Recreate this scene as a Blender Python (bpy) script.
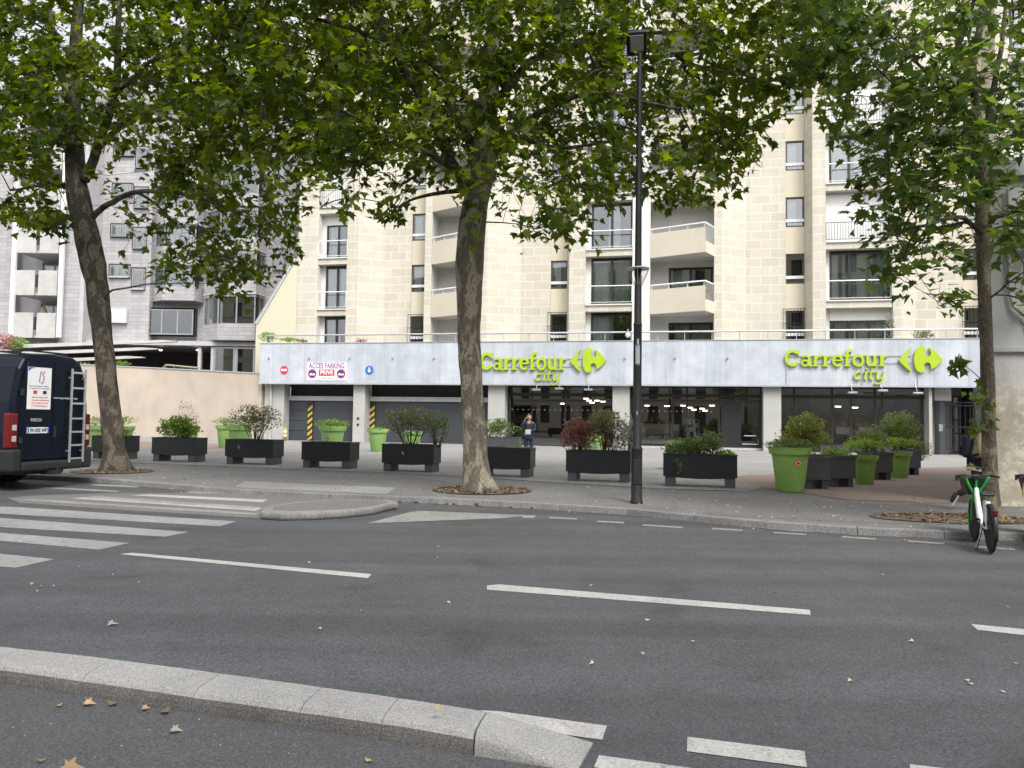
import bpy, bmesh, math, random
import numpy as np
from mathutils import Vector, Matrix, noise
PI = math.pi
R = math.radians
random.seed(7)
for _o in list(bpy.data.objects): bpy.data.objects.remove(_o)
SC = bpy.context.scene
COL = SC.collection
# ---------------------------------------------------------------- camera
FPX, PITCH, ROLL, CAMH = 770.0, R(2.53), R(0.82), 1.5
cd = bpy.data.cameras.new('camera'); cam = bpy.data.objects.new('camera', cd); COL.objects.link(cam)
cd.sensor_width = 36.0; cd.lens = 36.0 * FPX / 1024.0; cd.clip_end = 2000; cd.clip_start = 0.05
CR = Matrix.Rotation(PI/2 + PITCH, 3, 'X') @ Matrix.Rotation(ROLL, 3, 'Z')
cam.matrix_world = Matrix.Translation((0, 0, CAMH)) @ CR.to_4x4()
SC.camera = cam
SC.render.resolution_x = 1024; SC.render.resolution_y = 768
# ---------------------------------------------------------------- sky, sun, exposure
SUN_EL, SUN_ROT = 52.0, 158.0
w = bpy.data.worlds.new("World"); SC.world = w; w.use_nodes = True
nt = w.node_tree; nt.nodes.clear()
sky = nt.nodes.new('ShaderNodeTexSky'); sky.sky_type = 'NISHITA'; sky.sun_disc = False
sky.sun_elevation = R(SUN_EL); sky.sun_rotation = R(SUN_ROT); sky.dust_density = 4.0; sky.air_density = 1.0
hs = nt.nodes.new('ShaderNodeHueSaturation'); hs.inputs['Saturation'].default_value = 0.15; hs.inputs['Value'].default_value = 1.0
tc = nt.nodes.new('ShaderNodeTexCoord'); nz = nt.nodes.new('ShaderNodeTexNoise'); nz.inputs['Scale'].default_value = 2.2; nz.inputs['Detail'].default_value = 5
rp = nt.nodes.new('ShaderNodeMapRange'); rp.inputs[1].default_value = .35; rp.inputs[2].default_value = .7; rp.inputs[3].default_value = 1.0; rp.inputs[4].default_value = 1.45
mx = nt.nodes.new('ShaderNodeMix'); mx.data_type = 'RGBA'; mx.blend_type = 'MULTIPLY'; mx.inputs[0].default_value = 1.0
bg = nt.nodes.new('ShaderNodeBackground'); bg.inputs['Strength'].default_value = 0.15
wo = nt.nodes.new('ShaderNodeOutputWorld')
L = nt.links.new
L(sky.outputs[0], hs.inputs['Color']); L(tc.outputs['Generated'], nz.inputs['Vector']); L(nz.outputs[0], rp.inputs[0])
L(hs.outputs[0], mx.inputs[6]); L(rp.outputs[0], mx.inputs[7]); L(mx.outputs[2], bg.inputs['Color']); L(bg.outputs[0], wo.inputs['Surface'])
sd = bpy.data.lights.new('sun', 'SUN'); sd.energy = 0.95; sd.angle = R(14); sd.color = (1.0, 0.97, 0.92)
sun = bpy.data.objects.new('sun', sd); COL.objects.link(sun)
_az = R(SUN_ROT)
_sdir = Vector((math.sin(_az)*math.cos(R(SUN_EL)), math.cos(_az)*math.cos(R(SUN_EL)), math.sin(R(SUN_EL))))
sun.rotation_euler = _sdir.to_track_quat('Z', 'Y').to_euler(); sun.location = (0, 0, 40)
vs = SC.view_settings
vs.view_transform = 'Standard'; vs.look = 'None'; vs.gamma = 1; vs.use_curve_mapping = False; vs.exposure = 0.96
SC.render.engine = 'CYCLES'
SC.cycles.max_bounces = 8; SC.cycles.transparent_max_bounces = 12; SC.cycles.diffuse_bounces = 4
# ---------------------------------------------------------------- placing helpers
def ray(px, py): return CR @ Vector(((px-512)/FPX, -(py-384)/FPX, -1.0))
def gp(px, py, z=0.0):                       # point of the photo on a level z
    r = ray(px, py); t = (z-CAMH)/r.z; return Vector((r.x*t, r.y*t, z))
def at(px, py, Y):                           # point of the photo at distance Y
    r = ray(px, py); t = Y/r.y; return Vector((r.x*t, Y, CAMH+r.z*t))
TH = R(12.2)
FE = Vector((math.cos(TH), -math.sin(TH), 0)); FN = Vector((math.sin(TH), math.cos(TH), 0)); FB = Vector((0, 41.7, 0))
def fp(px, py, d=0.0):                       # point of the photo on the shop facade plane -> s, z
    r = ray(px, py); o = Vector((0, 0, CAMH)); t = ((FB+FN*d-o).dot(FN))/r.dot(FN); p = o+r*t
    return (p-FB).dot(FE), p.z
def fw(s, d, z=0.0): return FB+FE*s+FN*d+Vector((0, 0, z))
RZ = -0.10                                   # road level below the pavement
# ---------------------------------------------------------------- object helpers
def tag(o, label=None, cat=None, group=None, kind=None):
    if label: o['label'] = label
    if cat: o['category'] = cat
    if group: o['group'] = group
    if kind: o['kind'] = kind
    return o
def thing(name, label, cat, loc=(0, 0, 0), rz=0.0, group=None):
    o = bpy.data.objects.new(name, None); COL.objects.link(o); o.location = loc; o.rotation_euler = (0, 0, rz)
    o.empty_display_size = .2
    return tag(o, label, cat, group)
def copy_tree(o, parent=None):
    c = o.copy(); COL.objects.link(c); c.parent = parent
    for ch in list(o.children): copy_tree(ch, c)
    return c
class MB:
    def __init__(s): s.v = []; s.f = []; s.m = []; s.uv = None
    def add(s, vs, fs, m=0):
        b = len(s.v); s.v += [tuple(p) for p in vs]; s.f += [tuple(i+b for i in f) for f in fs]; s.m += [m]*len(fs); return s
    def quad(s, a, b, c, d, m=0): return s.add([a, b, c, d], [(0, 1, 2, 3)], m)
    def box(s, x0, x1, y0, y1, z0, z1, m=0, rot=0.0, c=None, skew=None):
        P = [(x, y, z) for z in (z0, z1) for y in (y0, y1) for x in (x0, x1)]
        if rot:
            cx, cy = c if c else ((x0+x1)/2, (y0+y1)/2); ca, sa = math.cos(rot), math.sin(rot)
            P = [(cx+(x-cx)*ca-(y-cy)*sa, cy+(x-cx)*sa+(y-cy)*ca, z) for x, y, z in P]
        return s.add(P, [(0, 2, 3, 1), (4, 5, 7, 6), (0, 1, 5, 4), (1, 3, 7, 5), (3, 2, 6, 7), (2, 0, 4, 6)], m)
    def prism(s, poly, z0, z1, m=0, top=True):      # poly (x,y) CCW
        n = len(poly); z0f = z0 if callable(z0) else (lambda x, y: z0); z1f = z1 if callable(z1) else (lambda x, y: z1)
        vs = [(x, y, z0f(x, y)) for x, y in poly]+[(x, y, z1f(x, y)) for x, y in poly]
        fs = [(i, (i+1) % n, n+(i+1) % n, n+i) for i in range(n)]+[tuple(range(n, 2*n)), tuple(reversed(range(n)))]
        return s.add(vs, fs, m)
    def slab(s, poly, y0, y1, m=0):                 # poly (x,z) seen from -y, CCW; extruded from y0 (front) to y1
        n = len(poly); vs = [(x, y0, z) for x, z in poly]+[(x, y1, z) for x, z in poly]
        fs = [((i+1) % n, i, n+i, n+(i+1) % n) for i in range(n)]+[tuple(range(n)), tuple(reversed(range(n, 2*n)))]
        return s.add(vs, fs, m)
    def tube(s, pts, rad, n=8, m=0, cap=True):
        pts = [Vector(p) for p in pts]; k = len(pts)
        if not hasattr(rad, '__len__'): rad = [rad]*k
        vs = []; up = Vector((0, 0, 1)); pu = None
        for i, p in enumerate(pts):
            t = (pts[min(i+1, k-1)]-pts[max(i-1, 0)])
            t = t.normalized() if t.length > 1e-9 else Vector((0, 0, 1))
            if pu is None: a = t.cross(up if abs(t.z) < .95 else Vector((0, 1, 0))).normalized()
            else:
                a = (pu - t*pu.dot(t)); a = a.normalized() if a.length > 1e-6 else t.orthogonal().normalized()
            pu = a; b = t.cross(a)
            for j in range(n):
                an = 2*PI*j/n; vs.append(p+(a*math.cos(an)+b*math.sin(an))*rad[i])
        fs = [(i*n+j, i*n+(j+1) % n, (i+1)*n+(j+1) % n, (i+1)*n+j) for i in range(k-1) for j in range(n)]
        if cap: fs += [tuple(reversed(range(n))), tuple(range((k-1)*n, k*n))]
        return s.add(vs, fs, m)
    def lathe(s, prof, c=(0, 0, 0), n=24, m=0, ax='z'):
        vs = []
        for r, z in prof:
            for j in range(n):
                a = 2*PI*j/n; x, y = r*math.cos(a), r*math.sin(a)
                p = (x, y, z) if ax == 'z' else ((z, x, y) if ax == 'x' else (x, z, y))
                vs.append((c[0]+p[0], c[1]+p[1], c[2]+p[2]))
        k = len(prof)
        fs = [(i*n+j, i*n+(j+1) % n, (i+1)*n+(j+1) % n, (i+1)*n+j) for i in range(k-1) for j in range(n)]
        if prof[0][0] > 1e-4: fs.append(tuple(reversed(range(n))))
        if prof[-1][0] > 1e-4: fs.append(tuple(range((k-1)*n, k*n)))
        if ax == 'y': fs = [tuple(reversed(f)) for f in fs]
        return s.add(vs, fs, m)
    def ball(s, c, r, n=12, k=8, m=0):
        if not hasattr(r, '__len__'): r = (r, r, r)
        vs = []
        for i in range(k+1):
            ph = PI*i/k
            for j in range(n):
                a = 2*PI*j/n; vs.append((c[0]+r[0]*math.sin(ph)*math.cos(a), c[1]+r[1]*math.sin(ph)*math.sin(a), c[2]-r[2]*math.cos(ph)))
        fs = [(i*n+j, i*n+(j+1) % n, (i+1)*n+(j+1) % n, (i+1)*n+j) for i in range(k) for j in range(n)]
        return s.add(vs, fs, m)
    def build(s, name, mats, parent=None, smooth=False, bevel=0, mod=None):
        me = bpy.data.meshes.new(name); me.from_pydata(s.v, [], s.f); me.validate(verbose=False)
        if not isinstance(mats, (list, tuple)): mats = [mats]
        for mm in mats: me.materials.append(mm)
        if len(mats) > 1 and len(me.polygons) == len(s.m): me.polygons.foreach_set('material_index', s.m)
        auto_uv(me)
        if smooth: me.polygons.foreach_set('use_smooth', [True]*len(me.polygons))
        o = bpy.data.objects.new(name, me); COL.objects.link(o)
        if parent is not None: o.parent = parent
        if bevel:
            b = o.modifiers.new('bevel', 'BEVEL'); b.width = bevel; b.segments = 2; b.limit_method = 'ANGLE'; b.angle_limit = R(40)
        if mod: mod(o)
        return o
def auto_uv(me):                              # metres: u along the wall, v up
    uv = me.uv_layers.new(name='UVMap').data
    for p in me.polygons:
        n = p.normal
        if abs(n.z) > .75:
            for li in p.loop_indices:
                c = me.vertices[me.loops[li].vertex_index].co; uv[li].uv = (c.x, c.y)
        else:
            t = Vector((-n.y, n.x, 0)).normalized()
            for li in p.loop_indices:
                c = me.vertices[me.loops[li].vertex_index].co; uv[li].uv = (c.dot(t), c.z)
# ---------------------------------------------------------------- materials
MATS = {}
def nm(name):
    m = bpy.data.materials.new(name); m.use_nodes = True; n = m.node_tree.nodes; b = n['Principled BSDF']; return m, n, m.node_tree.links.new, b
def simple(name, col, rough=.6, metal=0.0, var=.12, scale=4.0, bump=0.0, spec=.5, bscale=None, coat=0, detail=6):
    m, n, l, b = nm(name)
    b.inputs['Roughness'].default_value = rough; b.inputs['Metallic'].default_value = metal; b.inputs['Specular IOR Level'].default_value = spec
    b.inputs['Coat Weight'].default_value = coat; b.inputs['Coat Roughness'].default_value = .05
    t = n.new('ShaderNodeTexCoord'); z = n.new('ShaderNodeTexNoise'); z.inputs['Scale'].default_value = scale; z.inputs['Detail'].default_value = detail; z.inputs['Roughness'].default_value = .6
    r = n.new('ShaderNodeMapRange'); r.inputs[1].default_value = .3; r.inputs[2].default_value = .7; r.inputs[3].default_value = 1-var; r.inputs[4].default_value = 1+var
    x = n.new('ShaderNodeMix'); x.data_type = 'RGBA'; x.blend_type = 'MULTIPLY'; x.inputs[0].default_value = 1; x.inputs[6].default_value = (*col, 1)
    l(t.outputs['Object'], z.inputs['Vector']); l(z.outputs[0], r.inputs[0]); l(r.outputs[0], x.inputs[7]); l(x.outputs[2], b.inputs['Base Color'])
    if bump:
        z2 = n.new('ShaderNodeTexNoise'); z2.inputs['Scale'].default_value = bscale or scale*8; z2.inputs['Detail'].default_value = 4
        bp = n.new('ShaderNodeBump'); bp.inputs['Strength'].default_value = bump; bp.inputs['Distance'].default_value = .01
        l(t.outputs['Object'], z2.inputs['Vector']); l(z2.outputs[0], bp.inputs['Height']); l(bp.outputs[0], b.inputs['Normal'])
    MATS[name] = m; return m
def ramp(n, stops):
    r = n.new('ShaderNodeValToRGB'); e = r.color_ramp.elements
    while len(e) < len(stops): e.new(.5)
    for i, (p, c) in enumerate(stops): e[i].position = p; e[i].color = (*c, 1)
    return r
def bricks(name, c1, c2, cm, bw, bh, ms, rough=.8, bump=.3, stain=.12, off=.5, smooth=.2, stain_scale=.35, sq=0):
    m, n, l, b = nm(name); b.inputs['Roughness'].default_value = rough; b.inputs['Specular IOR Level'].default_value = .3
    t = n.new('ShaderNodeTexCoord'); k = n.new('ShaderNodeTexBrick'); k.offset = off
    k.inputs['Scale'].default_value = 1; k.inputs['Brick Width'].default_value = bw; k.inputs['Row Height'].default_value = bh
    k.inputs['Mortar Size'].default_value = ms; k.inputs['Mortar Smooth'].default_value = smooth; k.inputs['Bias'].default_value = 0
    k.inputs['Color1'].default_value = (*c1, 1); k.inputs['Color2'].default_value = (*c2, 1); k.inputs['Mortar'].default_value = (*cm, 1)
    if sq: k.squash = sq; k.squash_frequency = 3
    z = n.new('ShaderNodeTexNoise'); z.inputs['Scale'].default_value = stain_scale; z.inputs['Detail'].default_value = 8; z.inputs['Roughness'].default_value = .65
    z3 = n.new('ShaderNodeTexNoise'); z3.inputs['Scale'].default_value = 14; z3.inputs['Detail'].default_value = 5
    r = n.new('ShaderNodeMapRange'); r.inputs[1].default_value = .3; r.inputs[2].default_value = .7; r.inputs[3].default_value = 1-stain; r.inputs[4].default_value = 1+stain*.5
    r3 = n.new('ShaderNodeMapRange'); r3.inputs[1].default_value = .3; r3.inputs[2].default_value = .7; r3.inputs[3].default_value = .94; r3.inputs[4].default_value = 1.05
    mm = n.new('ShaderNodeMath'); mm.operation = 'MULTIPLY'
    mps = n.new('ShaderNodeMapping'); mps.inputs['Scale'].default_value = (2.6, .10, 1); ns = n.new('ShaderNodeTexNoise'); ns.inputs['Scale'].default_value = 1; ns.inputs['Detail'].default_value = 7; ns.inputs['Roughness'].default_value = .7; rs = n.new('ShaderNodeMapRange'); rs.inputs[1].default_value = .3; rs.inputs[2].default_value = .55; rs.inputs[3].default_value = 1-stain*.9; rs.inputs[4].default_value = 1; m2 = n.new('ShaderNodeMath'); m2.operation = 'MULTIPLY'; l(t.outputs['UV'], mps.inputs[0]); l(mps.outputs[0], ns.inputs['Vector']); l(ns.outputs[0], rs.inputs[0])
    x = n.new('ShaderNodeMix'); x.data_type = 'RGBA'; x.blend_type = 'MULTIPLY'; x.inputs[0].default_value = 1
    l(t.outputs['UV'], k.inputs['Vector']); l(t.outputs['Object'], z.inputs['Vector']); l(t.outputs['Object'], z3.inputs['Vector'])
    l(z.outputs[0], r.inputs[0]); l(z3.outputs[0], r3.inputs[0]); l(r.outputs[0], mm.inputs[0]); l(r3.outputs[0], mm.inputs[1])
    l(mm.outputs[0], m2.inputs[0]); l(rs.outputs[0], m2.inputs[1]); l(k.outputs['Color'], x.inputs[6]); l(m2.outputs[0], x.inputs[7]); l(x.outputs[2], b.inputs['Base Color'])
    bp = n.new('ShaderNodeBump'); bp.inputs['Strength'].default_value = bump; bp.inputs['Distance'].default_value = .012; bp.invert = True
    l(k.outputs['Fac'], bp.inputs['Height']); l(bp.outputs[0], b.inputs['Normal'])
    MATS[name] = m; return m
def asphalt(name, base, warm=(1, 1, 1), agg=.35, patch=.12, rough=.85, scale=90, bump=.5, cracks=0.0, streak=0.0, chips=0.0):
    m, n, l, b = nm(name); b.inputs['Roughness'].default_value = rough; b.inputs['Specular IOR Level'].default_value = .4
    t = n.new('ShaderNodeTexCoord')
    a = n.new('ShaderNodeTexNoise'); a.inputs['Scale'].default_value = scale; a.inputs['Detail'].default_value = 3; a.inputs['Roughness'].default_value = .7
    v = n.new('ShaderNodeTexVoronoi'); v.inputs['Scale'].default_value = scale*.9
    p = n.new('ShaderNodeTexNoise'); p.inputs['Scale'].default_value = .5; p.inputs['Detail'].default_value = 8; p.inputs['Roughness'].default_value = .7
    q = n.new('ShaderNodeTexNoise'); q.inputs['Scale'].default_value = 3.2; q.inputs['Detail'].default_value = 9; q.inputs['Roughness'].default_value = .75
    def rg(src, lo, hi, a0=.3, a1=.7):
        r = n.new('ShaderNodeMapRange'); r.inputs[1].default_value = a0; r.inputs[2].default_value = a1; r.inputs[3].default_value = lo; r.inputs[4].default_value = hi; l(src, r.inputs[0]); return r.outputs[0]
    def mul(x, y):
        k = n.new('ShaderNodeMath'); k.operation = 'MULTIPLY'; l(x, k.inputs[0]); l(y, k.inputs[1]); return k.outputs[0]
    for nd in (a, v, p, q): l(t.outputs['Object'], nd.inputs['Vector'])
    f = mul(mul(rg(a.outputs[0], 1-agg, 1+agg*1.3), rg(v.outputs['Distance'], 1+agg*.5, 1-agg*.4, 0, .6)), mul(rg(p.outputs[0], 1-patch, 1+patch), rg(q.outputs[0], 1-patch*.7, 1+patch*.7)))
    if cracks:
        c = n.new('ShaderNodeTexVoronoi'); c.feature = 'DISTANCE_TO_EDGE'; c.inputs['Scale'].default_value = .28
        wv = n.new('ShaderNodeTexNoise'); wv.inputs['Scale'].default_value = 1.5; wv.inputs['Detail'].default_value = 5
        av = n.new('ShaderNodeMix'); av.data_type = 'RGBA'; av.blend_type = 'LINEAR_LIGHT'; av.inputs[0].default_value = .35
        l(t.outputs['Object'], wv.inputs['Vector']); l(t.outputs['Object'], av.inputs[6]); l(wv.outputs['Color'], av.inputs[7]); l(av.outputs[2], c.inputs['Vector'])
        f = mul(f, rg(c.outputs['Distance'], 1-cracks, 1, .002, .006))
    if streak:                                                   # tyre-polished lanes and tar streaks along the road
        mp = n.new('ShaderNodeMapping'); mp.inputs['Rotation'].default_value = (0, 0, R(17)); mp.inputs['Scale'].default_value = (.05, 1.1, 1)
        sn = n.new('ShaderNodeTexNoise'); sn.inputs['Scale'].default_value = 1.3; sn.inputs['Detail'].default_value = 5; l(t.outputs['Object'], mp.inputs[0]); l(mp.outputs[0], sn.inputs['Vector']); f = mul(f, rg(sn.outputs[0], 1-streak, 1+streak, .35, .65))
        sp = n.new('ShaderNodeTexNoise'); sp.inputs['Scale'].default_value = 1.0; sp.inputs['Detail'].default_value = 2; l(t.outputs['Object'], sp.inputs['Vector']); f = mul(f, rg(sp.outputs[0], .80, 1, .30, .36))
    if chips:
        cn = n.new('ShaderNodeTexNoise'); cn.inputs['Scale'].default_value = 9; cn.inputs['Detail'].default_value = 9; cn.inputs['Roughness'].default_value = .8; l(t.outputs['Object'], cn.inputs['Vector']); f = mul(f, rg(cn.outputs[0], 1-chips, 1, .36, .45))
    x = n.new('ShaderNodeMix'); x.data_type = 'RGBA'; x.blend_type = 'MULTIPLY'; x.inputs[0].default_value = 1; x.inputs[6].default_value = (base*warm[0], base*warm[1], base*warm[2], 1)
    l(f, x.inputs[7]); l(x.outputs[2], b.inputs['Base Color'])
    bp = n.new('ShaderNodeBump'); bp.inputs['Strength'].default_value = bump; bp.inputs['Distance'].default_value = .006
    l(a.outputs[0], bp.inputs['Height']); l(bp.outputs[0], b.inputs['Normal'])
    MATS[name] = m; return m
def glass(name, tint=(.85, .9, .9), refl=.12, rough=.0):
    m, n, l, b = nm(name); n.remove(b); o = n['Material Output']
    g = n.new('ShaderNodeBsdfGlossy'); g.inputs['Roughness'].default_value = rough; g.inputs['Color'].default_value = (.95, .98, 1, 1)
    tr = n.new('ShaderNodeBsdfTransparent'); tr.inputs['Color'].default_value = (*tint, 1)
    f = n.new('ShaderNodeFresnel'); f.inputs['IOR'].default_value = 1.5
    a = n.new('ShaderNodeMath'); a.operation = 'ADD'; a.inputs[1].default_value = refl; a.use_clamp = True
    mix = n.new('ShaderNodeMixShader'); l(f.outputs[0], a.inputs[0]); l(a.outputs[0], mix.inputs[0]); l(tr.outputs[0], mix.inputs[1]); l(g.outputs[0], mix.inputs[2]); l(mix.outputs[0], o.inputs[0])
    MATS[name] = m; return m
def emit(name, col, st):
    m, n, l, b = nm(name); b.inputs['Base Color'].default_value = (*col, 1); b.inputs['Emission Color'].default_value = (*col, 1); b.inputs['Emission Strength'].default_value = st; MATS[name] = m; return m
def leafmat(name, c0, c1, trans=.45, rough=.45, spec=.4):
    m, n, l, b = nm(name); o = n['Material Output']
    at_ = n.new('ShaderNodeAttribute'); at_.attribute_name = 'vary'
    r = ramp(n, [(0, c0), (.75, tuple((a+b_)/2 for a, b_ in zip(c0, c1))), (1, c1)])
    l(at_.outputs['Fac'], r.inputs[0]); l(r.outputs[0], b.inputs['Base Color'])
    b.inputs['Roughness'].default_value = rough; b.inputs['Specular IOR Level'].default_value = spec
    t = n.new('ShaderNodeBsdfTranslucent'); hsv = n.new('ShaderNodeHueSaturation'); hsv.inputs['Hue'].default_value = .485; hsv.inputs['Saturation'].default_value = 1.15; hsv.inputs['Value'].default_value = 2.2
    l(r.outputs[0], hsv.inputs['Color']); l(hsv.outputs[0], t.inputs['Color'])
    mix = n.new('ShaderNodeMixShader'); mix.inputs[0].default_value = trans
    l(b.outputs[0], mix.inputs[1]); l(t.outputs[0], mix.inputs[2]); l(mix.outputs[0], o.inputs[0]); MATS[name] = m; return m
def barkmat(name, pale, mid, dark, scale=5.0):
    m, n, l, b = nm(name); b.inputs['Roughness'].default_value = .9; b.inputs['Specular IOR Level'].default_value = .2
    t = n.new('ShaderNodeTexCoord'); mp = n.new('ShaderNodeMapping'); mp.inputs['Scale'].default_value = (1, 1, .45)
    z = n.new('ShaderNodeTexNoise'); z.inputs['Scale'].default_value = scale; z.inputs['Detail'].default_value = 3; z.inputs['Distortion'].default_value = .6
    z2 = n.new('ShaderNodeTexNoise'); z2.inputs['Scale'].default_value = scale*6; z2.inputs['Detail'].default_value = 6
    r = ramp(n, [(0, dark), (.42, mid), (.5, mid), (.56, pale), (1, pale)]); r.color_ramp.interpolation = 'LINEAR'
    rr = n.new('ShaderNodeMapRange'); rr.inputs[1].default_value = .3; rr.inputs[2].default_value = .7; rr.inputs[3].default_value = .6; rr.inputs[4].default_value = 1.25
    x = n.new('ShaderNodeMix'); x.data_type = 'RGBA'; x.blend_type = 'MULTIPLY'; x.inputs[0].default_value = 1
    l(t.outputs['Object'], mp.inputs[0]); l(mp.outputs[0], z.inputs['Vector']); l(mp.outputs[0], z2.inputs['Vector']); l(z.outputs[0], r.inputs[0]); l(z2.outputs[0], rr.inputs[0])
    l(r.outputs[0], x.inputs[6]); l(rr.outputs[0], x.inputs[7]); l(x.outputs[2], b.inputs['Base Color'])
    a = n.new('ShaderNodeMath'); a.operation = 'ADD'; l(z.outputs[0], a.inputs[0]); l(z2.outputs[0], a.inputs[1])
    bp = n.new('ShaderNodeBump'); bp.inputs['Strength'].default_value = .9; bp.inputs['Distance'].default_value = .03; l(a.outputs[0], bp.inputs['Height']); l(bp.outputs[0], b.inputs['Normal'])
    MATS[name] = m; return m
M = MATS
asphalt('asphalt_road', .067, (.965, .995, 1.08), agg=.5, patch=.16, scale=75, cracks=.0, rough=.75, streak=.16)
asphalt('asphalt_near', .070, (.98, 1, 1.05), agg=.5, patch=.10, scale=80, rough=.85)
asphalt('asphalt_pavement', .155, (1, .985, .96), agg=.25, patch=.16, scale=60, rough=.9, cracks=.35)
asphalt('asphalt_patch', .14, (1, .97, .94), agg=.3, patch=.12, scale=60, rough=.9)
asphalt('plaza_concrete', .245, (1, .98, .94), agg=.12, patch=.16, scale=40, rough=.9, cracks=.3)
asphalt('terracotta_paving', .17, (1.25, .95, .82), agg=.15, patch=.14, scale=40, rough=.9)
asphalt('granite_dirt_shade', .12, (1, .97, .93), agg=.5, patch=.3, scale=110, rough=.9, bump=.8)  # kerb front face: scuffed dirt, with the face's shade put into the colour
asphalt('zebra_paint', .24, (1, 1, .98), agg=.2, patch=.2, scale=60, rough=.7, chips=.5)
asphalt('granite', .27, (1, .99, .96), agg=.36, patch=.16, scale=110, rough=.8, bump=.8)
asphalt('granite_old', .21, (1, .98, .95), agg=.45, patch=.25, scale=60, rough=.85, bump=.8)
asphalt('road_paint', .36, (1, .99, .95), agg=.2, patch=.2, scale=60, rough=.7, chips=.45)
asphalt('worn_paint', .235, (1, .98, .94), agg=.35, patch=.25, scale=60, rough=.8, chips=.6)
asphalt('litter_soil', .10, (1.2, .95, .7), agg=.7, patch=.35, scale=22, rough=1, bump=1.0)
bricks('stone_blocks', (.485, .45, .365), (.545, .512, .43), (.585, .56, .495), .98, .50, .032, bump=.1, stain=.08)
bricks('grey_tiles', (.36, .345, .35), (.43, .415, .42), (.27, .26, .265), .95, .27, .014, bump=.4, stain=.16)
bricks('fascia_panel', (.43, .465, .51), (.51, .54, .58), (.36, .385, .415), 1.02, 30, .012, bump=.2, stain=.2, off=0, stain_scale=.9, rough=.5)
simple('smooth_beige', (.56, .51, .39), .8, var=.04, scale=.8)
simple('balcony_beige', (.56, .51, .41), .75, var=.05, scale=.7)
simple('retaining_plaster', (.43, .365, .30), .85, var=.14, scale=.6, detail=9)
simple('buttress_cream', (.54, .505, .38), .8, var=.04, scale=.6)
simple('white_wall', (.58, .57, .54), .7, var=.06, scale=1.0)
simple('column_render', (.38, .38, .355), .75, var=.08, scale=1.0)
simple('concrete_pale', (.42, .41, .395), .85, var=.14, scale=1.2, bump=.2)
simple('concrete_grey', (.42, .415, .42), .85, var=.15, scale=1.2, bump=.2)
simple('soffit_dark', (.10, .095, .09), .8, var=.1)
simple('dark_frame', (.018, .017, .018), .4, var=.1)
simple('bronze_frame', (.06, .05, .045), .4, var=.1)
simple('white_metal', (.72, .73, .74), .35, var=.04)
simple('grey_metal', (.42, .44, .46), .35, metal=.3, var=.06)
simple('galvanised', (.30, .31, .32), .4, metal=.4, var=.08)
simple('shutter_white', (.62, .62, .61), .6, var=.04)
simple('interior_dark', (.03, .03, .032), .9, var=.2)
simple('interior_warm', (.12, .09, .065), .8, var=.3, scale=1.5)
simple('garage_grey', (.040, .047, .056), .5, var=.1, scale=.8)
simple('anthracite', (.017, .019, .023), .42, var=.22, scale=2.5, bump=.1, detail=8)
simple('anthracite_plastic', (.070, .074, .082), .55, var=.16, scale=3, bump=.1)
simple('lime_sign', (.36, .48, .025), .35, var=.04)
simple('pot_green', (.27, .46, .11), .5, var=.12, scale=2.5)
simple('pot_green_dusty', (.27, .45, .14), .6, var=.12, scale=2.5)
simple('soil', (.05, .036, .025), 1, var=.4, scale=20, bump=.6)
simple('sign_red', (.60, .03, .05), .5, var=.03)
simple('sign_purple', (.28, .06, .22), .5, var=.03)
simple('sign_blue', (.02, .14, .55), .5, var=.03)
simple('sign_navy', (.05, .04, .24), .5, var=.03)
simple('sign_white', (.82, .82, .82), .5, var=.02)
simple('sign_faint', (.45, .47, .5), .6, var=.02)
simple('text_dark', (.06, .05, .07), .6, var=.02)
simple('yellow_paint', (.48, .35, .05), .6, var=.1)
simple('black_paint', (.02, .02, .02), .6, var=.1)
simple('van_navy', (.004, .007, .016), .32, var=.15, scale=1.5, coat=.0, spec=.22)
simple('black_plastic', (.016, .017, .019), .55, var=.2, scale=4, bump=.1)
simple('rubber', (.014, .014, .014), .85, var=.2, scale=10)
simple('lamp_red', (.13, .005, .006), .2, var=.15, scale=8, coat=.2)
simple('lamp_clear', (.45, .40, .40), .15, var=.2, scale=12, coat=.6)
simple('aluminium', (.62, .63, .64), .35, metal=.7, var=.06)
simple('pole_paint', (.010, .010, .012), .65, var=.35, scale=6, bump=.15)
simple('lens_grey', (.45, .47, .48), .3, var=.05)
simple('bike_green', (.03, .42, .06), .3, var=.06, coat=.4)
simple('bike_white', (.72, .74, .74), .3, var=.05, coat=.4)
simple('bike_dark', (.02, .021, .022), .45, var=.15)
simple('skin', (.52, .31, .23), .55, var=.06, scale=15)
simple('hair_dark', (.018, .013, .010), .6, var=.3, scale=40)
simple('hair_brown', (.09, .045, .025), .6, var=.3, scale=40)
simple('jacket_beige', (.40, .33, .22), .85, var=.14, scale=8, bump=.5, bscale=9)
simple('jacket_navy', (.022, .026, .055), .8, var=.2, scale=8, bump=.4, bscale=9)
simple('cloth_black', (.014, .015, .024), .9, var=.25, scale=8, bump=.4, bscale=10)
simple('trouser_navy', (.035, .045, .11), .85, var=.2, scale=8, bump=.4, bscale=10)
simple('shoe_black', (.02, .02, .022), .6, var=.1)
simple('shoe_white', (.75, .75, .73), .6, var=.05)
simple('pink_red', (.55, .10, .12), .7, var=.1)
simple('curtain', (.58, .60, .58), .9, var=.12, scale=2)
simple('curtain_green', (.33, .38, .34), .9, var=.12, scale=2)
simple('wood_rail', (.30, .26, .17), .7, var=.1)
simple('fridge_white', (.55, .56, .55), .5, var=.1)
simple('counter_beige', (.42, .36, .27), .6, var=.1)
simple('bread_orange', (.60, .24, .08), .7, var=.35, scale=5)
simple('product_red', (.45, .03, .03), .5, var=.3, scale=9)
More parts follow.
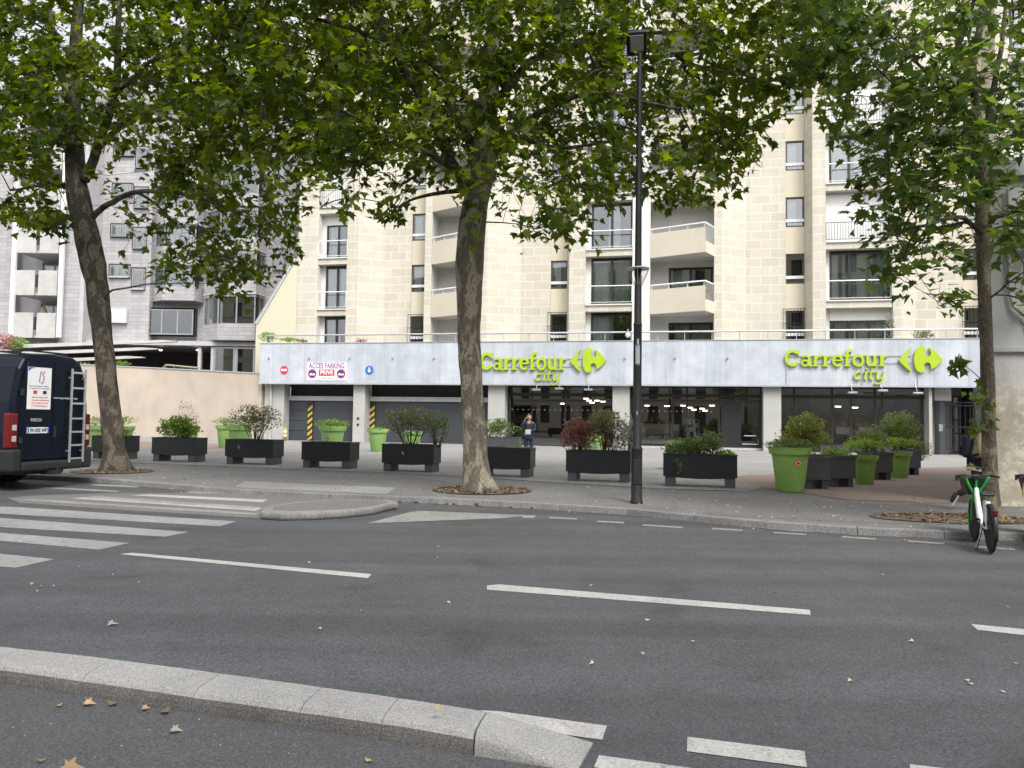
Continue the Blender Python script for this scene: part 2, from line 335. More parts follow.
glass('window_glass', (.75, .8, .8), .16)
glass('shop_glass', (.62, .66, .68), .14)
emit('ceiling_light', (1, .90, .76), 8)
bricks('mosaic', (.16, .16, .14), (.50, .47, .38), (.30, .30, .28), .09, .09, .012, bump=.2)
barkmat('bark_plane', (.30, .27, .205), (.15, .13, .105), (.065, .055, .045), 5.5)
barkmat('bark_plane_dark', (.15, .13, .10), (.07, .06, .048), (.035, .03, .025), 5.0)
barkmat('bark_plane_light', (.22, .19, .135), (.12, .10, .075), (.07, .06, .045), 7)
simple('twig', (.055, .045, .035), .9, var=.2)
leafmat('leaf_plane', (.030, .056, .007), (.19, .245, .024), .54, spec=.3)
leafmat('leaf_plane_right', (.042, .078, .018), (.17, .23, .045), .5, spec=.35)
leafmat('leaf_shrub', (.08, .125, .04), (.18, .23, .07), .3)
leafmat('leaf_olive', (.12, .135, .06), (.25, .25, .12), .3)
leafmat('leaf_bright', (.11, .20, .04), (.26, .36, .08), .4)
leafmat('leaf_yellow', (.12, .16, .04), (.28, .31, .09), .35)
leafmat('leaf_red', (.15, .06, .045), (.31, .17, .12), .3)
leafmat('leaf_pale', (.20, .21, .16), (.40, .39, .33), .3)
leafmat('leaf_dead', (.11, .07, .04), (.42, .30, .14), .15)
leafmat('leaf_crisp', (.38, .34, .24), (.62, .55, .38), .1)
leafmat('leaf_pink', (.35, .12, .14), (.5, .3, .3), .3)
# ================================================================ ground, road, pavement
def sheet(name, pxpoly, z, mat, level=None, kind='structure'):
    lv = z if level is None else level
    pts = [gp(x, y, lv) for x, y in pxpoly]
    mb = MB(); mb.add([(p.x, p.y, z) for p in pts], [tuple(range(len(pts)))])
    o = mb.build(name, mat)
    if o.data.polygons[0].normal.z < 0: o.data.flip_normals()
    tag(o, kind=kind); return o
g = MB(); g.quad((-700, -700, RZ-.05), (700, -700, RZ-.05), (700, 900, RZ-.05), (-700, 900, RZ-.05)); tag(g.build('ground', M['asphalt_patch']), kind='structure')
KP = [(-260, 472), (-60, 473.5), (40, 475.5), (101, 478.5), (167, 484), (200, 486.8), (260, 490.4), (330, 494), (400, 496.8), (430, 498), (500, 501.3), (560, 504.8), (628, 509), (694, 515.5), (766, 522), (858, 528), (945, 531.5), (1024, 534), (1250, 543), (1700, 560)]
KW = [gp(x, y, 0) for x, y in KP]
KW = [Vector((-60, KW[0].y+14, 0))]+KW+[Vector((40, KW[-1].y-9, 0))]
def offs(pts, d):
    out = []
    for i, p in enumerate(pts):
        t = (pts[min(i+1, len(pts)-1)]-pts[max(i-1, 0)]).normalized(); out.append(p+Vector((-t.y, t.x, 0))*d)
    return out
K2 = offs(KW, .17)
rd = MB(); rd.add([(-60, -12, RZ), (40, -12, RZ)]+[(p.x, p.y+.05, RZ) for p in reversed(KW)], [tuple(range(len(KW)+2))])
tag(rd.build('road', M['asphalt_road']), kind='structure')
# granite kerb along the far pavement
kb = MB()
for i in range(len(KW)-1):
    n_ = max(1, int((KW[i+1]-KW[i]).length/1.0))
    for j in range(n_):
        a0 = KW[i].lerp(KW[i+1], j/n_); a1 = KW[i].lerp(KW[i+1], (j+1)/n_-.005); b0 = K2[i].lerp(K2[i+1], j/n_); b1 = K2[i].lerp(K2[i+1], (j+1)/n_-.005)
        h = .004+random.uniform(-.002, .002)
        kb.add([(a0.x, a0.y, RZ-.05), (a1.x, a1.y, RZ-.05), (b1.x, b1.y, RZ-.05), (b0.x, b0.y, RZ-.05), (a0.x, a0.y+.012, h), (a1.x, a1.y+.012, h), (b1.x, b1.y, h), (b0.x, b0.y, h)],
               [(0, 1, 5, 4), (1, 2, 6, 5), (3, 0, 4, 7), (4, 5, 6, 7), (2, 3, 7, 6)])
tag(kb.build('kerb', M['granite_old'], bevel=.012), kind='structure')
pv = MB(); pv.add([(p.x, p.y, 0) for p in K2]+[(40, 90, 0), (-60, 90, 0)], [tuple(range(len(K2)+2))])
tag(pv.build('pavement', M['asphalt_pavement']), kind='structure')
# plaza between planters and shops
pl = [gp(x, y) for x, y in ((-200, 447), (60, 458), (147, 463.5), (221, 466.5), (299, 469.5), (380, 472.5), (470, 477), (566, 483.5), (664, 489), (745, 491.5))]
pl += [fw(11.5, -20), fw(23.5, -16), fw(23.5, 1.0), fw(-19, 1.0), Vector((-45, pl[0].y+22, 0))]
mb = MB(); mb.add([(p.x, p.y, .004) for p in pl], [tuple(range(len(pl)))]); o = mb.build('plaza', M['plaza_concrete'])
if o.data.polygons[0].normal.z < 0: o.data.flip_normals()
tag(o, kind='structure')
sheet('terracotta_path', [(700, 478), (845, 470), (990, 466), (993, 497), (948, 503), (850, 500)], .008, M['terracotta_paving'])
sheet('terracotta_path', [(-60, 441), (60, 440), (185, 442.5), (283, 446.5), (283, 450), (60, 448), (-60, 448)], .008, M['terracotta_paving'])
sheet('pavement_patch', [(707, 497), (930, 505), (990, 520), (980, 525), (858, 523), (703, 514)], .004, M['asphalt_patch'])
sheet('pavement_patch', [(1024, 506), (1120, 520), (1060, 528), (990, 522), (993, 506)], .004, M['asphalt_patch'])
ch = MB()
for i in range(9):
    a, b = pl[i], pl[i+1]; t = (b-a).normalized(); n_ = Vector((-t.y, t.x, 0))
    ch.quad(*[(p.x, p.y, .0065) for p in (a-n_*.03, b-n_*.03, b+n_*.05, a+n_*.05)])
tag(ch.build('drain_channel', M['black_paint']), kind='structure')
near = MB(); near.add([(p.x, p.y, RZ+.004) for p in [gp(x, y, RZ) for x, y in ((-500, 640), (0, 670), (100, 689), (200, 703), (300, 718), (400, 733), (480, 747), (560, 765), (600, 790), (700, 900))]]+[(8, -3, RZ+.004), (8, -12, RZ+.004), (-60, -12, RZ+.004)], [tuple(range(13))])
o = near.build('cycle_path', M['asphalt_near']); tag(o, kind='structure')
if o.data.polygons[0].normal.z < 0: o.data.flip_normals()
def mark(poly, mat='road_paint', lv=RZ):
    return sheet('road_marking', poly, lv+.004+.0008*random.random(), M[mat], level=lv)
# zebra crossing, running on to the left behind the frame
for q in ([(-160, 500), (19, 507.5), (237, 521.7), (219.5, 526.5), (-190, 503)], [(-200, 507), (0, 518), (189, 532.3), (165, 537), (-230, 514)],
          [(-240, 519), (0, 533), (129.4, 543.3), (99, 550), (0, 541), (-270, 525)], [(-300, 535), (0, 554), (54.6, 559.5), (16.5, 568), (-340, 545)]): mark(q, 'zebra_paint')
mark([(120, 554.5), (132, 553), (371.5, 574.5), (368, 578.5)]); mark([(487, 586), (499, 584.8), (810, 610.3), (810.5, 615.5), (487, 590)])
mark([(971, 624.5), (1024, 629.5), (1240, 648), (1240, 656), (1024, 635.5), (978, 630.5)])
mark([(480, 711), (500, 712), (607, 726.5), (602, 740.5), (520, 729)]); mark([(687.5, 737.5), (804.5, 752), (807, 768), (687, 752)])
mark([(599, 756), (650, 763), (720, 773), (800, 788), (780, 800), (700, 786), (594, 768)]); mark([(910, 765), (990, 775), (1100, 790), (1100, 806), (910, 780)])
for a, b, y0, y1 in ((549, 577, 517, 518.4), (597, 624, 520.8, 522.2), (643, 683, 524.5, 527), (712, 743, 528, 529.8), (774, 806, 532, 534), (842, 876, 536.2, 538.6), (908, 944, 540.6, 543.2), (975, 1015, 546, 549)):
    mark([(a, y0), (b, y1), (b, y1+1.5), (a, y0+1.5)], 'worn_paint')
mark([(762, 526.5), (835, 530.8), (832, 533), (795, 531.5), (760, 528.3)], 'worn_paint')
mark([(367, 523.5), (412, 511.8), (520, 516.8), (500, 518.5)], 'worn_paint'); mark([(414, 510.8), (536, 515.8), (534, 518.2), (523, 518), (522, 516.6), (418, 512)], 'worn_paint')
sheet('road_marking', [(245, 481.5), (396, 488), (386, 494.5), (234, 487.5)], .005, M['zebra_paint'], level=0)
for i, (x0, y0, x1, y1) in enumerate(((190, 491.5, 300, 496), (175, 493.8, 300, 499), (95, 484.2, 140, 486.4), (30, 486, 120, 491))):
    mark([(x0, y0), (x1, y1), (x1-4, y1+1.3), (x0-6, y0+1.2)], 'worn_paint')
# refuge island: flush ramp with tactile strips and a raised granite nose
isl = [(8, 499), (30, 496.5), (120, 493.5), (230, 494), (370, 501), (372, 506), (300, 517), (262, 519), (130, 511), (20, 503.5)]
ip = [gp(x, y, RZ) for x, y in isl]
mb = MB(); mb.prism([(p.x, p.y) for p in reversed(ip)], RZ, RZ+.015); o = mb.build('traffic_island', M['asphalt_patch']); tag(o, kind='structure')
for q, mt in (([(70, 498.5), (255, 511), (262, 508.5), (95, 497.5)], 'road_paint'), ([(130, 495.5), (262, 502.5), (268, 499.8), (150, 494.6)], 'road_paint'), ([(20, 500.5), (257, 515.5), (258, 513.5), (30, 499)], 'worn_paint')):
    sheet('tactile_strip', q, RZ+.020, M[mt], level=RZ+.015)
td = MB()
a0, a1, b0, b1 = gp(80, 498.6, RZ), gp(252, 510.2, RZ), gp(98, 497.8, RZ), gp(259, 508.6, RZ)
for i in range(60):
    for j in range(5):
        p = a0.lerp(a1, i/59).lerp(b0.lerp(b1, i/59), j/4); td.lathe([(.026, 0), (.016, .009), (0, .010)], (p.x, p.y, RZ+.020), n=8)
tag(td.build('tactile_studs', M['worn_paint']), kind='structure')
nose = [gp(x, y, RZ) for x, y in ((260, 519.5), (280, 520.8), (310, 520.3), (345, 518.2), (376, 514.5), (394, 509.5))]+[gp(x, y, RZ+.125) for x, y in ((399, 502), (390, 499.8), (368, 499.2), (330, 499.4), (296, 501.5), (263, 507))]
for p_ in nose: p_.z = RZ
cx = sum((p for p in nose), Vector())/len(nose)
mb = MB(); P = [(p.x, p.y) for p in nose]
if sum((P[i][0]*P[(i+1) % 12][1]-P[(i+1) % 12][0]*P[i][1]) for i in range(12)) < 0: P.reverse()
mb.prism(P, RZ, RZ+.125); tag(mb.build('island_nose', M['granite_old'], bevel=.04), kind='structure')
P2_ = [(cx.x+(x-cx.x)*.86, cx.y+(y-cx.y)*.78) for x, y in P]
mb = MB(); mb.prism(P2_, RZ+.1, RZ+.129); tag(mb.build('island_top', M['asphalt_patch']), kind='structure')
# granite separator in the foreground, block by block with rounded shoulders
BT = [(-420, 615), (-180, 628), (0, 645.5), (100, 656.5), (200, 669.5), (300, 683), (400, 697), (487, 710.5)]
BF = [(-500, 650), (-220, 664), (0, 684.5), (100, 699), (200, 714.5), (300, 729), (400, 743.5), (472, 757)]
KH = .105
bt = [gp(x, y, RZ+KH) for x, y in BT]; bf = [gp(x, y, RZ) for x, y in BF]
def arc_pts(pts, t):
    Ls = [(pts[i+1]-pts[i]).length for i in range(len(pts)-1)]; T = sum(Ls)*t
    for i, l_ in enumerate(Ls):
        if T <= l_ or i == len(Ls)-1: return pts[i].lerp(pts[i+1], T/l_)
        T -= l_
def kerb_block(t0, t1, drop=0.0):
    mb = MB(); rows = []
    N_ = 5
    for k in range(N_+1):
        t = t0+(t1-t0)*k/N_; a = arc_pts(bt, t); b = arc_pts(bf, t); w_ = (Vector((b.x, b.y, 0))-Vector((a.x, a.y, 0))); rows.append((Vector((a.x, a.y, 0)), w_))
    prof = [(0, -.02), (0.0, .09), (.02, .101), (.05, .105), (.70, .106), (.80, .102), (.88, .092), (.935, .074), (.965, .05), (.985, .02), (1.0, -.02)]
    vs = []
    for k, (a, w_) in enumerate(rows):
        e = .0015 if k in (0, N_) else 0
        for u, h in prof:
            p = a+w_*u; vs.append((p.x, p.y, RZ+h-e))
    n_ = len(prof); fs = [(i*n_+j, i*n_+j+1, (i+1)*n_+j+1, (i+1)*n_+j) for i in range(N_) for j in range(n_-1)]
    fs += [tuple(range(n_)), tuple(reversed(range(N_*n_, (N_+1)*n_)))]
    mb.add(vs, fs); mb.m = [1 if (i < N_*(n_-1) and i % (n_-1) >= 7) else 0 for i in range(len(fs))]; return mb  # front-face strips get the granite darkened for grime and painted shade
cuts = [0, .10, .2, .3, .385, .46, .535, .64, .755, .855, .925, 1.0]
sep = thing('kerb_separator', 'pale granite kerb blocks in a curved row along the foreground cycle path', 'kerb', (0, 0, 0))
for i in range(len(cuts)-1): kerb_block(cuts[i]+.0003, cuts[i+1]-.0003).build('kerb_block', [M['granite'], M['granite_dirt_shade']], sep)
# sloping end block
e_ = [gp(488, 710.5, RZ+.105), gp(474, 757, RZ), gp(577, 773, RZ), gp(593, 745, RZ)]
mb = MB()
A, B_, C_, D_ = e_
up = lambda p, h: Vector((p.x, p.y, RZ+h))
w0 = (B_-A); w0.z = 0; w1 = (C_-D_); w1.z = 0
prof = [(0, -.02), (0.0, .09), (.02, .101), (.05, .105), (.70, .106), (.80, .102), (.88, .092), (.935, .074), (.965, .05), (.985, .02), (1.0, -.02)]
vs = []
for k in range(7):
    t = k/6; a = A.lerp(D_, t); ww = w0.lerp(w1, t); sc = 1-.88*t**1.1
    for u, h in prof:
        p = Vector((a.x, a.y, 0))+ww*u; vs.append((p.x, p.y, RZ+(h*sc if h > 0 else h)))
n_ = len(prof); mb.add(vs, [(i*n_+j, i*n_+j+1, (i+1)*n_+j+1, (i+1)*n_+j) for i in range(6) for j in range(n_-1)]+[tuple(range(n_)), tuple(reversed(range(6*n_, 7*n_)))])
mb.build('kerb_end_block', M['granite'], sep)
for ch_ in sep.children:
    me = ch_.data; bm = bmesh.new(); bm.from_mesh(me); bmesh.ops.recalc_face_normals(bm, faces=bm.faces); bm.to_mesh(me); bm.free()
# tree pits
def pit(name, px, py, rx, ry, label):
    c = gp(px, py); o = thing(name, label, 'tree pit', c)
    mb = MB(); n_ = 40; vs = [(rx*math.cos(2*PI*i/n_), ry*math.sin(2*PI*i/n_), .0) for i in range(n_)]
    mb.add([(x*.97, y*.97, .012) for x, y, z in vs], [tuple(range(n_))]); mb.build('soil_bed', M['litter_soil'], o)
    mb = MB()
    for i in range(n_):
        j = (i+1) % n_; a, b = vs[i], vs[j]; k = 1.0; q = .95
        mb.quad((a[0]*k, a[1]*k, .02), (b[0]*k, b[1]*k, .02), (b[0]*q, b[1]*q, .02), (a[0]*q, a[1]*q, .02))
        mb.quad((a[0]*k, a[1]*k, -.02), (b[0]*k, b[1]*k, -.02), (b[0]*k, b[1]*k, .02), (a[0]*k, a[1]*k, .02))
    mb.build('steel_ring', M['anthracite'], o); return o
pit('tree_pit', 482, 490.5, 1.02, .95, 'round leaf-strewn tree pit around the thick middle plane tree')
pit('tree_pit', 113, 471.5, .98, .9, 'round tree pit around the leaning left plane tree behind the van')
pit('tree_pit', 952, 519, 1.28, .62, 'round pit full of fallen leaves beside the parked hire bikes')
# ================================================================ cream apartment building over the shop
AB = thing('apartment_building', 'cream stone apartment building with sawtooth bays and balconies above the white shop fascia', 'building', FB, -TH)
DF, DB, ZB, ZT = 2.2, 3.2, 4.6, 27.5
FH, B1 = 3.13, 7.95
def base(k): return B1+FH*(k-1)
wall = MB()      # 0 stone 1 smooth 2 pale
def W(s0, d0, s1, d1, m=0, z0=ZB, z1=ZT): wall.quad((s0, d0, z0), (s1, d1, z0), (s1, d1, z1), (s0, d0, z1), m)
protos = {}
def win_frame(wd, ht, npan, fr=.07, mat='dark_frame', curtain=None, open_side=None, rail_low=False, parent=None, name='window'):
    """window with its lower left at the origin, facing -y"""
    mb = MB(); fd = .06
    mb.box(0, wd, 0, fd, 0, fr); mb.box(0, wd, 0, fd, ht-fr, ht); mb.box(0, fr, 0, fd, fr, ht-fr); mb.box(wd-fr, wd, 0, fd, fr, ht-fr)
    for i in range(1, npan):
        x = wd*i/npan; mb.box(x-fr*.6, x+fr*.6, -.004, fd+.004, fr-.002, ht-fr+.002)
    o = mb.build(name, M[mat], parent)
    p = MB(); p.quad((fr, fd*.5, fr), (wd-fr, fd*.5, fr), (wd-fr, fd*.5, ht-fr), (fr, fd*.5, ht-fr)); p.build('pane', M['window_glass'], o)
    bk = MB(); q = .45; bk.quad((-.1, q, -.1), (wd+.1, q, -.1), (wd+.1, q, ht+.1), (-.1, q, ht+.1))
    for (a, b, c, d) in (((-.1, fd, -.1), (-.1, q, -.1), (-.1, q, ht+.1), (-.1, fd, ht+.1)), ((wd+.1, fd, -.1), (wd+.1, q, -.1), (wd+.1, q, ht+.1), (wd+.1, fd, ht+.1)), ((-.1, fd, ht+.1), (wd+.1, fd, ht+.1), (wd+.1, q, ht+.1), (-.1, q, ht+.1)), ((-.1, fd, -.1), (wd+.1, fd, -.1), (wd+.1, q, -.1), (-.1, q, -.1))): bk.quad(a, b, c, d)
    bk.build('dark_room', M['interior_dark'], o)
    if curtain:
        for (u0, u1, cm) in curtain:
            c = MB(); n_ = max(8, int((u1-u0)*wd/.045)); vs = []
            for i in range(n_+1):
                x = fr+(wd-2*fr)*(u0+(u1-u0)*i/n_); y = .17+.035*math.sin(i*1.45)+.012*math.sin(i*.53); vs += [(x, y, .02), (x, y, ht-.1)]
            c.add(vs, [(2*i, 2*i+2, 2*i+3, 2*i+1) for i in range(n_)]); c.build('curtain', M[cm], o, smooth=True)
    if rail_low:
        r = MB(); r.box(.02, wd-.02, -.05, -.02, ht*.17, ht*.17+.16); r.build('sill_guard', M['white_metal'], o)
    return o
def small_win(s, k, dd, wd=.98, cur=None):
    key = ('s', cur)
    ht = 1.66
    if key not in protos:
        protos[key] = win_frame(wd, ht, 1, .095, 'bronze_frame', curtain=cur, rail_low=True, parent=AB); o = protos[key]
    else: o = copy_tree(protos[key], AB)
    o.location = (s, dd+.10, base(k)+1.08); return o
def strip(s0, s1, d, cur=(), grille0=True):
    """vertical band of small windows with smooth render between"""
    zs = [ZB]
    for k in range(0, 7):
        z0, z1 = base(k)+1.08, base(k)+2.74
        W(s0, d+.03, s1, d+.03, 1, zs[-1], z0); zs.append(z1)
        for a, b in (((s0, z0), (s0, z1)), ((s1, z0), (s1, z1))): wall.quad((a[0], d, a[1]), (a[0], d+.18, a[1]), (b[0], d+.18, b[1]), (b[0], d, b[1]), 1)
        wall.quad((s0, d+.03, z1), (s1, d+.03, z1), (s1, d+.18, z1), (s0, d+.18, z1), 1); wall.quad((s0, d+.03, z0), (s1, d+.03, z0), (s1, d+.18, z0), (s0, d+.18, z0), 1)
        small_win(s0, k, d, s1-s0 if 0 else .98, cur[k] if k < len(cur) else None)
    W(s0, d+.03, s1, d+.03, 1, zs[-1], ZT)
    if grille0:                                  # bulging iron grille on the terrace floor
        g = MB(); z0, z1 = base(0)+1.0, base(0)+2.85
        for i in range(8):
            x = s0-.12+(s1-s0+.24)*i/7; g.tube([(x, d-.04, z0), (x, d-.14, z0+.2), (x, d-.20, z0+.55), (x, d-.10, z0+.95), (x, d-.10, z1)], .012, 5)
        for z in (z0, z1-.05, z0+1.0): g.box(s0-.16, s1+.16, d-.13, d-.10, z, z+.03)
        g.build('window_grille', M['dark_frame'], AB)
def rail(pts, z, parent, name='guard_rail', low=None, bars=0, mat='white_metal', r=.032):
    mb = MB(); mb.tube([(x, y, z) for x, y in pts], r, 8)
    if low is not None: mb.tube([(x, y, low) for x, y in pts], .015, 6)
    for x, y in (pts[0], pts[-1]): mb.tube([(x, y, low if low is not None else z-.3), (x, y, z)], .018, 6)
    if bars:
        (x0, y0), (x1, y1) = pts[0], pts[-1]
        for i in range(1, bars): x = x0+(x1-x0)*i/bars; mb.tube([(x, y0, low), (x, y0, z)], .011, 5)
    return mb.build(name, M[mat], parent)
def french(s0, s1, styles, curt):
    rd_ = .55
    wall.quad((s0, DF, ZB), (s0, DF+rd_+.4, ZB), (s0, DF+rd_+.4, ZT), (s0, DF, ZT), 2); wall.quad((s1, DF, ZB), (s1, DF+rd_+.4, ZB), (s1, DF+rd_+.4, ZT), (s1, DF, ZT), 2)
    for k in range(0, 7):
        b = base(k); top = b+2.72; nb = base(k+1)
        st = styles.get(k, 'w')
        wall.box(s0+.002, s1-.002, DF+.06, DF+rd_+.4, top, nb-.07, 0)
        wall.box(s0+.003, s1-.003, DF-.03, DF+rd_+.4, nb-.07, nb, 2)           # sill ledge
        back = DF+rd_
        if st == 'w':                                                       # tall glazed window
            bx = MB(); x0 = s0+.28; x1 = s1-.02
            wall.quad((s0, back+.02, b), (x0, back+.02, b), (x0, back+.02, top), (s0, back+.02, top), 2)
            hh = 2.62
            if k in curt.get('box', ()): hh = 2.1; wall.box(x0, x1, back-.03, back+.2, b+hh, top, 2)
            o = win_frame(x1-x0, hh, curt.get('pan', 2), .115, 'dark_frame', curt.get(k, ((.1, .95, 'curtain_green'),)), parent=AB, name='french_window'); o.location = (x0, back, b+.02)
            rail([(s0+.02, DF+.02), (s1-.02, DF+.02)], b+1.02, AB, low=b+.10)
        elif st == 'shut':                                                  # closed roller shutter behind a barred rail
            wall.quad((s0, back+.02, b), (s1, back+.02, b), (s1, back+.02, top), (s0, back+.02, top), 2)
            sh = MB(); n_ = 34
            for i in range(n_): z = b+.03+i*(2.6/n_); sh.box(s0+.1, s1-.05, back-.03+(.006 if i % 2 else 0), back+.0, z, z+2.6/n_)
            sh.build('roller_shutter', M['shutter_white'], AB)
            rail([(s0+.02, DF+.02), (s1-.02, DF+.02)], b+1.0, AB, low=b+.10, bars=int((s1-s0)/.14), mat='bronze_frame', r=.02)
def balcs(s0, s1, x_win, styles, fwd=1.25, ret=.5):
    rd_ = 1.4
    for s in (s0, s1): wall.quad((s, DF, ZB), (s, DF+rd_, ZB), (s, DF+rd_, ZT), (s, DF, ZT), 2)
    back = DF+rd_
    wall.quad((s0, back, ZB), (x_win, back, ZB), (x_win, back, ZT), (s0, back, ZT), 2)
    for k in range(0, 7):
        b = base(k)-.45; top = b+2.65
        wall.quad((x_win, back, top), (s1, back, top), (s1, back, b+FH), (x_win, back, b+FH), 2)
        if styles.get(k, 'w') == 'w':
            o = win_frame(s1-x_win, 2.63, 2, .115, 'dark_frame', ((0.02, .5, 'curtain'),) if k % 2 else ((.1, .98, 'curtain_green'),), parent=AB, name='french_window'); o.location = (x_win, back, b+.02)
        else:
            sh = MB(); n_ = 34
            for i in range(n_): z = b+.02+i*(2.62/n_); sh.box(x_win+.01, s1-.01, back-.03+(.006 if i % 2 else 0), back, z, z+2.62/n_)
            sh.build('roller_shutter', M['shutter_white'], AB)
        if k == 0: continue
        P = [(s0-.03, DF+.0), (s1-ret, DF-fwd), (s1+.01, DF+.0)]
        fl = MB(); fl.prism([(s0+.001, back-.001), (s0+.001, DF+.05), (s1-ret-.02, DF-fwd+.15), (s1-.001, DF+.05), (s1-.001, back-.001)], b-.14, b-.0); o = fl.build('balcony_slab', M['white_wall'], AB)
        pp = MB(); t_ = .12
        (ax, ay), (bx, by), (cx_, cy_) = P
        ux, uy = (bx-ax), (by-ay); l_ = math.hypot(ux, uy); nx, ny = -uy/l_*t_, ux/l_*t_
        pp.prism([(ax, ay), (bx, by), (bx+nx*.2-.08, by+ny), (ax+nx, ay+ny)], b-.17, b+1.17)
        pp.prism([(bx+.002, by+.004), (cx_, cy_), (cx_-.12, cy_), (bx-.06, by+.125)], b-.172, b+.45)
        q = pp.build('balcony_parapet', M['balcony_beige'], o)
        gl = MB(); gl.quad((bx, by+.03, b+.46), (cx_-.02, cy_, b+.46), (cx_-.02, cy_, b+1.38), (bx, by+.03, b+1.38)); gl.build('glass_side', M['window_glass'], o)
        mb = MB(); mb.tube([(ax+.05, ay+.03, b+1.42), (bx, by+.05, b+1.42), (cx_-.04, cy_, b+1.42)], .045, 8)
        for t in (.03, .35, .68, .97): x, y = ax+ux*t+nx*.5, ay+uy*t+ny*.5; mb.tube([(x, y, b+1.1), (x, y, b+1.42)], .02, 6)
        mb.build('railing', M['white_metal'], o)
cv = ((.05, .6, 'curtain'),)
# left part
W(-14.0, DF, -12.67, DF); W(-14.0, DF, -14.0, 14)
french(-12.67, -10.78, {3: 'shut'}, {'pan': 2, 'box': (2, 4), 1: ((0, .45, 'curtain'), (.6, 1, 'curtain')), 0: ((0, .5, 'curtain'),), 2: ((.05, .4, 'curtain'),)})
W(-10.78, DF, -10.07, DF); W(-10.07, DF, -8.75, DB)
W(-8.75, DB, -7.03, DB); strip(-7.03, -6.05, DB, (None, cv, cv)); W(-6.05, DB, -5.85, DF); W(-5.85, DF, -5.42, DF)
balcs(-5.42, -2.44, -4.0, {})
W(-2.44, DF, -2.03, DF); W(-2.03, DF, -.25, DB)
W(-.25, DB, 1.52, DB); strip(1.52, 2.50, DB, (None, cv, cv)); W(2.50, DB, 2.75, DF); W(2.75, DF, 3.66, DF)
french(3.66, 6.28, {}, {'pan': 2, 1: ((0, .5, 'curtain'), (.55, 1, 'curtain_green')), 2: ((.40, .72, 'curtain'),), 0: ((0, .55, 'curtain'),), 3: ((0, .4, 'curtain'),)})
W(6.28, DF, 7.26, DF, 2)
balcs(7.26, 10.69, 8.25, {2: 'shut', 4: 'shut'})
W(10.69, DF, 11.11, DF); W(11.11, DF, 12.45, DB)
W(12.45, DB, 14.52, DB); strip(14.52, 15.50, DB, (None, None, cv, cv)); W(15.50, DB, 15.75, DF); W(15.75, DF, 16.41, DF)
french(16.41, 19.68, {2: 'shut', 4: 'shut', 6: 'shut'}, {'pan': 3, 'box': (0,), 0: ((.05, 1, 'curtain_green'),), 1: ((0, .12, 'curtain'), (.2, 1, 'curtain_green')), 3: ((0, .35, 'curtain'), (.42, .6, 'curtain'))})
W(19.68, DF, 20.06, DF); W(20.06, DF, 21.0, DB)
W(21.0, DB, 23.35, DB); strip(23.35, 24.33, DB, (None, cv, None, cv)); W(24.33, DB, 24.6, DF); W(24.6, DF, 25.2, DF)
french(25.2, 28.4, {1: 'shut', 3: 'shut'}, {'pan': 3}); W(28.4, DF, 30, DF); W(30, DF, 30, 14)
wall.quad((-14, 14, 0), (30, 14, 0), (30, 14, ZT), (-14, 14, ZT), 0); wall.box(-14.1, 30.1, DF+.3, 14, ZT, ZT+.3, 2)
wall.box(-14.0, 30.0, DF-.02, DF+.35, ZT, ZT+.9, 0)
wall.build('wall', [M['stone_blocks'], M['smooth_beige'], M['white_wall']], AB)
# slanted buttress wall at the left end, seen edge-on against the grey block
bt_ = MB()
sA, zA = fp(296.5, 258, DF); sB, zB = fp(256, 322.5, DF)
bt_.slab([(sB, 3.2), (-14.02, 3.2), (-14.02, zA), (sA-.1, zA), (sB, zB)], DF+.02, DF+.4)
bt_.build('buttress', M['buttress_cream'], AB)
cp = MB(); cp.slab([(sB-.10, zB-.05), (sB+.10, zB-.12), (sA, zA-.06), (sA-.02, zA+.14)], DF-.04, DF+.48); cp.build('coping', M['grey_metal'], AB)
# terrace, fascia, columns
fs_ = MB(); fs_.box(-15.1, 22.95, 0, .22, 3.33, 5.63); fs_.box(-15.1, -14.9, .22, 2.3, 3.33, 5.63); fs_.box(22.75, 22.95, .22, 2.3, 3.33, 5.63)
fs_.build('fascia', M['fascia_panel'], AB)
fb = MB(); fb.box(-15.13, 22.98, -.03, .02, 3.27, 3.35); fb.box(-15.13, 22.98, -.03, .26, 5.632, 5.67); fb.build('fascia_trim', M['grey_metal'], AB)
tr_ = MB(); tr_.box(-14.9, 22.7, .23, 3.6, 4.55, 4.75); tr_.build('terrace_floor', M['concrete_pale'], AB)
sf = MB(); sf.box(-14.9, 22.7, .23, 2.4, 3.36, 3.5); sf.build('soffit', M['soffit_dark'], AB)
an = MB()
for x in (269, 309.5, 350, 393, 434, 625, 675, 727.5): s, z = fp(x, 358, 0); an.tube([(s, .0, z), (s, -.13, z-.02)], .035, 8); an.box(s-.06, s+.06, -.02, .0, z-.06, z+.06)
an.build('wall_anchor', M['grey_metal'], AB)
cm_ = MB(); cols = [(-9.33, -8.62), (-1.4, -.45), (5.40, 6.29), (13.05, 13.92), (20.78, 20.93)]
for a, b in cols: cm_ = MB(); cm_.box(a, b, .30, 1.2, -.02, 3.36); cm_.build('column', M['column_render'], AB, bevel=.015)
lw = MB(); lw.box(-15.0, -13.75, .5, 1.2, -.02, 3.36); lw.build('end_wall', M['column_render'], AB)
dp = MB(); dp.tube([(-14.55, .4, 0), (-14.55, .4, 3.36)], .07, 10); dp.build('downpipe', M['concrete_pale'], AB)
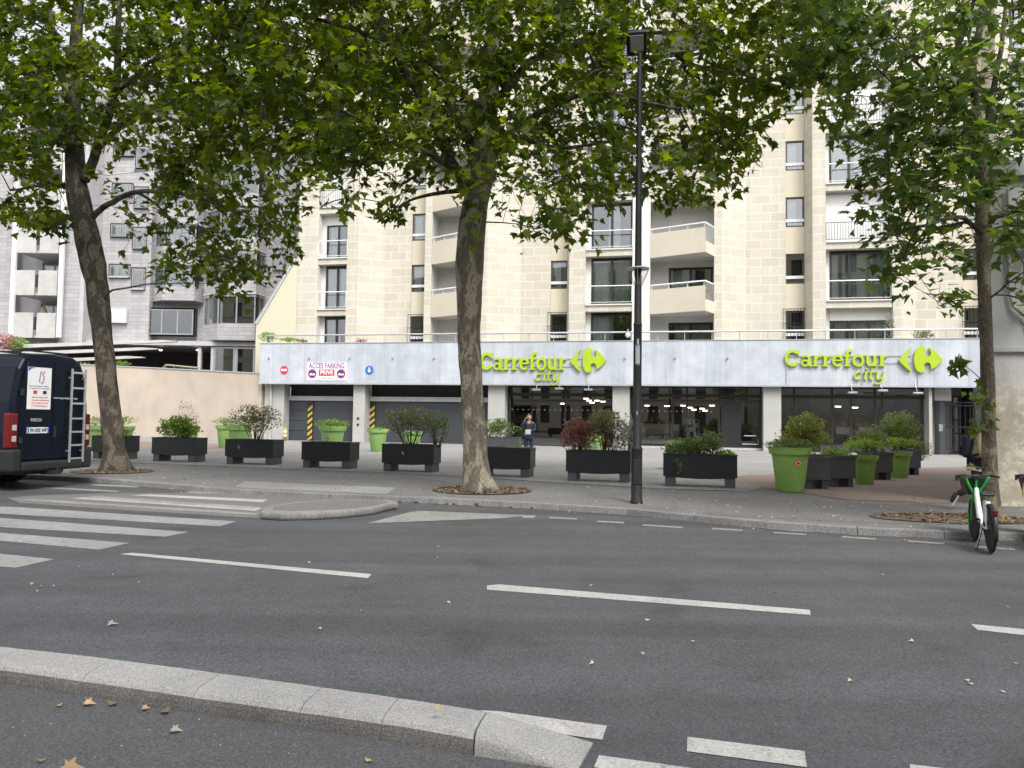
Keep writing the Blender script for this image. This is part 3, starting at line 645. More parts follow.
# terrace railing
tr = MB(); pts = [(-14.95, 1.8, 6.12), (-14.98, .5, 6.12), (-14.85, .22, 6.12), (-14.6, .14, 6.12), (22.9, .14, 6.12)]
tr.tube(pts, .045, 8)
for i in range(28):
    s = -14.3+i*(37.2/27); tr.tube([(s, .14, 5.6), (s, .14, 6.12)], .02, 6)
tr.tube([(-14.85, .22, 5.6), (-14.85, .22, 6.12)], .02, 6); tr.build('terrace_railing', M['grey_metal'], AB)
# garage bays
def garage(s0, s1, seam):
    o_ = MB(); o_.box(s0, s1, 1.15, 1.25, -.02, 2.36); o = o_.build('garage_door', M['garage_grey'], AB)
    b = MB(); b.box(s0-.05, s1, 1.0, 1.2, 2.36, 2.62); b.build('lintel', M['concrete_pale'], AB)
    t = MB(); t.box(s0, s1, 1.3, 1.4, 2.62, 3.36); t.build('dark_transom', M['interior_dark'], AB)
    for i in range(1, 4): z = i*.59; q = MB(); q.box(s0+.01, seam-.3, 1.135, 1.149, z-.012, z+.012); q.build('panel_joint', M['dark_frame'], o)
    h = MB(); h.box(seam, seam+.30, 1.06, 1.14, 0, 2.34, 0)
    for i in range(7):
        z = -.1+i*.36; zz = [max(0, min(2.34, q_)) for q_ in (z, z+.36, z+.54, z+.18)]
        if z+.54 < 2.4: h.slab([(seam+.0, max(0.002, z)), (seam+.30, z+.24), (seam+.30, z+.42), (seam+.0, z+.18)], 1.045, 1.062, 1)
    h.build('hazard_strip', [M['black_paint'], M['yellow_paint']], o)
garage(-13.75, -9.33, fp(308, 420, 1.1)[0]); garage(-8.62, -1.4, fp(370, 420, 1.1)[0])
kp = MB()
for z in (1.35, 1.0): kp.tube([(-9.0, .30, z), (-9.0, .27, z)], .07, 12)
kp.build('key_switch', M['black_plastic'], AB)
# shopfronts
SG = 1.05
def mull(mb, s0, s1, z0, z1, t=.05): mb.box(s0, s1, SG-t, SG+t, z0, z1)
def shopfront(s0, s1, vx, z_low=.28, transom=(2.72, 2.9), doors=()):
    f = MB(); zt = 3.36
    mull(f, s0, s1, 3.22, zt); mull(f, s0, s1, *transom, t=.055); mull(f, s0, s0+.10, 0, 3.22); mull(f, s1-.10, s1, 0, 3.22)
    for x in vx: mull(f, x-.045, x+.045, z_low, 3.22, t=.048)
    f.box(s0, s1, SG-.12, SG+.1, -.02, z_low)
    o = f.build('shopfront_frame', M['dark_frame'], AB)
    p = MB(); p.quad((s0+.05, SG, z_low), (s1-.05, SG, z_low), (s1-.05, SG, 3.3), (s0+.05, SG, 3.3)); p.build('shop_pane', M['shop_glass'], o)
    return o
sp = lambda x, y=420: fp(x, y, SG)[0]
o1 = shopfront(-.45, 5.40, [sp(532), sp(565)], .05)
o2 = shopfront(6.29, 13.05, [sp(673), sp(687), sp(719), sp(722)], .25)
o3 = shopfront(13.92, 20.9, [sp(794), sp(832), sp(851), sp(875), sp(882)], .1)
d_ = MB(); x0, x1 = sp(723), sp(761); d_.box(x0, x0+.12, SG-.07, SG+.07, .1, 2.6); d_.box(x1-.12, x1, SG-.07, SG+.07, .1, 2.6); d_.box(x0+.12, x1-.12, SG-.07, SG+.07, 2.48, 2.6); d_.box(x0+.12, x1-.12, SG-.07, SG+.07, .25, .4); d_.box(x0+.12, sp(741), SG-.065, SG+.03, .4, 2.48); dd_ = d_.build('shop_door', M['dark_frame'], AB)
h_ = MB(); h_.tube([(sp(744), SG-.14, .75), (sp(756), SG-.14, .75)], .025, 8); h_.tube([(sp(742), SG-.14, .32), (sp(758), SG-.14, .32), (sp(758), SG-.14, .6)], .025, 8); h_.build('push_bar', M['galvanised'], dd_)
# white dots line on the glass
ds = MB()
for (a, b) in ((-.2, 5.2), (6.6, 11.0)):
    n_ = int((b-a)/.3)
    for i in range(n_): s = a+i*.3; ds.box(s, s+.05, SG-.006, SG-.003, 1.96, 2.0)
ds.build('glass_dots', M['sign_faint'], AB)
st = MB(); st.box(6.29, 13.05, .75, SG-.12, -.02, .12); st.build('door_step', M['concrete_grey'], AB)
# shop interior: floor, back wall, ceiling
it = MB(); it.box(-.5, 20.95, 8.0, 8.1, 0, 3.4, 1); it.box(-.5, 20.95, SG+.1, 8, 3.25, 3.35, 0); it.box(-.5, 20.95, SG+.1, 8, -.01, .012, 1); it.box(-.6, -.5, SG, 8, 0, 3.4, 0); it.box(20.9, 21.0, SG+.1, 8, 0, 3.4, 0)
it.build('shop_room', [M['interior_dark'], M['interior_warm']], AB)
for i, (x, y) in enumerate(((586, 399), (647, 406), (667, 406.5), (683, 406), (694, 410), (702, 409), (712, 406), (690, 408), (705, 411), (838, 407), (855, 408), (563, 404), (589, 401), (592, 403), (597, 401), (603, 402))):
    s, z = fp(x, y, 3.0+(i*1.37) % 2.4); dloc = 3.0+(i*1.37) % 2.4
    lp = MB(); lp.box(s-.14, s+.14, dloc-.05, dloc+.05, min(z, 3.18), min(z, 3.18)+.045); lp.build('ceiling_lamp', M['ceiling_light'], AB)
def rack(label, x0, x1, ytop, ybot, d, mats, group='display racks inside the shop', name='shop_rack'):
    s0, _ = fp(x0, 430, d); s1, _ = fp(x1, 430, d); z1 = fp(x0, ytop, d)[1]; z0 = max(.02, fp(x0, ybot, d)[1])
    c = fw((s0+s1)/2, d); o = thing(name, label, 'shelf', (c.x, c.y, 0), -TH, group); hw = (s1-s0)/2
    f = MB(); f.box(-hw, hw, .3, .35, z0, z1); f.box(-hw-.03, -hw, 0, .35, z0, z1); f.box(hw, hw+.03, 0, .35, z0, z1); n_ = 4
    for i in range(n_+1): z = z0+(z1-z0-.03)*i/n_; f.box(-hw, hw, 0, .3, z, z+.03)
    f.build('frame', M[mats[0]], o)
    p = MB(); rr = random.Random(int(x0))
    for i in range(n_):
        z = z0+(z1-z0-.03)*i/n_+.032; x = -hw+.03
        while x < hw-.1:
            w_ = rr.uniform(.08, .2); h = min((z1-z0)/n_*.8, rr.uniform(.12, .35)); p.box(x, min(hw-.01, x+w_-.015), .04, .26, z, z+h, rr.randrange(len(mats)-1)); x += w_
    p.build('products', [M[q] for q in mats[1:]], o); return o
rack('wood shelf of red goods behind the glass just right of the lamp post', 641, 656, 416, 440, 3.2, ['interior_warm', 'product_red', 'interior_warm', 'bread_orange'])
rack('dim wood shelf between the red goods and the white rack behind glass', 657, 671, 421, 440, 3.4, ['interior_warm', 'bread_orange', 'counter_beige', 'interior_dark'])
rack('white rack with pale goods standing in the lit shop window', 684.5, 699, 419, 436, 2.4, ['fridge_white', 'fridge_white', 'sign_white', 'garage_grey'])
rack('shelf of orange bread on show, left of three in right hand window', 844.5, 852, 421.5, 440, 2.6, ['interior_warm', 'bread_orange', 'bread_orange', 'interior_dark'], 'bread shelves in the window')
rack('shelf of orange bread on show, middle of three in right hand window', 855.5, 863, 422, 440, 2.6, ['interior_warm', 'bread_orange', 'bread_orange', 'interior_dark'], 'bread shelves in the window')
rack('shelf of orange bread on show, right of three in right hand window', 864.5, 874, 422, 440, 2.6, ['interior_warm', 'bread_orange', 'bread_orange', 'interior_dark'], 'bread shelves in the window')
ct = thing('counter', 'beige counter with speckled mosaic base behind the shop glass', 'counter', fw(sp(657), 2.0), -TH)
c_ = MB(); hw = (sp(680)-sp(636))/2; c_.box(-hw, hw, 0, .6, .75, 1.3); c_.build('worktop', M['counter_beige'], ct); c_ = MB(); c_.box(-hw+.01, hw-.01, .02, .58, .02, .75); c_.build('mosaic_base', M['mosaic'], ct)
for x0, x1 in ((836, 852), (859, 875)):
    s0, z0 = fp(x0, 434, 1.6); s1, z1 = fp(x1, 430, 1.6); q = MB(); c = fw((s0+s1)/2, 1.6); q.box(-(s1-s0)/2, (s1-s0)/2, 0, .03, z0, z1+.15); o = q.build('shelf_label', M['fridge_white'])
    o.location = (c.x, c.y, 0); o.rotation_euler = (0, 0, -TH); tag(o, 'pale strip board under the bread, '+('left' if x0 < 850 else 'right')+' one of two in the window', 'board', 'pale boards under the bread')
# entrance hall on the right of the shop
eh = MB(); eh.box(21.5, 22.95, 2.6, 2.7, 0, 3.36, 0); eh.box(22.95, 26, 1.5, 1.6, 0, 3.4, 2); eh.box(21.5, 26, 1.2, 2.6, 3.30, 3.36, 2)
eh.build('hall_wall', [M['white_wall'], M['white_wall'], M['interior_dark']], AB)
ed = MB(); a = fp(934.5, 430, .9)[0]; b = fp(944.5, 430, .9)[0]; ed.box(a, (a+b)/2-.03, .8, .9, 0, 2.65, 1); ed.box((a+b)/2-.03, b, .82, .9, 0, 2.65, 0); ed.box(a, b+.3, .84, .95, 2.66, 3.36, 2); o = ed.build('intercom_door', [M['garage_grey'], M['dark_frame'], M['concrete_pale']], AB)
ic = MB(); s, z = fp(941, 445, .8); ic.box(s-.09, s+.09, .79, .82, 1.15, 1.5); ic.build('intercom', M['galvanised'], o)
gt = MB(); a = b+.02; b2 = fp(975, 430, .9)[0]
for i in range(7): x = a+(b2-a)*i/6; gt.tube([(x, .88, .05), (x, .88, 2.45)], .018, 6)
for z in (.25, 1.35, 2.4, 2.55): gt.box(a, b2, .86, .90, z, z+.05)
o = gt.build('entrance_gate', M['dark_frame'], AB)
hp = MB(); q0 = fp(953, 430, 2.0)[0]; q1 = fp(966, 430, 2.0)[0]; hp.quad((q0, 2.0, .1), (q1, 2.0, .1), (q1, 2.0, 2.9), (q0, 2.0, 2.9)); hp.build('hall_pane', M['window_glass'], AB)
hb = MB()
for z in (.1, 1.0, 1.7, 2.85): hb.box(q0, q1, 1.95, 2.03, z, z+.07)
for x in (q0, (q0+q1)/2, q1): hb.box(x-.03, x+.03, 1.96, 2.04, .1, 2.9)
hb.build('hall_door', M['dark_frame'], AB)
ew = MB(); ew.box(22.95, 25.0, .9, 3.2, 0, 4.7); ew.build('end_wall', M['interior_dark'], AB)
# terrace pots with little plants come later
# ================================================================ grey tiled block at the back left
GB = thing('apartment_block', 'grey tiled apartment block with angular bay windows behind the plaster wall', 'building', (-25, 53, 0))
def G(px, py, Y): p = at(px, py, Y); return (p.x+25, p.z)
gw = MB()     # 0 tiles 1 pale concrete 2 dark soffit
GZ = 24.0
def gwall(x0, x1, Y, y_bot, thick=.5, z1=GZ, m=0):
    a, z0 = G(x0, y_bot, Y); b, _ = G(x1, y_bot, Y); gw.box(a, b, Y-53, Y-53+thick, z0, z1, m); return a, b
def gwin(x0, x1, y0, y1, Y, npan=2, cur=None, rep=3, dz=2.85, skip=()):
    a, z1 = G(x0, y0, Y); b, z0 = G(x1, y1, Y)
    first = None
    for k in range(rep):
        if k in skip: continue
        if first is None: first = win_frame(b-a, z1-z0, npan, .07, 'galvanised', cur, parent=GB); o = first
        else: o = copy_tree(first, GB)
        o.location = (a, Y-53-.16, z0+dz*k)
        lt = MB(); lt.box(a-.06, b+.06, Y-53-.2, Y-53-.0, z0+dz*k-.08, z0+dz*k); lt.build('sill', M['concrete_pale'], o).location = (-a, -(Y-53-.16), -(z0+dz*k))
# balcony tower: side walls, deep recesses, hanging concrete parapets
gwall(-160, 9, 52, 345); gwall(9, 58, 53.6, 345, .3, m=1); gwall(57, 80, 51.4, 344, 3); gwall(80, 148, 53.2, 340)
gwall(78, 82, 51.2, 344, 2.5, m=1)
_, zb = G(30, 337, 50.8); dzb = 2.83
for k in range(6):
    z = zb+dzb*k
    a, _ = G(13.5, 330, 50.8); b, _ = G(55, 330, 50.8)
    sl = MB(); sl.box(a, b, -2.0, .6, z-.02, z+.18); o = sl.build('balcony_slab', M['concrete_grey'], GB)
    pr = MB(); m_ = (a+b)/2; pr.box(a, m_-.12, -2.2, -2.05, z-.05, z+1.62); pr.box(m_+.12, b, -2.2, -2.05, z-.05, z+1.62); pr.build('balcony_parapet', M['concrete_pale'], o, bevel=.02)
    gs = MB(); gs.box(m_-.12, m_+.12, -2.12, -2.08, z+.5, z+1.35); gs.build('parapet_slot', M['dark_frame'], o)
    o = win_frame(b-a-.4, 2.3, 3, .08, 'galvanised', ((0, .35, 'curtain'),) if k % 2 else ((0, .3, 'curtain'), (.6, 1, 'curtain')), parent=GB); o.location = (a+.2, .45, z+.2)
    if k == 0:
        ub = MB(); sx, _ = G(41.5, 330, 51.5); ub.lathe([(.05, 1.45), (.34, 1.5), (.2, 1.95), (.04, 2.25)], (sx, -1.4, z), 12); u = ub.build('patio_umbrella', M['interior_warm']); u.location = (-25, 53, 0); tag(u, 'small folded brown parasol on lowest balcony of the grey block', 'umbrella')
for x in (9.5, 57.5):
    pz = MB(); a, z0 = G(x, 337, 50.6); pz.box(a-.13, a+.13, -2.35, -2.15, z0, GZ); pz.build('rain_pipe', M['white_metal'], GB)
gwin(111, 129, 265.5, 277, 53.2, 2, ((0, .9, 'curtain'),), 4); gwin(133.5, 144, 269, 289, 53.2, 1, None, 4)
pn = MB(); a, z1 = G(108, 309, 53.1); b, z0 = G(127, 323, 53.1); pn.box(a, b, -.1, .15, z0, z1); pn.build('white_panel', M['shutter_white'], GB)
def gbay(x0, xs, x1, Y, prj, ywt, ywb, ysk, rep, dz, cur=None, curs=None):
    """trapezoid bay: side window x0..xs slanting forward, front xs..x1"""
    a, zt = G(x0, ywt, Y); b, _ = G(xs, ywt, Y-prj); c, _ = G(x1, ywt, Y-prj); _, zw = G(xs, ywb, Y-prj); _, zs = G(xs, ysk, Y-prj)
    e = c+prj*.25
    for k in range(rep):
        z0, z1, z2 = zs+dz*k, zw+dz*k, zt+dz*k; znext = zs+dz*(k+1)
        poly = [(a, Y-53), (b, Y-53-prj), (c, Y-53-prj), (e, Y-53)]
        gw.prism(poly, z0, z1-.0, 0)
        poly2 = [(a+.15, Y-53+.0), (b+.1, Y-53-prj+.15), (c-.1, Y-53-prj+.15), (e-.1, Y-53)]
        gw.prism([(a-.05, Y-53), (b-.05, Y-53-prj-.08), (c+.05, Y-53-prj-.08), (e+.05, Y-53)], z2, z2+.14, 1)
        gw.prism([(a, Y-53), (b, Y-53-prj), (c, Y-53-prj), (e, Y-53)], z2+.14, max(z2+.16, znext-.001), 0)
        o = win_frame(c-b, z2-z1, 2, .08, 'galvanised', cur, parent=GB); o.location = (b, Y-53-prj+.03, z1)
        o = win_frame(math.hypot(b-a, prj)-.06, z2-z1, 1, .08, 'galvanised', curs, parent=GB); o.location = (a+.05, Y-53-.02, z1); o.rotation_euler = (0, 0, math.atan2(-prj, b-a))
gbay(151, 163, 195, 54.0, 1.1, 267.5, 286, 300, 4, 2.85, ((0, .95, 'curtain'),), ((.2, .9, 'curtain'),))
gbay(204, 218, 255.5, 52.4, 1.1, 296, 324, 340, 4, 2.95, None, ((.0, .5, 'curtain'),))
gwall(146, 205, 54.0, 341, .6, m=0)
a, z1 = G(147, 309, 53.4); b, z0 = G(193, 335, 53.4)
o = win_frame(b-a, z1-z0, 3, .09, 'galvanised', None, parent=GB, name='wide_window'); o.location = (a, .35, z0)
gwall(203, 258, 52.4, 341, .6); gwall(255, 292, 52.9, 342, .6); gwall(289, 297, 53.3, 342, .6, m=1)
gwin(275, 284, 250, 269, 52.9, 1, None, 3, 3.0)
for k in range(5): sd_ = MB(); a, z = G(290.5, 269, 52.9); b, z1 = G(296, 245, 52.9); sd_.box(a, b, .1, .25, z+3.0*k, z1+3.0*k); sd_.build('loggia_panel', M['concrete_grey'], GB)
# lobby level under the block
a, zt = G(-40, 341, 52.5); b, zb_ = G(260, 341, 52.5)
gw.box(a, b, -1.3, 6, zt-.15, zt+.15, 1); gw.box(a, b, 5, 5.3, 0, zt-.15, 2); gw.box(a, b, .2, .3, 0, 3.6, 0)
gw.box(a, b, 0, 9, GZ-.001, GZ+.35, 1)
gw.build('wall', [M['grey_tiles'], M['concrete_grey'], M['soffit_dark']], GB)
for x0, x1, n_ in ((213, 234, 1), (235, 254, 1)):
    a, _ = G(x0, 350, 51.6); b, _ = G(x1, 350, 51.6); o = win_frame(b-a, zt-.2-2.6, n_, .12, 'galvanised', None, parent=GB, name='lobby_window'); o.location = (a, -1.2, 2.6)
lc = MB()
for x in (198, 211, 234): a, _ = G(x, 350, 51.6); lc.box(a-.1, a+.1, -1.15, -.9, 0, zt-.15)
lc.build('lobby_column', M['concrete_grey'], GB)
for i, (x, y) in enumerate(((161, 350), (198, 350), (231, 347), (100, 346), (55, 345), (34, 341))):
    a, z = G(x, y, 52.5); l_ = MB(); l_.box(a-.07, a+.07, -.6, -.5, z-.04, z+.02); l_.build('ceiling_lamp', M['ceiling_light'], GB)
# three leaf-like canopy slabs
for i, (x0, x1, yt, yb, Y) in enumerate(((84, 176, 341.5, 351, 50.4), (83, 157, 349, 357, 49.9), (80, 143, 357.5, 366, 49.4))):
    p0 = at(x0, yt+2, Y); p1 = at(x1, yt-.5, Y); p2 = at(x1-8, yb-2, Y); p3 = at(x0, yb-.5, Y)
    cn = MB(); zt_ = p1.z+.10; cn.slab([(p0.x-4, p0.z-.34), (p1.x-1.4, p1.z-.14), (p1.x, p1.z-.05), (p1.x, p1.z+.01), (p1.x-1.0, p1.z+.06), (p0.x-4, p0.z-.10)], 0, .35)
    o = cn.build('canopy', M['concrete_pale'] if i else M['concrete_grey']); o.location = (0, Y, 0)
    tag(o, ['highest', 'middle', 'lowest and shortest'][i]+' of three pale tapering canopy slabs over the wall beside the grey block', 'canopy', 'stacked pale canopies')
hr = MB(); pts = [at(160, 371.5, 49.5), at(166, 365, 49.5), at(198, 368, 49.5)]; hr.tube(pts, .07, 6)
for t in (0, .25, .5, .75, 1): p = pts[1].lerp(pts[2], t); hr.tube([p, p-Vector((0, 0, .8))], .03, 6)
tag(hr.build('handrail', M['wood_rail']), 'pale handrail seen over the plaster wall under the grey block', 'handrail')
# plaster retaining wall
RW = thing('retaining_wall', 'long smooth peach plaster wall with thin metal coping behind the planters', 'wall', (0, 0, 0))
pa, pb = gp(-330, 428), fw(-15.15, .4); pb.z = 0; pm = gp(150, 437.2)
z_a, z_b = 5.1, 3.88
def wl(mb, p, q, za, zb__, y=0, th=.3):
    t = (q-p).normalized(); n_ = Vector((-t.y, t.x, 0))*th
    mb.add([(p.x, p.y, -.05), (q.x, q.y, -.05), (q.x+n_.x, q.y+n_.y, -.05), (p.x+n_.x, p.y+n_.y, -.05), (p.x, p.y, za), (q.x, q.y, zb__), (q.x+n_.x, q.y+n_.y, zb__), (p.x+n_.x, p.y+n_.y, za)],
           [(0, 1, 5, 4), (1, 2, 6, 5), (2, 3, 7, 6), (3, 0, 4, 7), (4, 5, 6, 7)])
mb = MB(); wl(mb, pm, pb, 4.25, z_b); wl(mb, pa, pm, 5.6, 4.25); mb.build('wall_body', M['retaining_plaster'], RW)
mb = MB()
for p, q, za, zb__ in ((pm, pb, 4.25, z_b), (pa, pm, 5.6, 4.25)):
    t = (q-p).normalized(); n_ = Vector((-t.y, t.x, 0)); P0, P1 = p-n_*.04, q-n_*.04; P2, P3 = q+n_*.34, p+n_*.34
    mb.add([(P0.x, P0.y, za+.003), (P1.x, P1.y, zb__+.003), (P2.x, P2.y, zb__+.003), (P3.x, P3.y, za+.003), (P0.x, P0.y, za+.07), (P1.x, P1.y, zb__+.07), (P2.x, P2.y, zb__+.07), (P3.x, P3.y, za+.07)], [(0, 1, 5, 4), (1, 2, 6, 5), (2, 3, 7, 6), (3, 0, 4, 7), (4, 5, 6, 7), (3, 2, 1, 0)])
mb.build('coping', M['grey_metal'], RW)
# ================================================================ old grey building corner on the right
OW = thing('old_building', 'weathered grey building corner with peeling plaster base at the right edge', 'building', gp(993, 506))
oc = gp(993, 506)
def oldwall_mat():
    m, n, l, b = nm('old_plaster'); b.inputs['Roughness'].default_value = .9
    t = n.new('ShaderNodeTexCoord'); z = n.new('ShaderNodeTexNoise'); z.inputs['Scale'].default_value = 1.1; z.inputs['Detail'].default_value = 9; z.inputs['Roughness'].default_value = .72
    z2 = n.new('ShaderNodeTexNoise'); z2.inputs['Scale'].default_value = 7; z2.inputs['Detail'].default_value = 8; z2.inputs['Roughness'].default_value = .7
    r = ramp(n, [(0, (.22, .19, .14)), (.42, (.32, .275, .21)), (.53, (.42, .38, .31)), (.58, (.60, .56, .45)), (1, (.64, .60, .49))])
    r2 = ramp(n, [(0, (.38, .38, .385)), (.5, (.48, .48, .48)), (1, (.56, .56, .56))])
    sx = n.new('ShaderNodeSeparateXYZ'); a = n.new('ShaderNodeMath'); a.operation = 'ADD'; k = n.new('ShaderNodeMapRange'); k.inputs[1].default_value = 2.5; k.inputs[2].default_value = 3.6
    mm = n.new('ShaderNodeMath'); mm.operation = 'MULTIPLY'; mm.inputs[1].default_value = 1.6
    x = n.new('ShaderNodeMix'); x.data_type = 'RGBA'
    av = n.new('ShaderNodeMath'); av.operation = 'ADD'
    l(t.outputs['Object'], z.inputs['Vector']); l(t.outputs['Object'], z2.inputs['Vector']); l(t.outputs['Object'], sx.inputs[0])
    q = n.new('ShaderNodeMath'); q.operation = 'MULTIPLY'; q.inputs[1].default_value = .35; l(z2.outputs[0], q.inputs[0]); q2 = n.new('ShaderNodeMath'); q2.operation = 'MULTIPLY'; q2.inputs[1].default_value = .7; l(z.outputs[0], q2.inputs[0]); l(q.outputs[0], av.inputs[0]); l(q2.outputs[0], av.inputs[1])
    l(av.outputs[0], r.inputs[0]); l(av.outputs[0], r2.inputs[0]); l(z.outputs[0], mm.inputs[0]); l(mm.outputs[0], a.inputs[0]); l(sx.outputs['Z'], a.inputs[1]); l(a.outputs[0], k.inputs[0])
    l(k.outputs[0], x.inputs[0]); l(r.outputs[0], x.inputs[6]); l(r2.outputs[0], x.inputs[7]); l(x.outputs[2], b.inputs['Base Color'])
    bp = n.new('ShaderNodeBump'); bp.inputs['Strength'].default_value = .8; bp.inputs['Distance'].default_value = .02; l(av.outputs[0], bp.inputs['Height']); l(bp.outputs[0], b.inputs['Normal']); return m
M['old_plaster'] = oldwall_mat()
sdv = Vector((.60, .80, 0)); fr = FE*14
P = [(0, 0), (fr.x, fr.y), (fr.x+sdv.x*9, fr.y+sdv.y*9), (sdv.x*9, sdv.y*9)]
mb = MB(); mb.prism(P, -.1, 6.4); mb.build('wall', M['old_plaster'], OW)
def oslab(mb, s0, s1, d0, d1, z0, z1):
    q = [FE*s0+FN*d0, FE*s1+FN*d0, FE*s1+FN*d1, FE*s0+FN*d1]; mb.prism([(p.x, p.y) for p in q], z0, z1)
mb = MB(); oslab(mb, -.06, 14, -.07, .0, 2.86, 2.93); oslab(mb, -.1, 14.1, -.12, .0, 6.15, 6.45); mb.build('ledge', M['concrete_grey'], OW)
mb = MB(); q = lambda s, z: tuple(FE*s+FN*(-.07)+Vector((0, 0, z))); mb.tube([q(.30, 5.9), q(.30, 4.0), q(.36, 3.7), q(.62, 3.45), q(.66, 3.2), q(.66, 2.95)], .035, 8); mb.build('drain_pipe', M['concrete_pale'], OW)
mb = MB(); q0 = FE*.22+FN*(-.10); oslab(mb, .38, .9, -.14, .0, 4.7, 5.1); mb.build('vent_box', M['concrete_grey'], OW)
# ================================================================ building across the street behind the camera (seen in the shop glass)
OB = thing('street_building', 'pale building across the street, seen only as a reflection in the shop glass', 'building', (0, -16, 0), 0)
mb = MB()
for k in range(6):
    z = 4.2+3.1*k; mb.box(-45, 45, -.5, 0, z+2.2, z+3.1)
    for i in range(30): x = -45+i*3.0; mb.box(x, x+1.7, -.5, 0, z, z+2.2)
    mb.box(-45, 45, 0, .25, z-.12, z+.02)
mb.box(-45, 45, -.5, 0, 3.3, 4.2); mb.box(-45, 45, -9, -.5, 22.7, 23.2)
for i in range(16):
    x = -45+i*6.0; mb.box(x, x+1.6, -.5, 0, RZ, 3.3); mb.box(x+3.0, x+4.6, -.5, 0, RZ, 3.3); mb.box(x+4.6, x+6.0, -.5, 0, RZ, .9)
mb.build('wall', M['smooth_beige'], OB)
mb = MB(); mb.box(-45, 45, -.9, -.45, RZ, 22.6); mb.build('dark_glazing', M['garage_grey'], OB)
# ================================================================ signs on the fascia
def text_mesh(txt, size=1.0, ext=.02, bold=0.0, shear=0.0, align='CENTER', spacing=1.0):
    cu = bpy.data.curves.new('t', 'FONT'); cu.body = txt; cu.size = size; cu.extrude = ext; cu.offset = bold; cu.shear = shear; cu.align_x = align; cu.align_y = 'CENTER'; cu.space_character = spacing; cu.resolution_u = 3
    o = bpy.data.objects.new('t', cu); COL.objects.link(o); bpy.context.view_layer.update()
    me = bpy.data.meshes.new_from_object(o.evaluated_get(bpy.context.evaluated_depsgraph_get())); bpy.data.objects.remove(o)
    for v in me.vertices: x, y, z = v.co; v.co = (x, -z, y)
    return me
def text_obj(name, txt, mat, parent, loc, width=None, **kw):
    me = text_mesh(txt, **kw); me.materials.clear(); me.materials.append(M[mat])
    o = bpy.data.objects.new(name, me); COL.objects.link(o); o.parent = parent
    xs = [v.co.x for v in me.vertices]
    if width:
        f = width/(max(xs)-min(xs))
        for v in me.vertices: v.co.x *= f
    o.location = loc; return o
# hand-drawn slab letters: strokes in units of cap height
def arc(cx, cy, rx, ry, a0, a1, n=14): return [(cx+rx*math.cos(R(a0+(a1-a0)*i/n)), cy+ry*math.sin(R(a0+(a1-a0)*i/n))) for i in range(n+1)]
X = .70
GL = {
 'C': (.92, [(arc(.46, .5, .38, .42, 42, 318, 20), .17), ([(.80, .66), (.80, .96)], .10)]),
 'a': (.70, [(arc(.27, .20, .19, .16, 0, 360, 16), .11), ([(.50, .50), (.50, .10), (.56, .05), (.66, .05)], .15), (arc(.29, .47, .21, .17, 0, 150, 10), .12)]),
 'r': (.56, [([(.17, 0), (.17, .62)], .16), ([(.02, .05), (.36, .05)], .10), ([(.02, .63), (.18, .63)], .10), ([(.20, .42), (.28, .56), (.40, .62), (.52, .60)], .13)]),
 'e': (.68, [(arc(.33, .34, .25, .29, 0, 318, 18), .14), ([(.08, .36), (.58, .36)], .09)]),
 'f': (.48, [([(.19, 0), (.19, .74), (.24, .88), (.34, .94), (.50, .90)], .16), ([(.02, .63), (.42, .63)], .10), ([(.04, .05), (.38, .05)], .10)]),
 'o': (.72, [(arc(.35, .34, .27, .29, 0, 360, 22), .15)]),
 'u': (.78, [([(.16, .63), (.16, .24), (.20, .12), (.30, .07), (.42, .09), (.54, .20)], .15), ([(.56, .66), (.56, 0)], .15), ([(.02, .63), (.18, .63)], .10), ([(.42, .63), (.57, .63)], .10), ([(.55, .05), (.70, .05)], .10)]),
 'c': (.52, [(arc(.27, .34, .21, .29, 55, 320, 14), .12)]),
 'i': (.28, [([(.04, .60), (.14, .62), (.14, .12), (.18, .05), (.26, .08)], .12), ([(.14, .80), (.14, .92)], .13)]),
 't': (.38, [([(.16, .90), (.16, .14), (.22, .05), (.34, .08)], .12), ([(.02, .62), (.36, .62)], .09)]),
 'y': (.60, [([(.03, .62), (.12, .62), (.14, .20), (.22, .07), (.34, .09), (.46, .20)], .12), ([(.48, .66), (.48, -.10), (.38, -.28), (.22, -.32), (.08, -.24)], .12)]),
}
def glyphs(txt, x0, z0, H, width, shear=0.0):
    tot = sum(GL[c][0] for c in txt); f = width/(tot*H); mb = MB(); x = 0.0; lay = 0
    for ch_ in txt:
        w_, strokes = GL[ch_]
        for pts, t in strokes:
            P = [Vector(((x+a)*H*f+shear*b*H, b*H)) for a, b in pts]; k = len(P); h = t*H/2; closed = (P[0]-P[-1]).length < 1e-3
            Lf, Rt = [], []
            for i, p in enumerate(P):
                a_ = P[i-1] if i else (P[-2] if closed else P[0]); b_ = P[i+1] if i < k-1 else (P[1] if closed else P[-1])
                d = (b_-a_).normalized(); n_ = Vector((-d.y, d.x))*h; Lf.append(p+n_); Rt.append(p-n_)
            y0 = -.14-.0015*(lay % 5); lay += 1
            vs = [(x0+p.x, y0, z0+p.y) for p in Lf]+[(x0+p.x, y0, z0+p.y) for p in Rt]+[(x0+p.x, -.03, z0+p.y) for p in Lf]+[(x0+p.x, -.03, z0+p.y) for p in Rt]
            fs = []
            for i in range(k-1): fs += [(i, k+i, k+i+1, i+1), (2*k+i, i, i+1, 2*k+i+1), (k+i, 3*k+i, 3*k+i+1, k+i+1)]
            fs += [(0, 2*k, 3*k, k), (k-1, 2*k-1, 4*k-1, 3*k-1)]
            mb.add(vs, fs)
        x += w_
    return mb
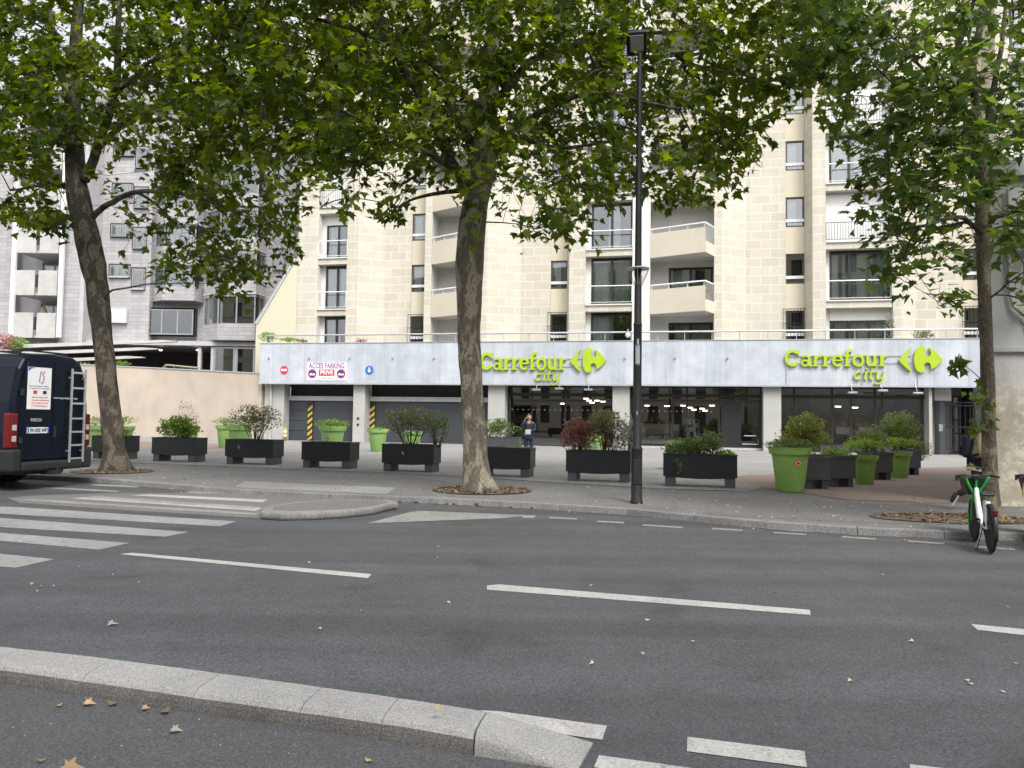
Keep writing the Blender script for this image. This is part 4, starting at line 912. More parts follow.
def shop_sign(label, xa, xb, zb, H, cxa, cxb, czb, cH, lx0, lx1, lz0, lz1):
    o = thing('shop_sign', label, 'sign', FB, -TH, 'lime green shop signs on the fascia')
    glyphs('Carrefour', xa, zb, H, xb-xa).build('lettering', M['lime_sign'], o)
    glyphs('city', cxa, czb, cH, (cxb-cxa)*.86, .22).build('lettering', M['lime_sign'], o)
    f = lambda px, py: (lx0+(px-115)/(803-115)*(lx1-lx0), lz1+(py-160)/(585-160)*(lz0-lz1))
    left = [(115, 378), (150, 340), (300, 185), (318, 185), (275, 250), (250, 330), (252, 400), (262, 440), (312, 545), (300, 560), (245, 520), (150, 430)]
    right = [(470, 160), (510, 170), (535, 205), (530, 240), (515, 270), (520, 305), (545, 322), (580, 322), (605, 310), (618, 275), (610, 240), (590, 190), (610, 185), (680, 245), (803, 375), (690, 490), (620, 525), (612, 510), (615, 470), (600, 435), (565, 418), (530, 428), (510, 455), (510, 490), (530, 530), (500, 568), (450, 585), (405, 555), (375, 510), (355, 430), (355, 330), (372, 250), (410, 190)]
    mb = MB(); mb.slab([f(*p) for p in reversed(left)], -.16, -.03); mb.slab([f(*p) for p in reversed(right)], -.16, -.03); e = mb.build('emblem', M['lime_sign'], o)
    b = MB()
    for z in (zb+H*.2, zb+H*.62): b.box(xa+.1, lx0+.6, -.035, -.004, z-.03, z+.03)
    for x in (xa+.1, (cxa+cxb)/2-.4, lx0+(lx1-lx0)*.45): b.box(x-.02, x+.02, -.04, -.004, 3.36, zb)
    b.build('mounting_rail', M['grey_metal'], o)
    return o
zc = lambda x, y: fp(x, y, 0)
a1, a2 = zc(784.5, 366.5), zc(888, 366.5); l1, l2 = zc(898, 373), zc(942, 346.5); c1, c2 = zc(852, 380), zc(889, 380)
shop_sign('right hand lime green supermarket lettering and arrow emblem near the right tree', a1[0], a2[0], a1[1], zc(790, 350)[1]-a1[1], c1[0], c2[0], c1[1], .62, l1[0], l2[0], l1[1], l2[1])
a1, a2 = zc(480.5, 370), zc(567, 368.5); l1, l2 = zc(570.5, 373), zc(606.5, 348); c1, c2 = zc(534.5, 381), zc(563.5, 381)
shop_sign('left hand lime green supermarket lettering partly behind the thick plane trunk', a1[0], a2[0], a1[1], zc(484, 352.5)[1]-a1[1], c1[0], c2[0], c1[1], .62, l1[0], l2[0], l1[1], l2[1])
def spot(px, py, label):
    s, z = fp(px, py, -.3); c = fw(s, 0); o = thing('sign_spotlight', label, 'spotlight', c, -TH, 'small white spotlights under the signs')
    mb = MB(); mb.tube([(0, -.02, 3.5), (0, -.10, 3.3), (0, -.34, z+.1)], .018, 6); mb.build('arm', M['grey_metal'], o)
    mb = MB(); mb.box(-.22, .22, -.52, -.28, z-.04, z+.06); mb.build('lamp_head', M['galvanised'], o, bevel=.02)
for i, (x, y) in enumerate(((536.5, 390), (559.5, 389), (588.5, 390))): spot(x, y, ['left', 'middle', 'right'][i]+' of three small spotlights hanging below the left green sign')
for i, (x, y) in enumerate(((852, 393), (882, 391), (917, 393.5))): spot(x, y, ['left', 'middle', 'right'][i]+' of three small spotlights hanging below the right green sign')
# parking panel, round signs
def fsign(name, label, cat, x0, y0, x1, y1):
    s0, z1 = fp(x0, y0, 0); s1, z0 = fp(x1, y1, 0); c = fw((s0+s1)/2, 0); return thing(name, label, cat, (c.x, c.y, (z0+z1)/2), -TH), (s1-s0), (z1-z0)
o, w_, h_ = fsign('parking_sign', 'white private parking access panel with red box and two round symbols', 'sign', 307.5, 363, 346.5, 380.5)
mb = MB(); mb.box(-w_/2, w_/2, -.03, -.004, -h_/2, h_/2); mb.build('panel', M['sign_white'], o)
text_obj('lettering', 'ACCES PARKING', 'sign_purple', o, (0, -.034, h_*.32), width=w_*.90, size=h_*.42, ext=.002, bold=.012)
mb = MB(); mb.box(-w_*.20, w_*.20, -.036, -.031, -h_*.24, h_*.13); mb.build('red_box', M['sign_red'], o)
text_obj('lettering', 'PRIVE', 'sign_white', o, (0, -.04, -h_*.055), width=w_*.32, size=h_*.32, ext=.002, bold=.006)
text_obj('lettering', 'JOUR & NUIT', 'sign_purple', o, (0, -.034, -h_*.38), width=w_*.38, size=h_*.19, ext=.002, bold=.001)
for sx in (-1, 1):
    mb = MB(); c = (sx*w_*.365, 0, -h_*.12); r_ = h_*.27
    mb.lathe([(0, -.036), (r_, -.036), (r_, -.031)], c, 24, 0, 'y'); mb.lathe([(0, -.039), (r_*.80, -.039), (r_*.80, -.036)], c, 24, 1, 'y')
    mb.slab([(c[0]-r_*.6, c[2]-.02-r_*.25), (c[0]+r_*.6, c[2]-.02-r_*.25), (c[0]+r_*.6, c[2]+r_*.05), (c[0]+r_*.2, c[2]+r_*.05), (c[0], c[2]-r_*.05), (c[0]-r_*.25, c[2]+r_*.18), (c[0]-r_*.6, c[2]-r_*.02)], -.042, -.039, 2)
    mb.build('towing_symbol', [M['sign_red'], M['sign_navy'], M['sign_white']], o)
o, w_, h_ = fsign('no_entry_sign', 'red round no entry sign with white bar on left end of fascia', 'sign', 280.5, 366, 288, 374)
mb = MB(); mb.lathe([(0, -.03), (w_/2, -.03), (w_/2, -.004)], (0, 0, 0), 28, 0, 'y'); mb.build('disc', M['sign_red'], o); mb = MB(); mb.box(-w_*.36, w_*.36, -.035, -.0305, -.06, .06); mb.build('bar', M['sign_white'], o)
o, w_, h_ = fsign('arrow_sign', 'blue round sign with white downward arrow on the fascia', 'sign', 365.5, 366, 373.5, 374)
mb = MB(); mb.lathe([(0, -.03), (w_/2, -.03), (w_/2, -.004)], (0, 0, 0), 28, 0, 'y'); mb.build('disc', M['sign_blue'], o)
mb = MB(); mb.slab([(0, -.15), (.12, -.02), (.04, -.02), (.04, .14), (-.04, .14), (-.04, -.02), (-.12, -.02)], -.035, -.0305); mb.build('arrow', M['sign_white'], o)
s, z = fp(369.5, 377.5, 0); c = fw(s, -.008)
mb = MB(); rr = random.Random(5); x_ = -.21
for i in range(6): mb.box(x_, x_+.045, -.004, 0, -.06+rr.uniform(0, .02), .06-rr.uniform(0, .03)); x_ += .072
o = mb.build('faint_lettering', M['sign_faint']); o.location = (c.x, c.y, z); o.rotation_euler = (0, 0, -TH); tag(o, 'faint small lettering below the blue arrow sign', 'lettering')
# ================================================================ long steel planters
def long_planter(name, label, px0, px1, py0, py1, L=1.62, rot=None, group='long dark planters in a row along the pavement', wd=.62, mat='anthracite', h=.72):
    a, b = gp(px0, py0), gp(px1, py1); c = (a+b)/2
    if rot is None: d = (b-a).normalized(); rot = math.atan2(d.y, d.x)
    o = thing(name, label, 'planter', (c.x, c.y, .005), rot, group); hl = L/2
    mb = MB(); t_ = .035; zb = .23
    def panel(x0, x1, y):                                                  # long side with sagging lower edge
        n_ = 10; lo = [(x0+(x1-x0)*i/n_, zb-.045*math.sin(PI*i/n_)) for i in range(n_+1)]
        mb.slab(lo+[(x1, h), (x0, h)], y, y+t_)
    panel(-hl, hl, 0); panel(-hl, hl, wd-t_); mb.box(-hl, -hl+t_, t_+.001, wd-t_-.001, zb, h-.002); mb.box(hl-t_, hl, t_+.001, wd-t_-.001, zb, h-.002)
    mb.box(-hl+t_, hl-t_, t_, wd-t_, zb, zb+.02); mb.build('trough', M[mat], o, bevel=.006)
    rm = MB(); rm.box(-hl-.012, hl+.012, -.012, .05, h, h+.02); rm.box(-hl-.012, hl+.012, wd-.05, wd+.012, h, h+.02); rm.box(-hl-.012, -hl+.05, .05, wd-.05, h, h+.02); rm.box(hl-.05, hl+.012, .05, wd-.05, h, h+.02); rm.build('rim', M[mat], o)
    sl = MB(); sl.box(-hl+.036, hl-.036, .036, wd-.036, h-.12, h-.05); sl.build('soil', M['soil'], o)
    for sx in (-1, 1):
        ft = MB(); x = sx*(hl-.15); ft.box(x-.11, x+.11, .03, wd-.03, 0, zb); ft.build('foot', M['anthracite_plastic'], o, bevel=.008)
    return o
PL = []
spec = [('long dark planter half hidden behind the leaning left plane trunk', 88, 128, 459), ('long dark planter with a leafy green bush in front of the peach wall', 148, 197, 461.8),
        ('long dark planter holding the round olive shrub near the wall end', 221.5, 275, 464.5), ('long dark planter with nothing tall in it, before the garage pillar', 299, 351, 468.5),
        ('long dark planter under the wide sparse shrub, left of the thick trunk', 380, 434, 472), ('long dark planter partly behind the thick middle plane trunk', 477, 530, 477),
        ('long dark planter with red leaved and variegated shrubs beside the lamp post', 566, 629, 482), ('long dark planter with low green shrub, right of the lamp post', 664.5, 735, 487.6)]
for i, (lb, x0, x1, ym) in enumerate(spec):
    q = gp((x0+x1)/2, ym); wpx = (x1-x0)/FPX*q.y; PL.append(long_planter('long_planter', lb, (x0+x1)/2, (x0+x1)/2, ym, ym, min(1.62, wpx*1.02), rot=-.25, wd=.62))
lb2 = long_planter('long_planter', 'grey planter standing farther back beside the woman, holding a rounded bush', 488, 516, 456, 457, 1.35, rot=-.12, wd=.7, mat='anthracite_plastic')
lb3 = long_planter('long_planter', 'small dark planter peeping out behind the low shrub, right of lamp post', 668, 700, 470, 471, 1.0, rot=-.1, wd=.6)
# little marks on two planters
for P_, x, lab in ((PL[2], -.35, 'white chalk scribble on the planter under the olive shrub'), (PL[4], -.15, 'small white mark on the planter with the sparse shrub'), (PL[7], -.45, 'white scribble on the planter right of the lamp post')):
    mb = MB(); rr = random.Random(int(abs(x)*99)); pts = [(x+.05*math.sin(i*1.3)+i*.008, -.006, .50+.05*math.cos(i*1.9)) for i in range(6)]; mb.tube(pts, .006, 4); mb.build('scribble', M['sign_faint'], P_)
# square planters receding to the right
def square_planter(label, px, py, wd, rot, h=.72):
    c = gp(px, py); o = thing('square_planter', label, 'planter', (c.x, c.y, .008), rot, 'square grey planters in the row at right')
    a = wd/2; mb = MB(); t_ = .03
    for (x0, x1, y0, y1) in ((-a, a, 0, t_), (-a, a, wd-t_, wd), (-a, -a+t_, t_, wd-t_), (a-t_, a, t_, wd-t_)): mb.box(x0, x1, y0, y1, .20, h)
    mb.box(-a+t_, a-t_, t_, wd-t_, .2, .22); mb.build('trough', M['anthracite_plastic'], o, bevel=.008)
    rm = MB(); rm.box(-a-.02, a+.02, -.02, .04, h-.05, h+.012); rm.box(-a-.02, a+.02, wd-.04, wd+.02, h-.05, h+.012); rm.box(-a-.02, -a+.04, .04, wd-.04, h-.05, h+.012); rm.box(a-.04, a+.02, .04, wd-.04, h-.05, h+.012); rm.build('rim', M['anthracite_plastic'], o)
    s_ = MB(); s_.box(-a+.03, a-.03, .03, wd-.03, h-.14, h-.06); s_.build('soil', M['soil'], o)
    for sx in (-1, 1): f = MB(); f.box(sx*(a-.12)-.07, sx*(a-.12)+.07, .03, wd-.03, 0, .2); f.build('foot', M['anthracite_plastic'], o)
    return o
SQ = [square_planter('square grey planter directly right of the largest green pot', 817.5, 489.5, .62, .10), square_planter('square grey planter in the middle of the row, left of second green pot', 843.5, 487.5, .66, .22),
      square_planter('square grey planter between the second and third green pots', 883, 480.5, .62, .22), square_planter('square grey planter at the far right end of the row', 913, 475.5, .55, .22)]
# green pots
def pot(label, px, py, k=1.0, mat='pot_green', sticker=None):
    c = gp(px, py); o = thing('green_pot', label, 'plant pot', (c.x, c.y, .008), 0, 'tall green plastic plant pots')
    mb = MB(); prof = [(0, 0), (.27, 0), (.285, .02), (.375, .76), (.385, .765), (.385, .80), (.43, .80), (.455, .93), (.455, .95), (.43, .95), (.415, .90), (.40, .86), (0, .86)]
    mb.lathe([(r*k, z*k) for r, z in prof], n=32); q = mb.build('pot_body', M[mat], o, smooth=True); q.modifiers.new('es', 'EDGE_SPLIT').split_angle = R(35)
    s_ = MB(); s_.lathe([(.40*k, .862*k), (0, .90*k)], n=20); s_.build('soil', M['soil'], o)
    if sticker:
        st = MB(); an_, zz, cc = sticker
        d = Vector((math.sin(an_), -math.cos(an_))); rr = .345*k+.015
        for j, (r0, mt) in enumerate(((.075, 0), (.055, 1), (.04, 0))):
            n_ = 20; t = Vector((-d.y, d.x)); vs = []
            for i in range(n_):
                a = 2*PI*i/n_; u, v = r0*k*math.cos(a), r0*k*math.sin(a); rad = (.285+(zz+v/k)*.118)*k+.006+.003*j; p = d*rad+t*u
                ang = u/rad; p = Vector((d.x*math.cos(ang)-d.y*math.sin(ang), d.x*math.sin(ang)+d.y*math.cos(ang)))*rad
                vs.append((p.x, p.y, zz*k+v))
            st.add(vs, [tuple(range(n_))], mt)
        vs = []
        st.build('sticker', [M[cc], M['sign_white']], o)
    return o
PT = [pot('largest green pot, nearest the road, with a round red sticker and ferny top', 790, 491.5, 1.0, sticker=(.12, .62, 'sign_red')), pot('second green pot in the right hand row, between square planters', 864, 484.5, .74),
      pot('third green pot, far end of the right hand row', 899, 478, .76), pot('green pot with a fern and small round sticker in front of garage door', 332, 455, 1.15, 'pot_green_dusty', sticker=(-.3, .55, 'sign_navy')),
      pot('green pot standing clear on the plaza beside the garage pillar', 377.5, 451.5, 1.0, 'pot_green_dusty'), pot('green pot seen through the wide sparse shrub left of the trunk', 412, 453, .95, 'pot_green_dusty'),
      pot('green pot seen through the red leaved shrub, with a round sticker', 593.5, 462.5, .95, 'pot_green_dusty', sticker=(.1, .55, 'sign_navy')), pot('green pot behind the olive shrub, right of its pair by the wall', 239, 452.5, 1.1, 'pot_green_dusty'),
      pot('green pot behind the olive shrub, left of its pair by the wall', 226, 448, 1.05, 'pot_green_dusty'), pot('green pot behind the leafy bush at the foot of the peach wall', 187, 452, 1.0, 'pot_green_dusty'),
      pot('green pot just right of the leaning left trunk by the wall', 122, 450.5, 1.0, 'pot_green_dusty'), pot('green pot just left of the leaning left trunk by the wall', 98, 450, 1.0, 'pot_green_dusty')]
# yellow and white bollard at the garage
c = fw(fp(285, 440, .2)[0], .2); o = thing('bollard', 'short yellow and white striped bollard at the garage entrance', 'bollard', (c.x, c.y, 0))
mb = MB(); mb.lathe([(.10, 0), (.10, .7), (.06, .74), (0, .75)], n=14); mb.build('post', M['yellow_paint'], o, smooth=True)
for z in (.25, .48): mb = MB(); mb.lathe([(.102, z), (.102, z+.1)], n=14); mb.build('white_band', M['sign_white'], o)
# ================================================================ street lamp
lc_ = gp(636.5, 503.5); LM = thing('street_lamp', 'tall slim black street lamp rising in front of the shop', 'street lamp', lc_)
Hh = 8.35
mb = MB(); mb.lathe([(.115, 0), (.115, .05), (.100, .07), (.098, .95), (.103, .96), (.103, .99), (.078, 1.03), (.074, 3.2), (.079, 3.21), (.079, 3.23), (.068, 3.26), (.052, 6.3), (.05, 6.4), (.045, Hh-.1), (0, Hh-.08)], n=20)
mb.build('pole', M['pole_paint'], LM, smooth=True).modifiers.new('es', 'EDGE_SPLIT').split_angle = R(40)
mb = MB(); mb.box(-.07, .07, -.105, -.095, .35, .8); mb.build('access_door', M['pole_paint'], LM, bevel=.003)
mb = MB(); mb.box(-.24, .13, -.30, .16, -.05, .07); o = mb.build('lamp_head', M['pole_paint'], LM, bevel=.04); o.location = (0, 0, Hh+.02); o.rotation_euler = (R(-38), 0, R(-10))
mb = MB(); mb.box(-.17, .07, -.24, .06, -.062, -.048); l_ = mb.build('lens', M['lens_grey'], o)
mb = MB(); mb.box(-.02, .06, .02, .16, Hh-1.25, Hh-.6); mb.build('control_box', M['pole_paint'], LM, bevel=.01)
mb = MB()
for i in range(14): a_ = 2*PI*i/14; mb.tube([(.075*math.cos(a_), .075*math.sin(a_), 3.95), (.20*math.cos(a_), .20*math.sin(a_), 4.24)], .004, 4)
mb.lathe([(.20, 4.235), (.205, 4.245), (.20, 4.255)], n=20); mb.build('wire_collar', M['grey_metal'], LM)
st = MB()
for z, hh in ((2.55, .22), (3.0, .12)): st.lathe([(.0885, z), (.0885, z+hh)], n=20)
# torn sticker traces: partial ring only
st = MB()
for z, hh, a0, a1 in ((2.5, .34, -2.2, -1.2), (2.85, .1, -1.9, -1.4), (1.6, .05, -1.9, -1.6)):
    n_ = 6; vs = [(.079*math.cos(a0+(a1-a0)*i/n_), .079*math.sin(a0+(a1-a0)*i/n_), z+(hh if j else 0)+.03*math.sin(i*2.1+j)) for j in (0, 1) for i in range(n_+1)]
    st.add(vs, [(i, i+1, n_+2+i, n_+1+i) for i in range(n_)])
st.build('sticker_remains', M['grey_metal'], LM)
# small lantern on the terrace rail
s, z = fp(628, 335, .14); c = fw(s, .05); o = thing('rail_lantern', 'small pale round lantern on terrace rail just left of lamp post', 'lantern', (c.x, c.y, z), -TH)
mb = MB(); mb.ball((0, 0, 0), (.14, .12, .17), 12, 8); mb.build('globe', M['shutter_white'], o, smooth=True); mb = MB(); mb.box(-.03, .03, -.03, .03, .15, .3); mb.box(-.12, .12, -.1, .1, .14, .17); mb.build('cap', M['grey_metal'], o)
# ================================================================ navy van
vl = at(9, 440, 15.2); PHI = R(75)
VN = thing('van', 'dark navy panel van seen from behind, leaving at the left edge', 'van', (vl.x, vl.y, RZ), PHI-PI/2)
# local frame: +x is out of the rear doors towards... x = backwards normal, y = across (left corner at y=0 -> right corner y=2), body extends to -x
VN.rotation_euler = (0, 0, PHI-PI/2)
Wv, Hv, Lv = 1.98, 2.62, 6.2
def vsec(x, tuck=0.0, top=0.0, bot=.42):       # cross section polygon (y,z)
    t_ = tuck
    return [(t_+.03, bot), (t_+.0, bot+.25), (t_+.0, 1.15), (t_+.05, 1.75), (t_+.17, 2.35-top), (t_+.27, 2.52-top), (t_+.45, 2.60-top), (Wv/2, 2.63-top), (Wv-t_-.45, 2.60-top), (Wv-t_-.27, 2.52-top), (Wv-t_-.17, 2.35-top), (Wv-t_-.05, 1.75), (Wv-t_, 1.15), (Wv-t_, bot+.25), (Wv-t_-.03, bot)]
xs = [(0.0, .035, .05), (-.03, .012, .02), (-.10, 0, 0), (-2.0, 0, 0), (-4.6, 0, 0), (-4.9, .03, .12), (-5.3, .08, .62), (-5.7, .12, 1.25), (-6.1, .2, 1.5), (-6.2, .3, 1.6)]
mb = MB(); vs = []; n_ = 15
for x, t_, tp in xs: vs += [(x, y, z if z < 2.3-tp or True else z) for y, z in vsec(x, t_, min(tp, 1.1 if tp > 1.1 else tp))]
mb.add(vs, [(i*n_+j, i*n_+(j+1) % n_, (i+1)*n_+(j+1) % n_, (i+1)*n_+j) for i in range(len(xs)-1) for j in range(n_)]+[tuple(reversed(range(n_))), tuple(range((len(xs)-1)*n_, len(xs)*n_))])
body = mb.build('body', M['van_navy'], VN)
bm = bmesh.new(); bm.from_mesh(body.data); bmesh.ops.recalc_face_normals(bm, faces=bm.faces); bm.to_mesh(body.data); bm.free()
body.modifiers.new('bevel', 'BEVEL').width = .02
# rear doors: two raised leaves, window recess panels, hinges
def leaf(y0, y1, tag_):
    mb = MB(); q = [(y0, .60), (y1, .60), (y1, 2.28), (y1-.03*(1 if y1 > 1 else 0), 2.42), (y0+.03*(1 if y0 < .9 else 0), 2.42), (y0, 2.28)]
    if y0 < .9: q = [(y0, .60), (y1, .60), (y1, 2.46), (y0+.16, 2.46), (y0+.08, 2.3), (y0+.0, 1.7)]
    else: q = [(y0, .60), (y1, .60), (y1-.0, 1.7), (y1-.08, 2.3), (y1-.16, 2.46), (y0, 2.46)]
    nn = len(q); vs = [(.004, a, b) for a, b in q]+[(.03, y0+.02 if a == y0 else (y1-.02 if a == y1 else a), b+(.02 if b < 1 else -.02 if b > 2.4 else 0)) for a, b in q]
    mb.add(vs, [(i, (i+1) % nn, nn+(i+1) % nn, nn+i) for i in range(nn)]+[tuple(range(nn, 2*nn))]); o = mb.build('rear_door', M['van_navy'], VN)
    for z0, z1, mm_ in ((1.66, 2.33, 'black_plastic'),):
        p = MB(); a, b = (y0+.16, y1-.09) if y0 < .9 else (y0+.09, y1-.16); p.box(.031, .036, a, b, z0, z1); p.build('window_blank', M['van_navy'], o, bevel=.02)
    p = MB(); p.box(.031, .038, y0+.06, y1-.06, 1.04, 1.5); p.build('swage', M['van_navy'], o, bevel=.015)
    for z in (.95, 1.85):
        h = MB(); yy = y0-.02 if y0 < .9 else y1-.06; h.box(.02, .06, yy, yy+.08, z, z+.12); h.build('hinge', M['black_plastic'], o, bevel=.01)
    return o
dl = leaf(.20, .985, 'l'); dr = leaf(.995, 1.79, 'r')
mb = MB(); mb.box(.038, .06, 1.0, 1.06, 1.05, 1.3); mb.build('handle', M['black_plastic'], dr, bevel=.008)
# poster, badge, plate
vy = lambda px: None
ps = thing('poster', 'white notice with red and green boxes stuck on the rear door of the navy van', 'poster', (vl.x, vl.y, RZ), PHI-PI/2)
mb = MB(); mb.box(.037, .043, .33, .90, 1.62, 2.36); mb.build('sheet', M['sign_white'], ps, bevel=.002)
def vtext(parent, txt, mat, yc, zc_, width, size, bold=0, shear=0, x=.047):
    me = text_mesh(txt, size=size, ext=.0015, bold=bold, shear=shear); me.materials.clear(); me.materials.append(M[mat])
    xs_ = [v.co.x for v in me.vertices]; f = width/(max(xs_)-min(xs_))
    for v in me.vertices: a, b, c = v.co; v.co = (x-b, yc+a*f, zc_+c)
    o = bpy.data.objects.new('lettering', me); COL.objects.link(o); o.parent = parent; return o
mb = MB(); mb.slab([(.335, 2.28), (.335, 2.355), (.50, 2.355), (.40, 2.33)], 0, .002); mb.v = [(.0465-y, x, z) for x, y, z in mb.v]; mb.build('blue_corner', M['sign_blue'], ps)
mb = MB(); mb.tube([(.046, .60, 2.10), (.046, .63, 2.28), (.046, .655, 2.29)], .008, 5); mb.tube([(.046, .73, 2.29), (.046, .67, 2.25), (.046, .72, 2.18), (.046, .68, 2.08), (.046, .64, 2.10)], .008, 5); mb.build('monogram', M['sign_purple'], ps)
def scrawl(parent, mat, y0, y1, z, h, seed, x=.0455, name='small_print'):
    mb = MB(); rr = random.Random(seed); y = y0
    while y < y1-.02:
        w_ = rr.uniform(.010, .028); mb.box(x-.0015, x, y, min(y1, y+w_), z-h*rr.uniform(.15, .4), z+h*rr.uniform(.15, .4)); y += w_+rr.uniform(.006, .016)
    return mb.build(name, M[mat], parent)
scrawl(ps, 'text_dark', .37, .70, 2.025, .026, 1); scrawl(ps, 'sign_blue', .72, .87, 2.028, .03, 2); scrawl(ps, 'text_dark', .37, .86, 1.985, .022, 3)
mb = MB(); mb.box(.043, .047, .47, .56, 1.89, 1.95); mb.build('red_box', M['sign_red'], ps); mb = MB(); mb.box(.043, .047, .70, .79, 1.89, 1.95); mb.build('green_box', M['garage_grey'], ps)
for i, z in enumerate((1.83, 1.78, 1.73, 1.68)): scrawl(ps, 'sign_red', .44, .85, z, .034, 10+i)
vtext(VN, 'IVECO', 'aluminium', .56, 1.42, .26, .085, bold=.004, x=.05)
pt_ = MB(); pt_.box(.038, .048, .36, .88, 1.15, 1.27); pl_ = pt_.build('number_plate', M['sign_white'], VN, bevel=.003)
mb = MB(); mb.box(.0485, .051, .362, .40, 1.152, 1.268); mb.box(.0485, .051, .84, .878, 1.152, 1.268); mb.build('blue_band', M['sign_blue'], pl_); vtext(pl_, 'FN 032 WF', 'text_dark', .62, 1.21, .40, .10, bold=.003, x=.0525)
scrawl(VN, 'sign_faint', .96, 1.62, 1.83, .05, 31, x=.046, name='faint_lettering')
# tail lamps
for y0, y1 in ((-.012, .17), (1.82, 1.992)):
    mb = MB(); mb.box(-.16, .035, y0, y1, .85, 1.55); t = mb.build('tail_lamp', M['lamp_red'], VN, bevel=.03)
    for z in (.98, 1.2): q = MB(); q.box(-.10, .040, y0+.03, y1-.03, z, z+.13); q.build('clear_lens', M['lamp_clear'], t, bevel=.02)
mb = MB(); mb.box(-.35, .10, -.02, .22, .38, .84); mb.box(-.35, .10, Wv-.22, Wv+.02, .38, .84); mb.box(-.30, .12, .22, Wv-.22, .38, .58); mb.build('bumper', M['black_plastic'], VN, bevel=.05)
mb = MB(); mb.box(-.1, .20, .85, 1.1, .30, .38); mb.tube([(.1, .97, .32), (.2, .97, .32), (.2, .97, .42)], .03, 8); mb.build('tow_bar', M['black_plastic'], VN)
mb = MB(); mb.box(.02, .025, .97, 1.10, .40, .44); 
# ladder on the right door
mb = MB()
for y in (1.36, 1.72): mb.box(.10, .13, y-.02, y+.02, .52, 2.38)
for i in range(7): z = .60+i*.285; mb.box(.095, .125, 1.381, 1.699, z-.018, z+.018)
for y in (1.36, 1.72):
    for z in (.75, 2.2): mb.box(.03, .10, y-.012, y+.012, z, z+.03)
mb.build('ladder', M['aluminium'], VN)
mb = MB()
for y in (.42, Wv-.42): mb.box(-4.3, -.25, y-.02, y+.02, 2.62, 2.65)
for x in (-.3, -1.2, -2.3, -3.4): mb.box(x-.025, x+.025, .40, Wv-.40, 2.652, 2.68)
for x in (-.3, -2.3, -3.9):
    for y in (.42, Wv-.42): mb.box(x-.03, x+.03, y-.02, y+.02, 2.56, 2.62)
mb.build('roof_rack', M['black_plastic'], VN)
def wheel(x, y, nmx='wheel', wdt=.24):
    mb = MB(); mb.lathe([(.20, -.1), (.33, -.12), (.36, -.08), (.37, 0), (.36, .08), (.33, .12), (.20, .1)], (x, y, .37), 28, 0, 'y'); o = mb.build('wheel', M['rubber'], VN, smooth=True)
    mb = MB(); mb.lathe([(0, -.06), (.19, -.05), (.21, -.1)], (x, y, .37), 20, 0, 'y'); mb.lathe([(0, .06), (.19, .05), (.21, .1)], (x, y, .37), 20, 0, 'y'); mb.build('rim', M['grey_metal'], o)
for x in (-1.9, -4.9):
    for y in ((.16, .42, 1.58, 1.84) if x > -3 else (.16, 1.84)): wheel(x, y)
mb = MB(); mb.box(-5.6, -.2, .45, Wv-.45, .30, .5); mb.build('chassis', M['black_plastic'], VN)
for y in (-.16, Wv+.02): mb = MB(); mb.box(-4.75, -4.6, y, y+.14, 1.35, 1.75); mb.build('side_mirror', M['black_plastic'], VN, bevel=.03)
mb = MB(); mb.quad((-.45, -.006, .62), (-.45, -.006, .72), (-1.4, -.006, .72), (-1.4, -.006, .62)); mb.build('side_trim', M['black_plastic'], VN)
sw = MB(); sw.quad((-4.95, .02, 1.45), (-5.55, .09, 1.45), (-5.3, .16, 1.85), (-4.95, .13, 1.95)); sw.build('cab_window', M['garage_grey'], VN)
for ch_ in VN.children_recursive+ps.children_recursive:
    if ch_.type == 'MESH':
        for v in ch_.data.vertices:
            if v.co.z > 1.5: v.co.z = 1.5+(v.co.z-1.5)*1.16
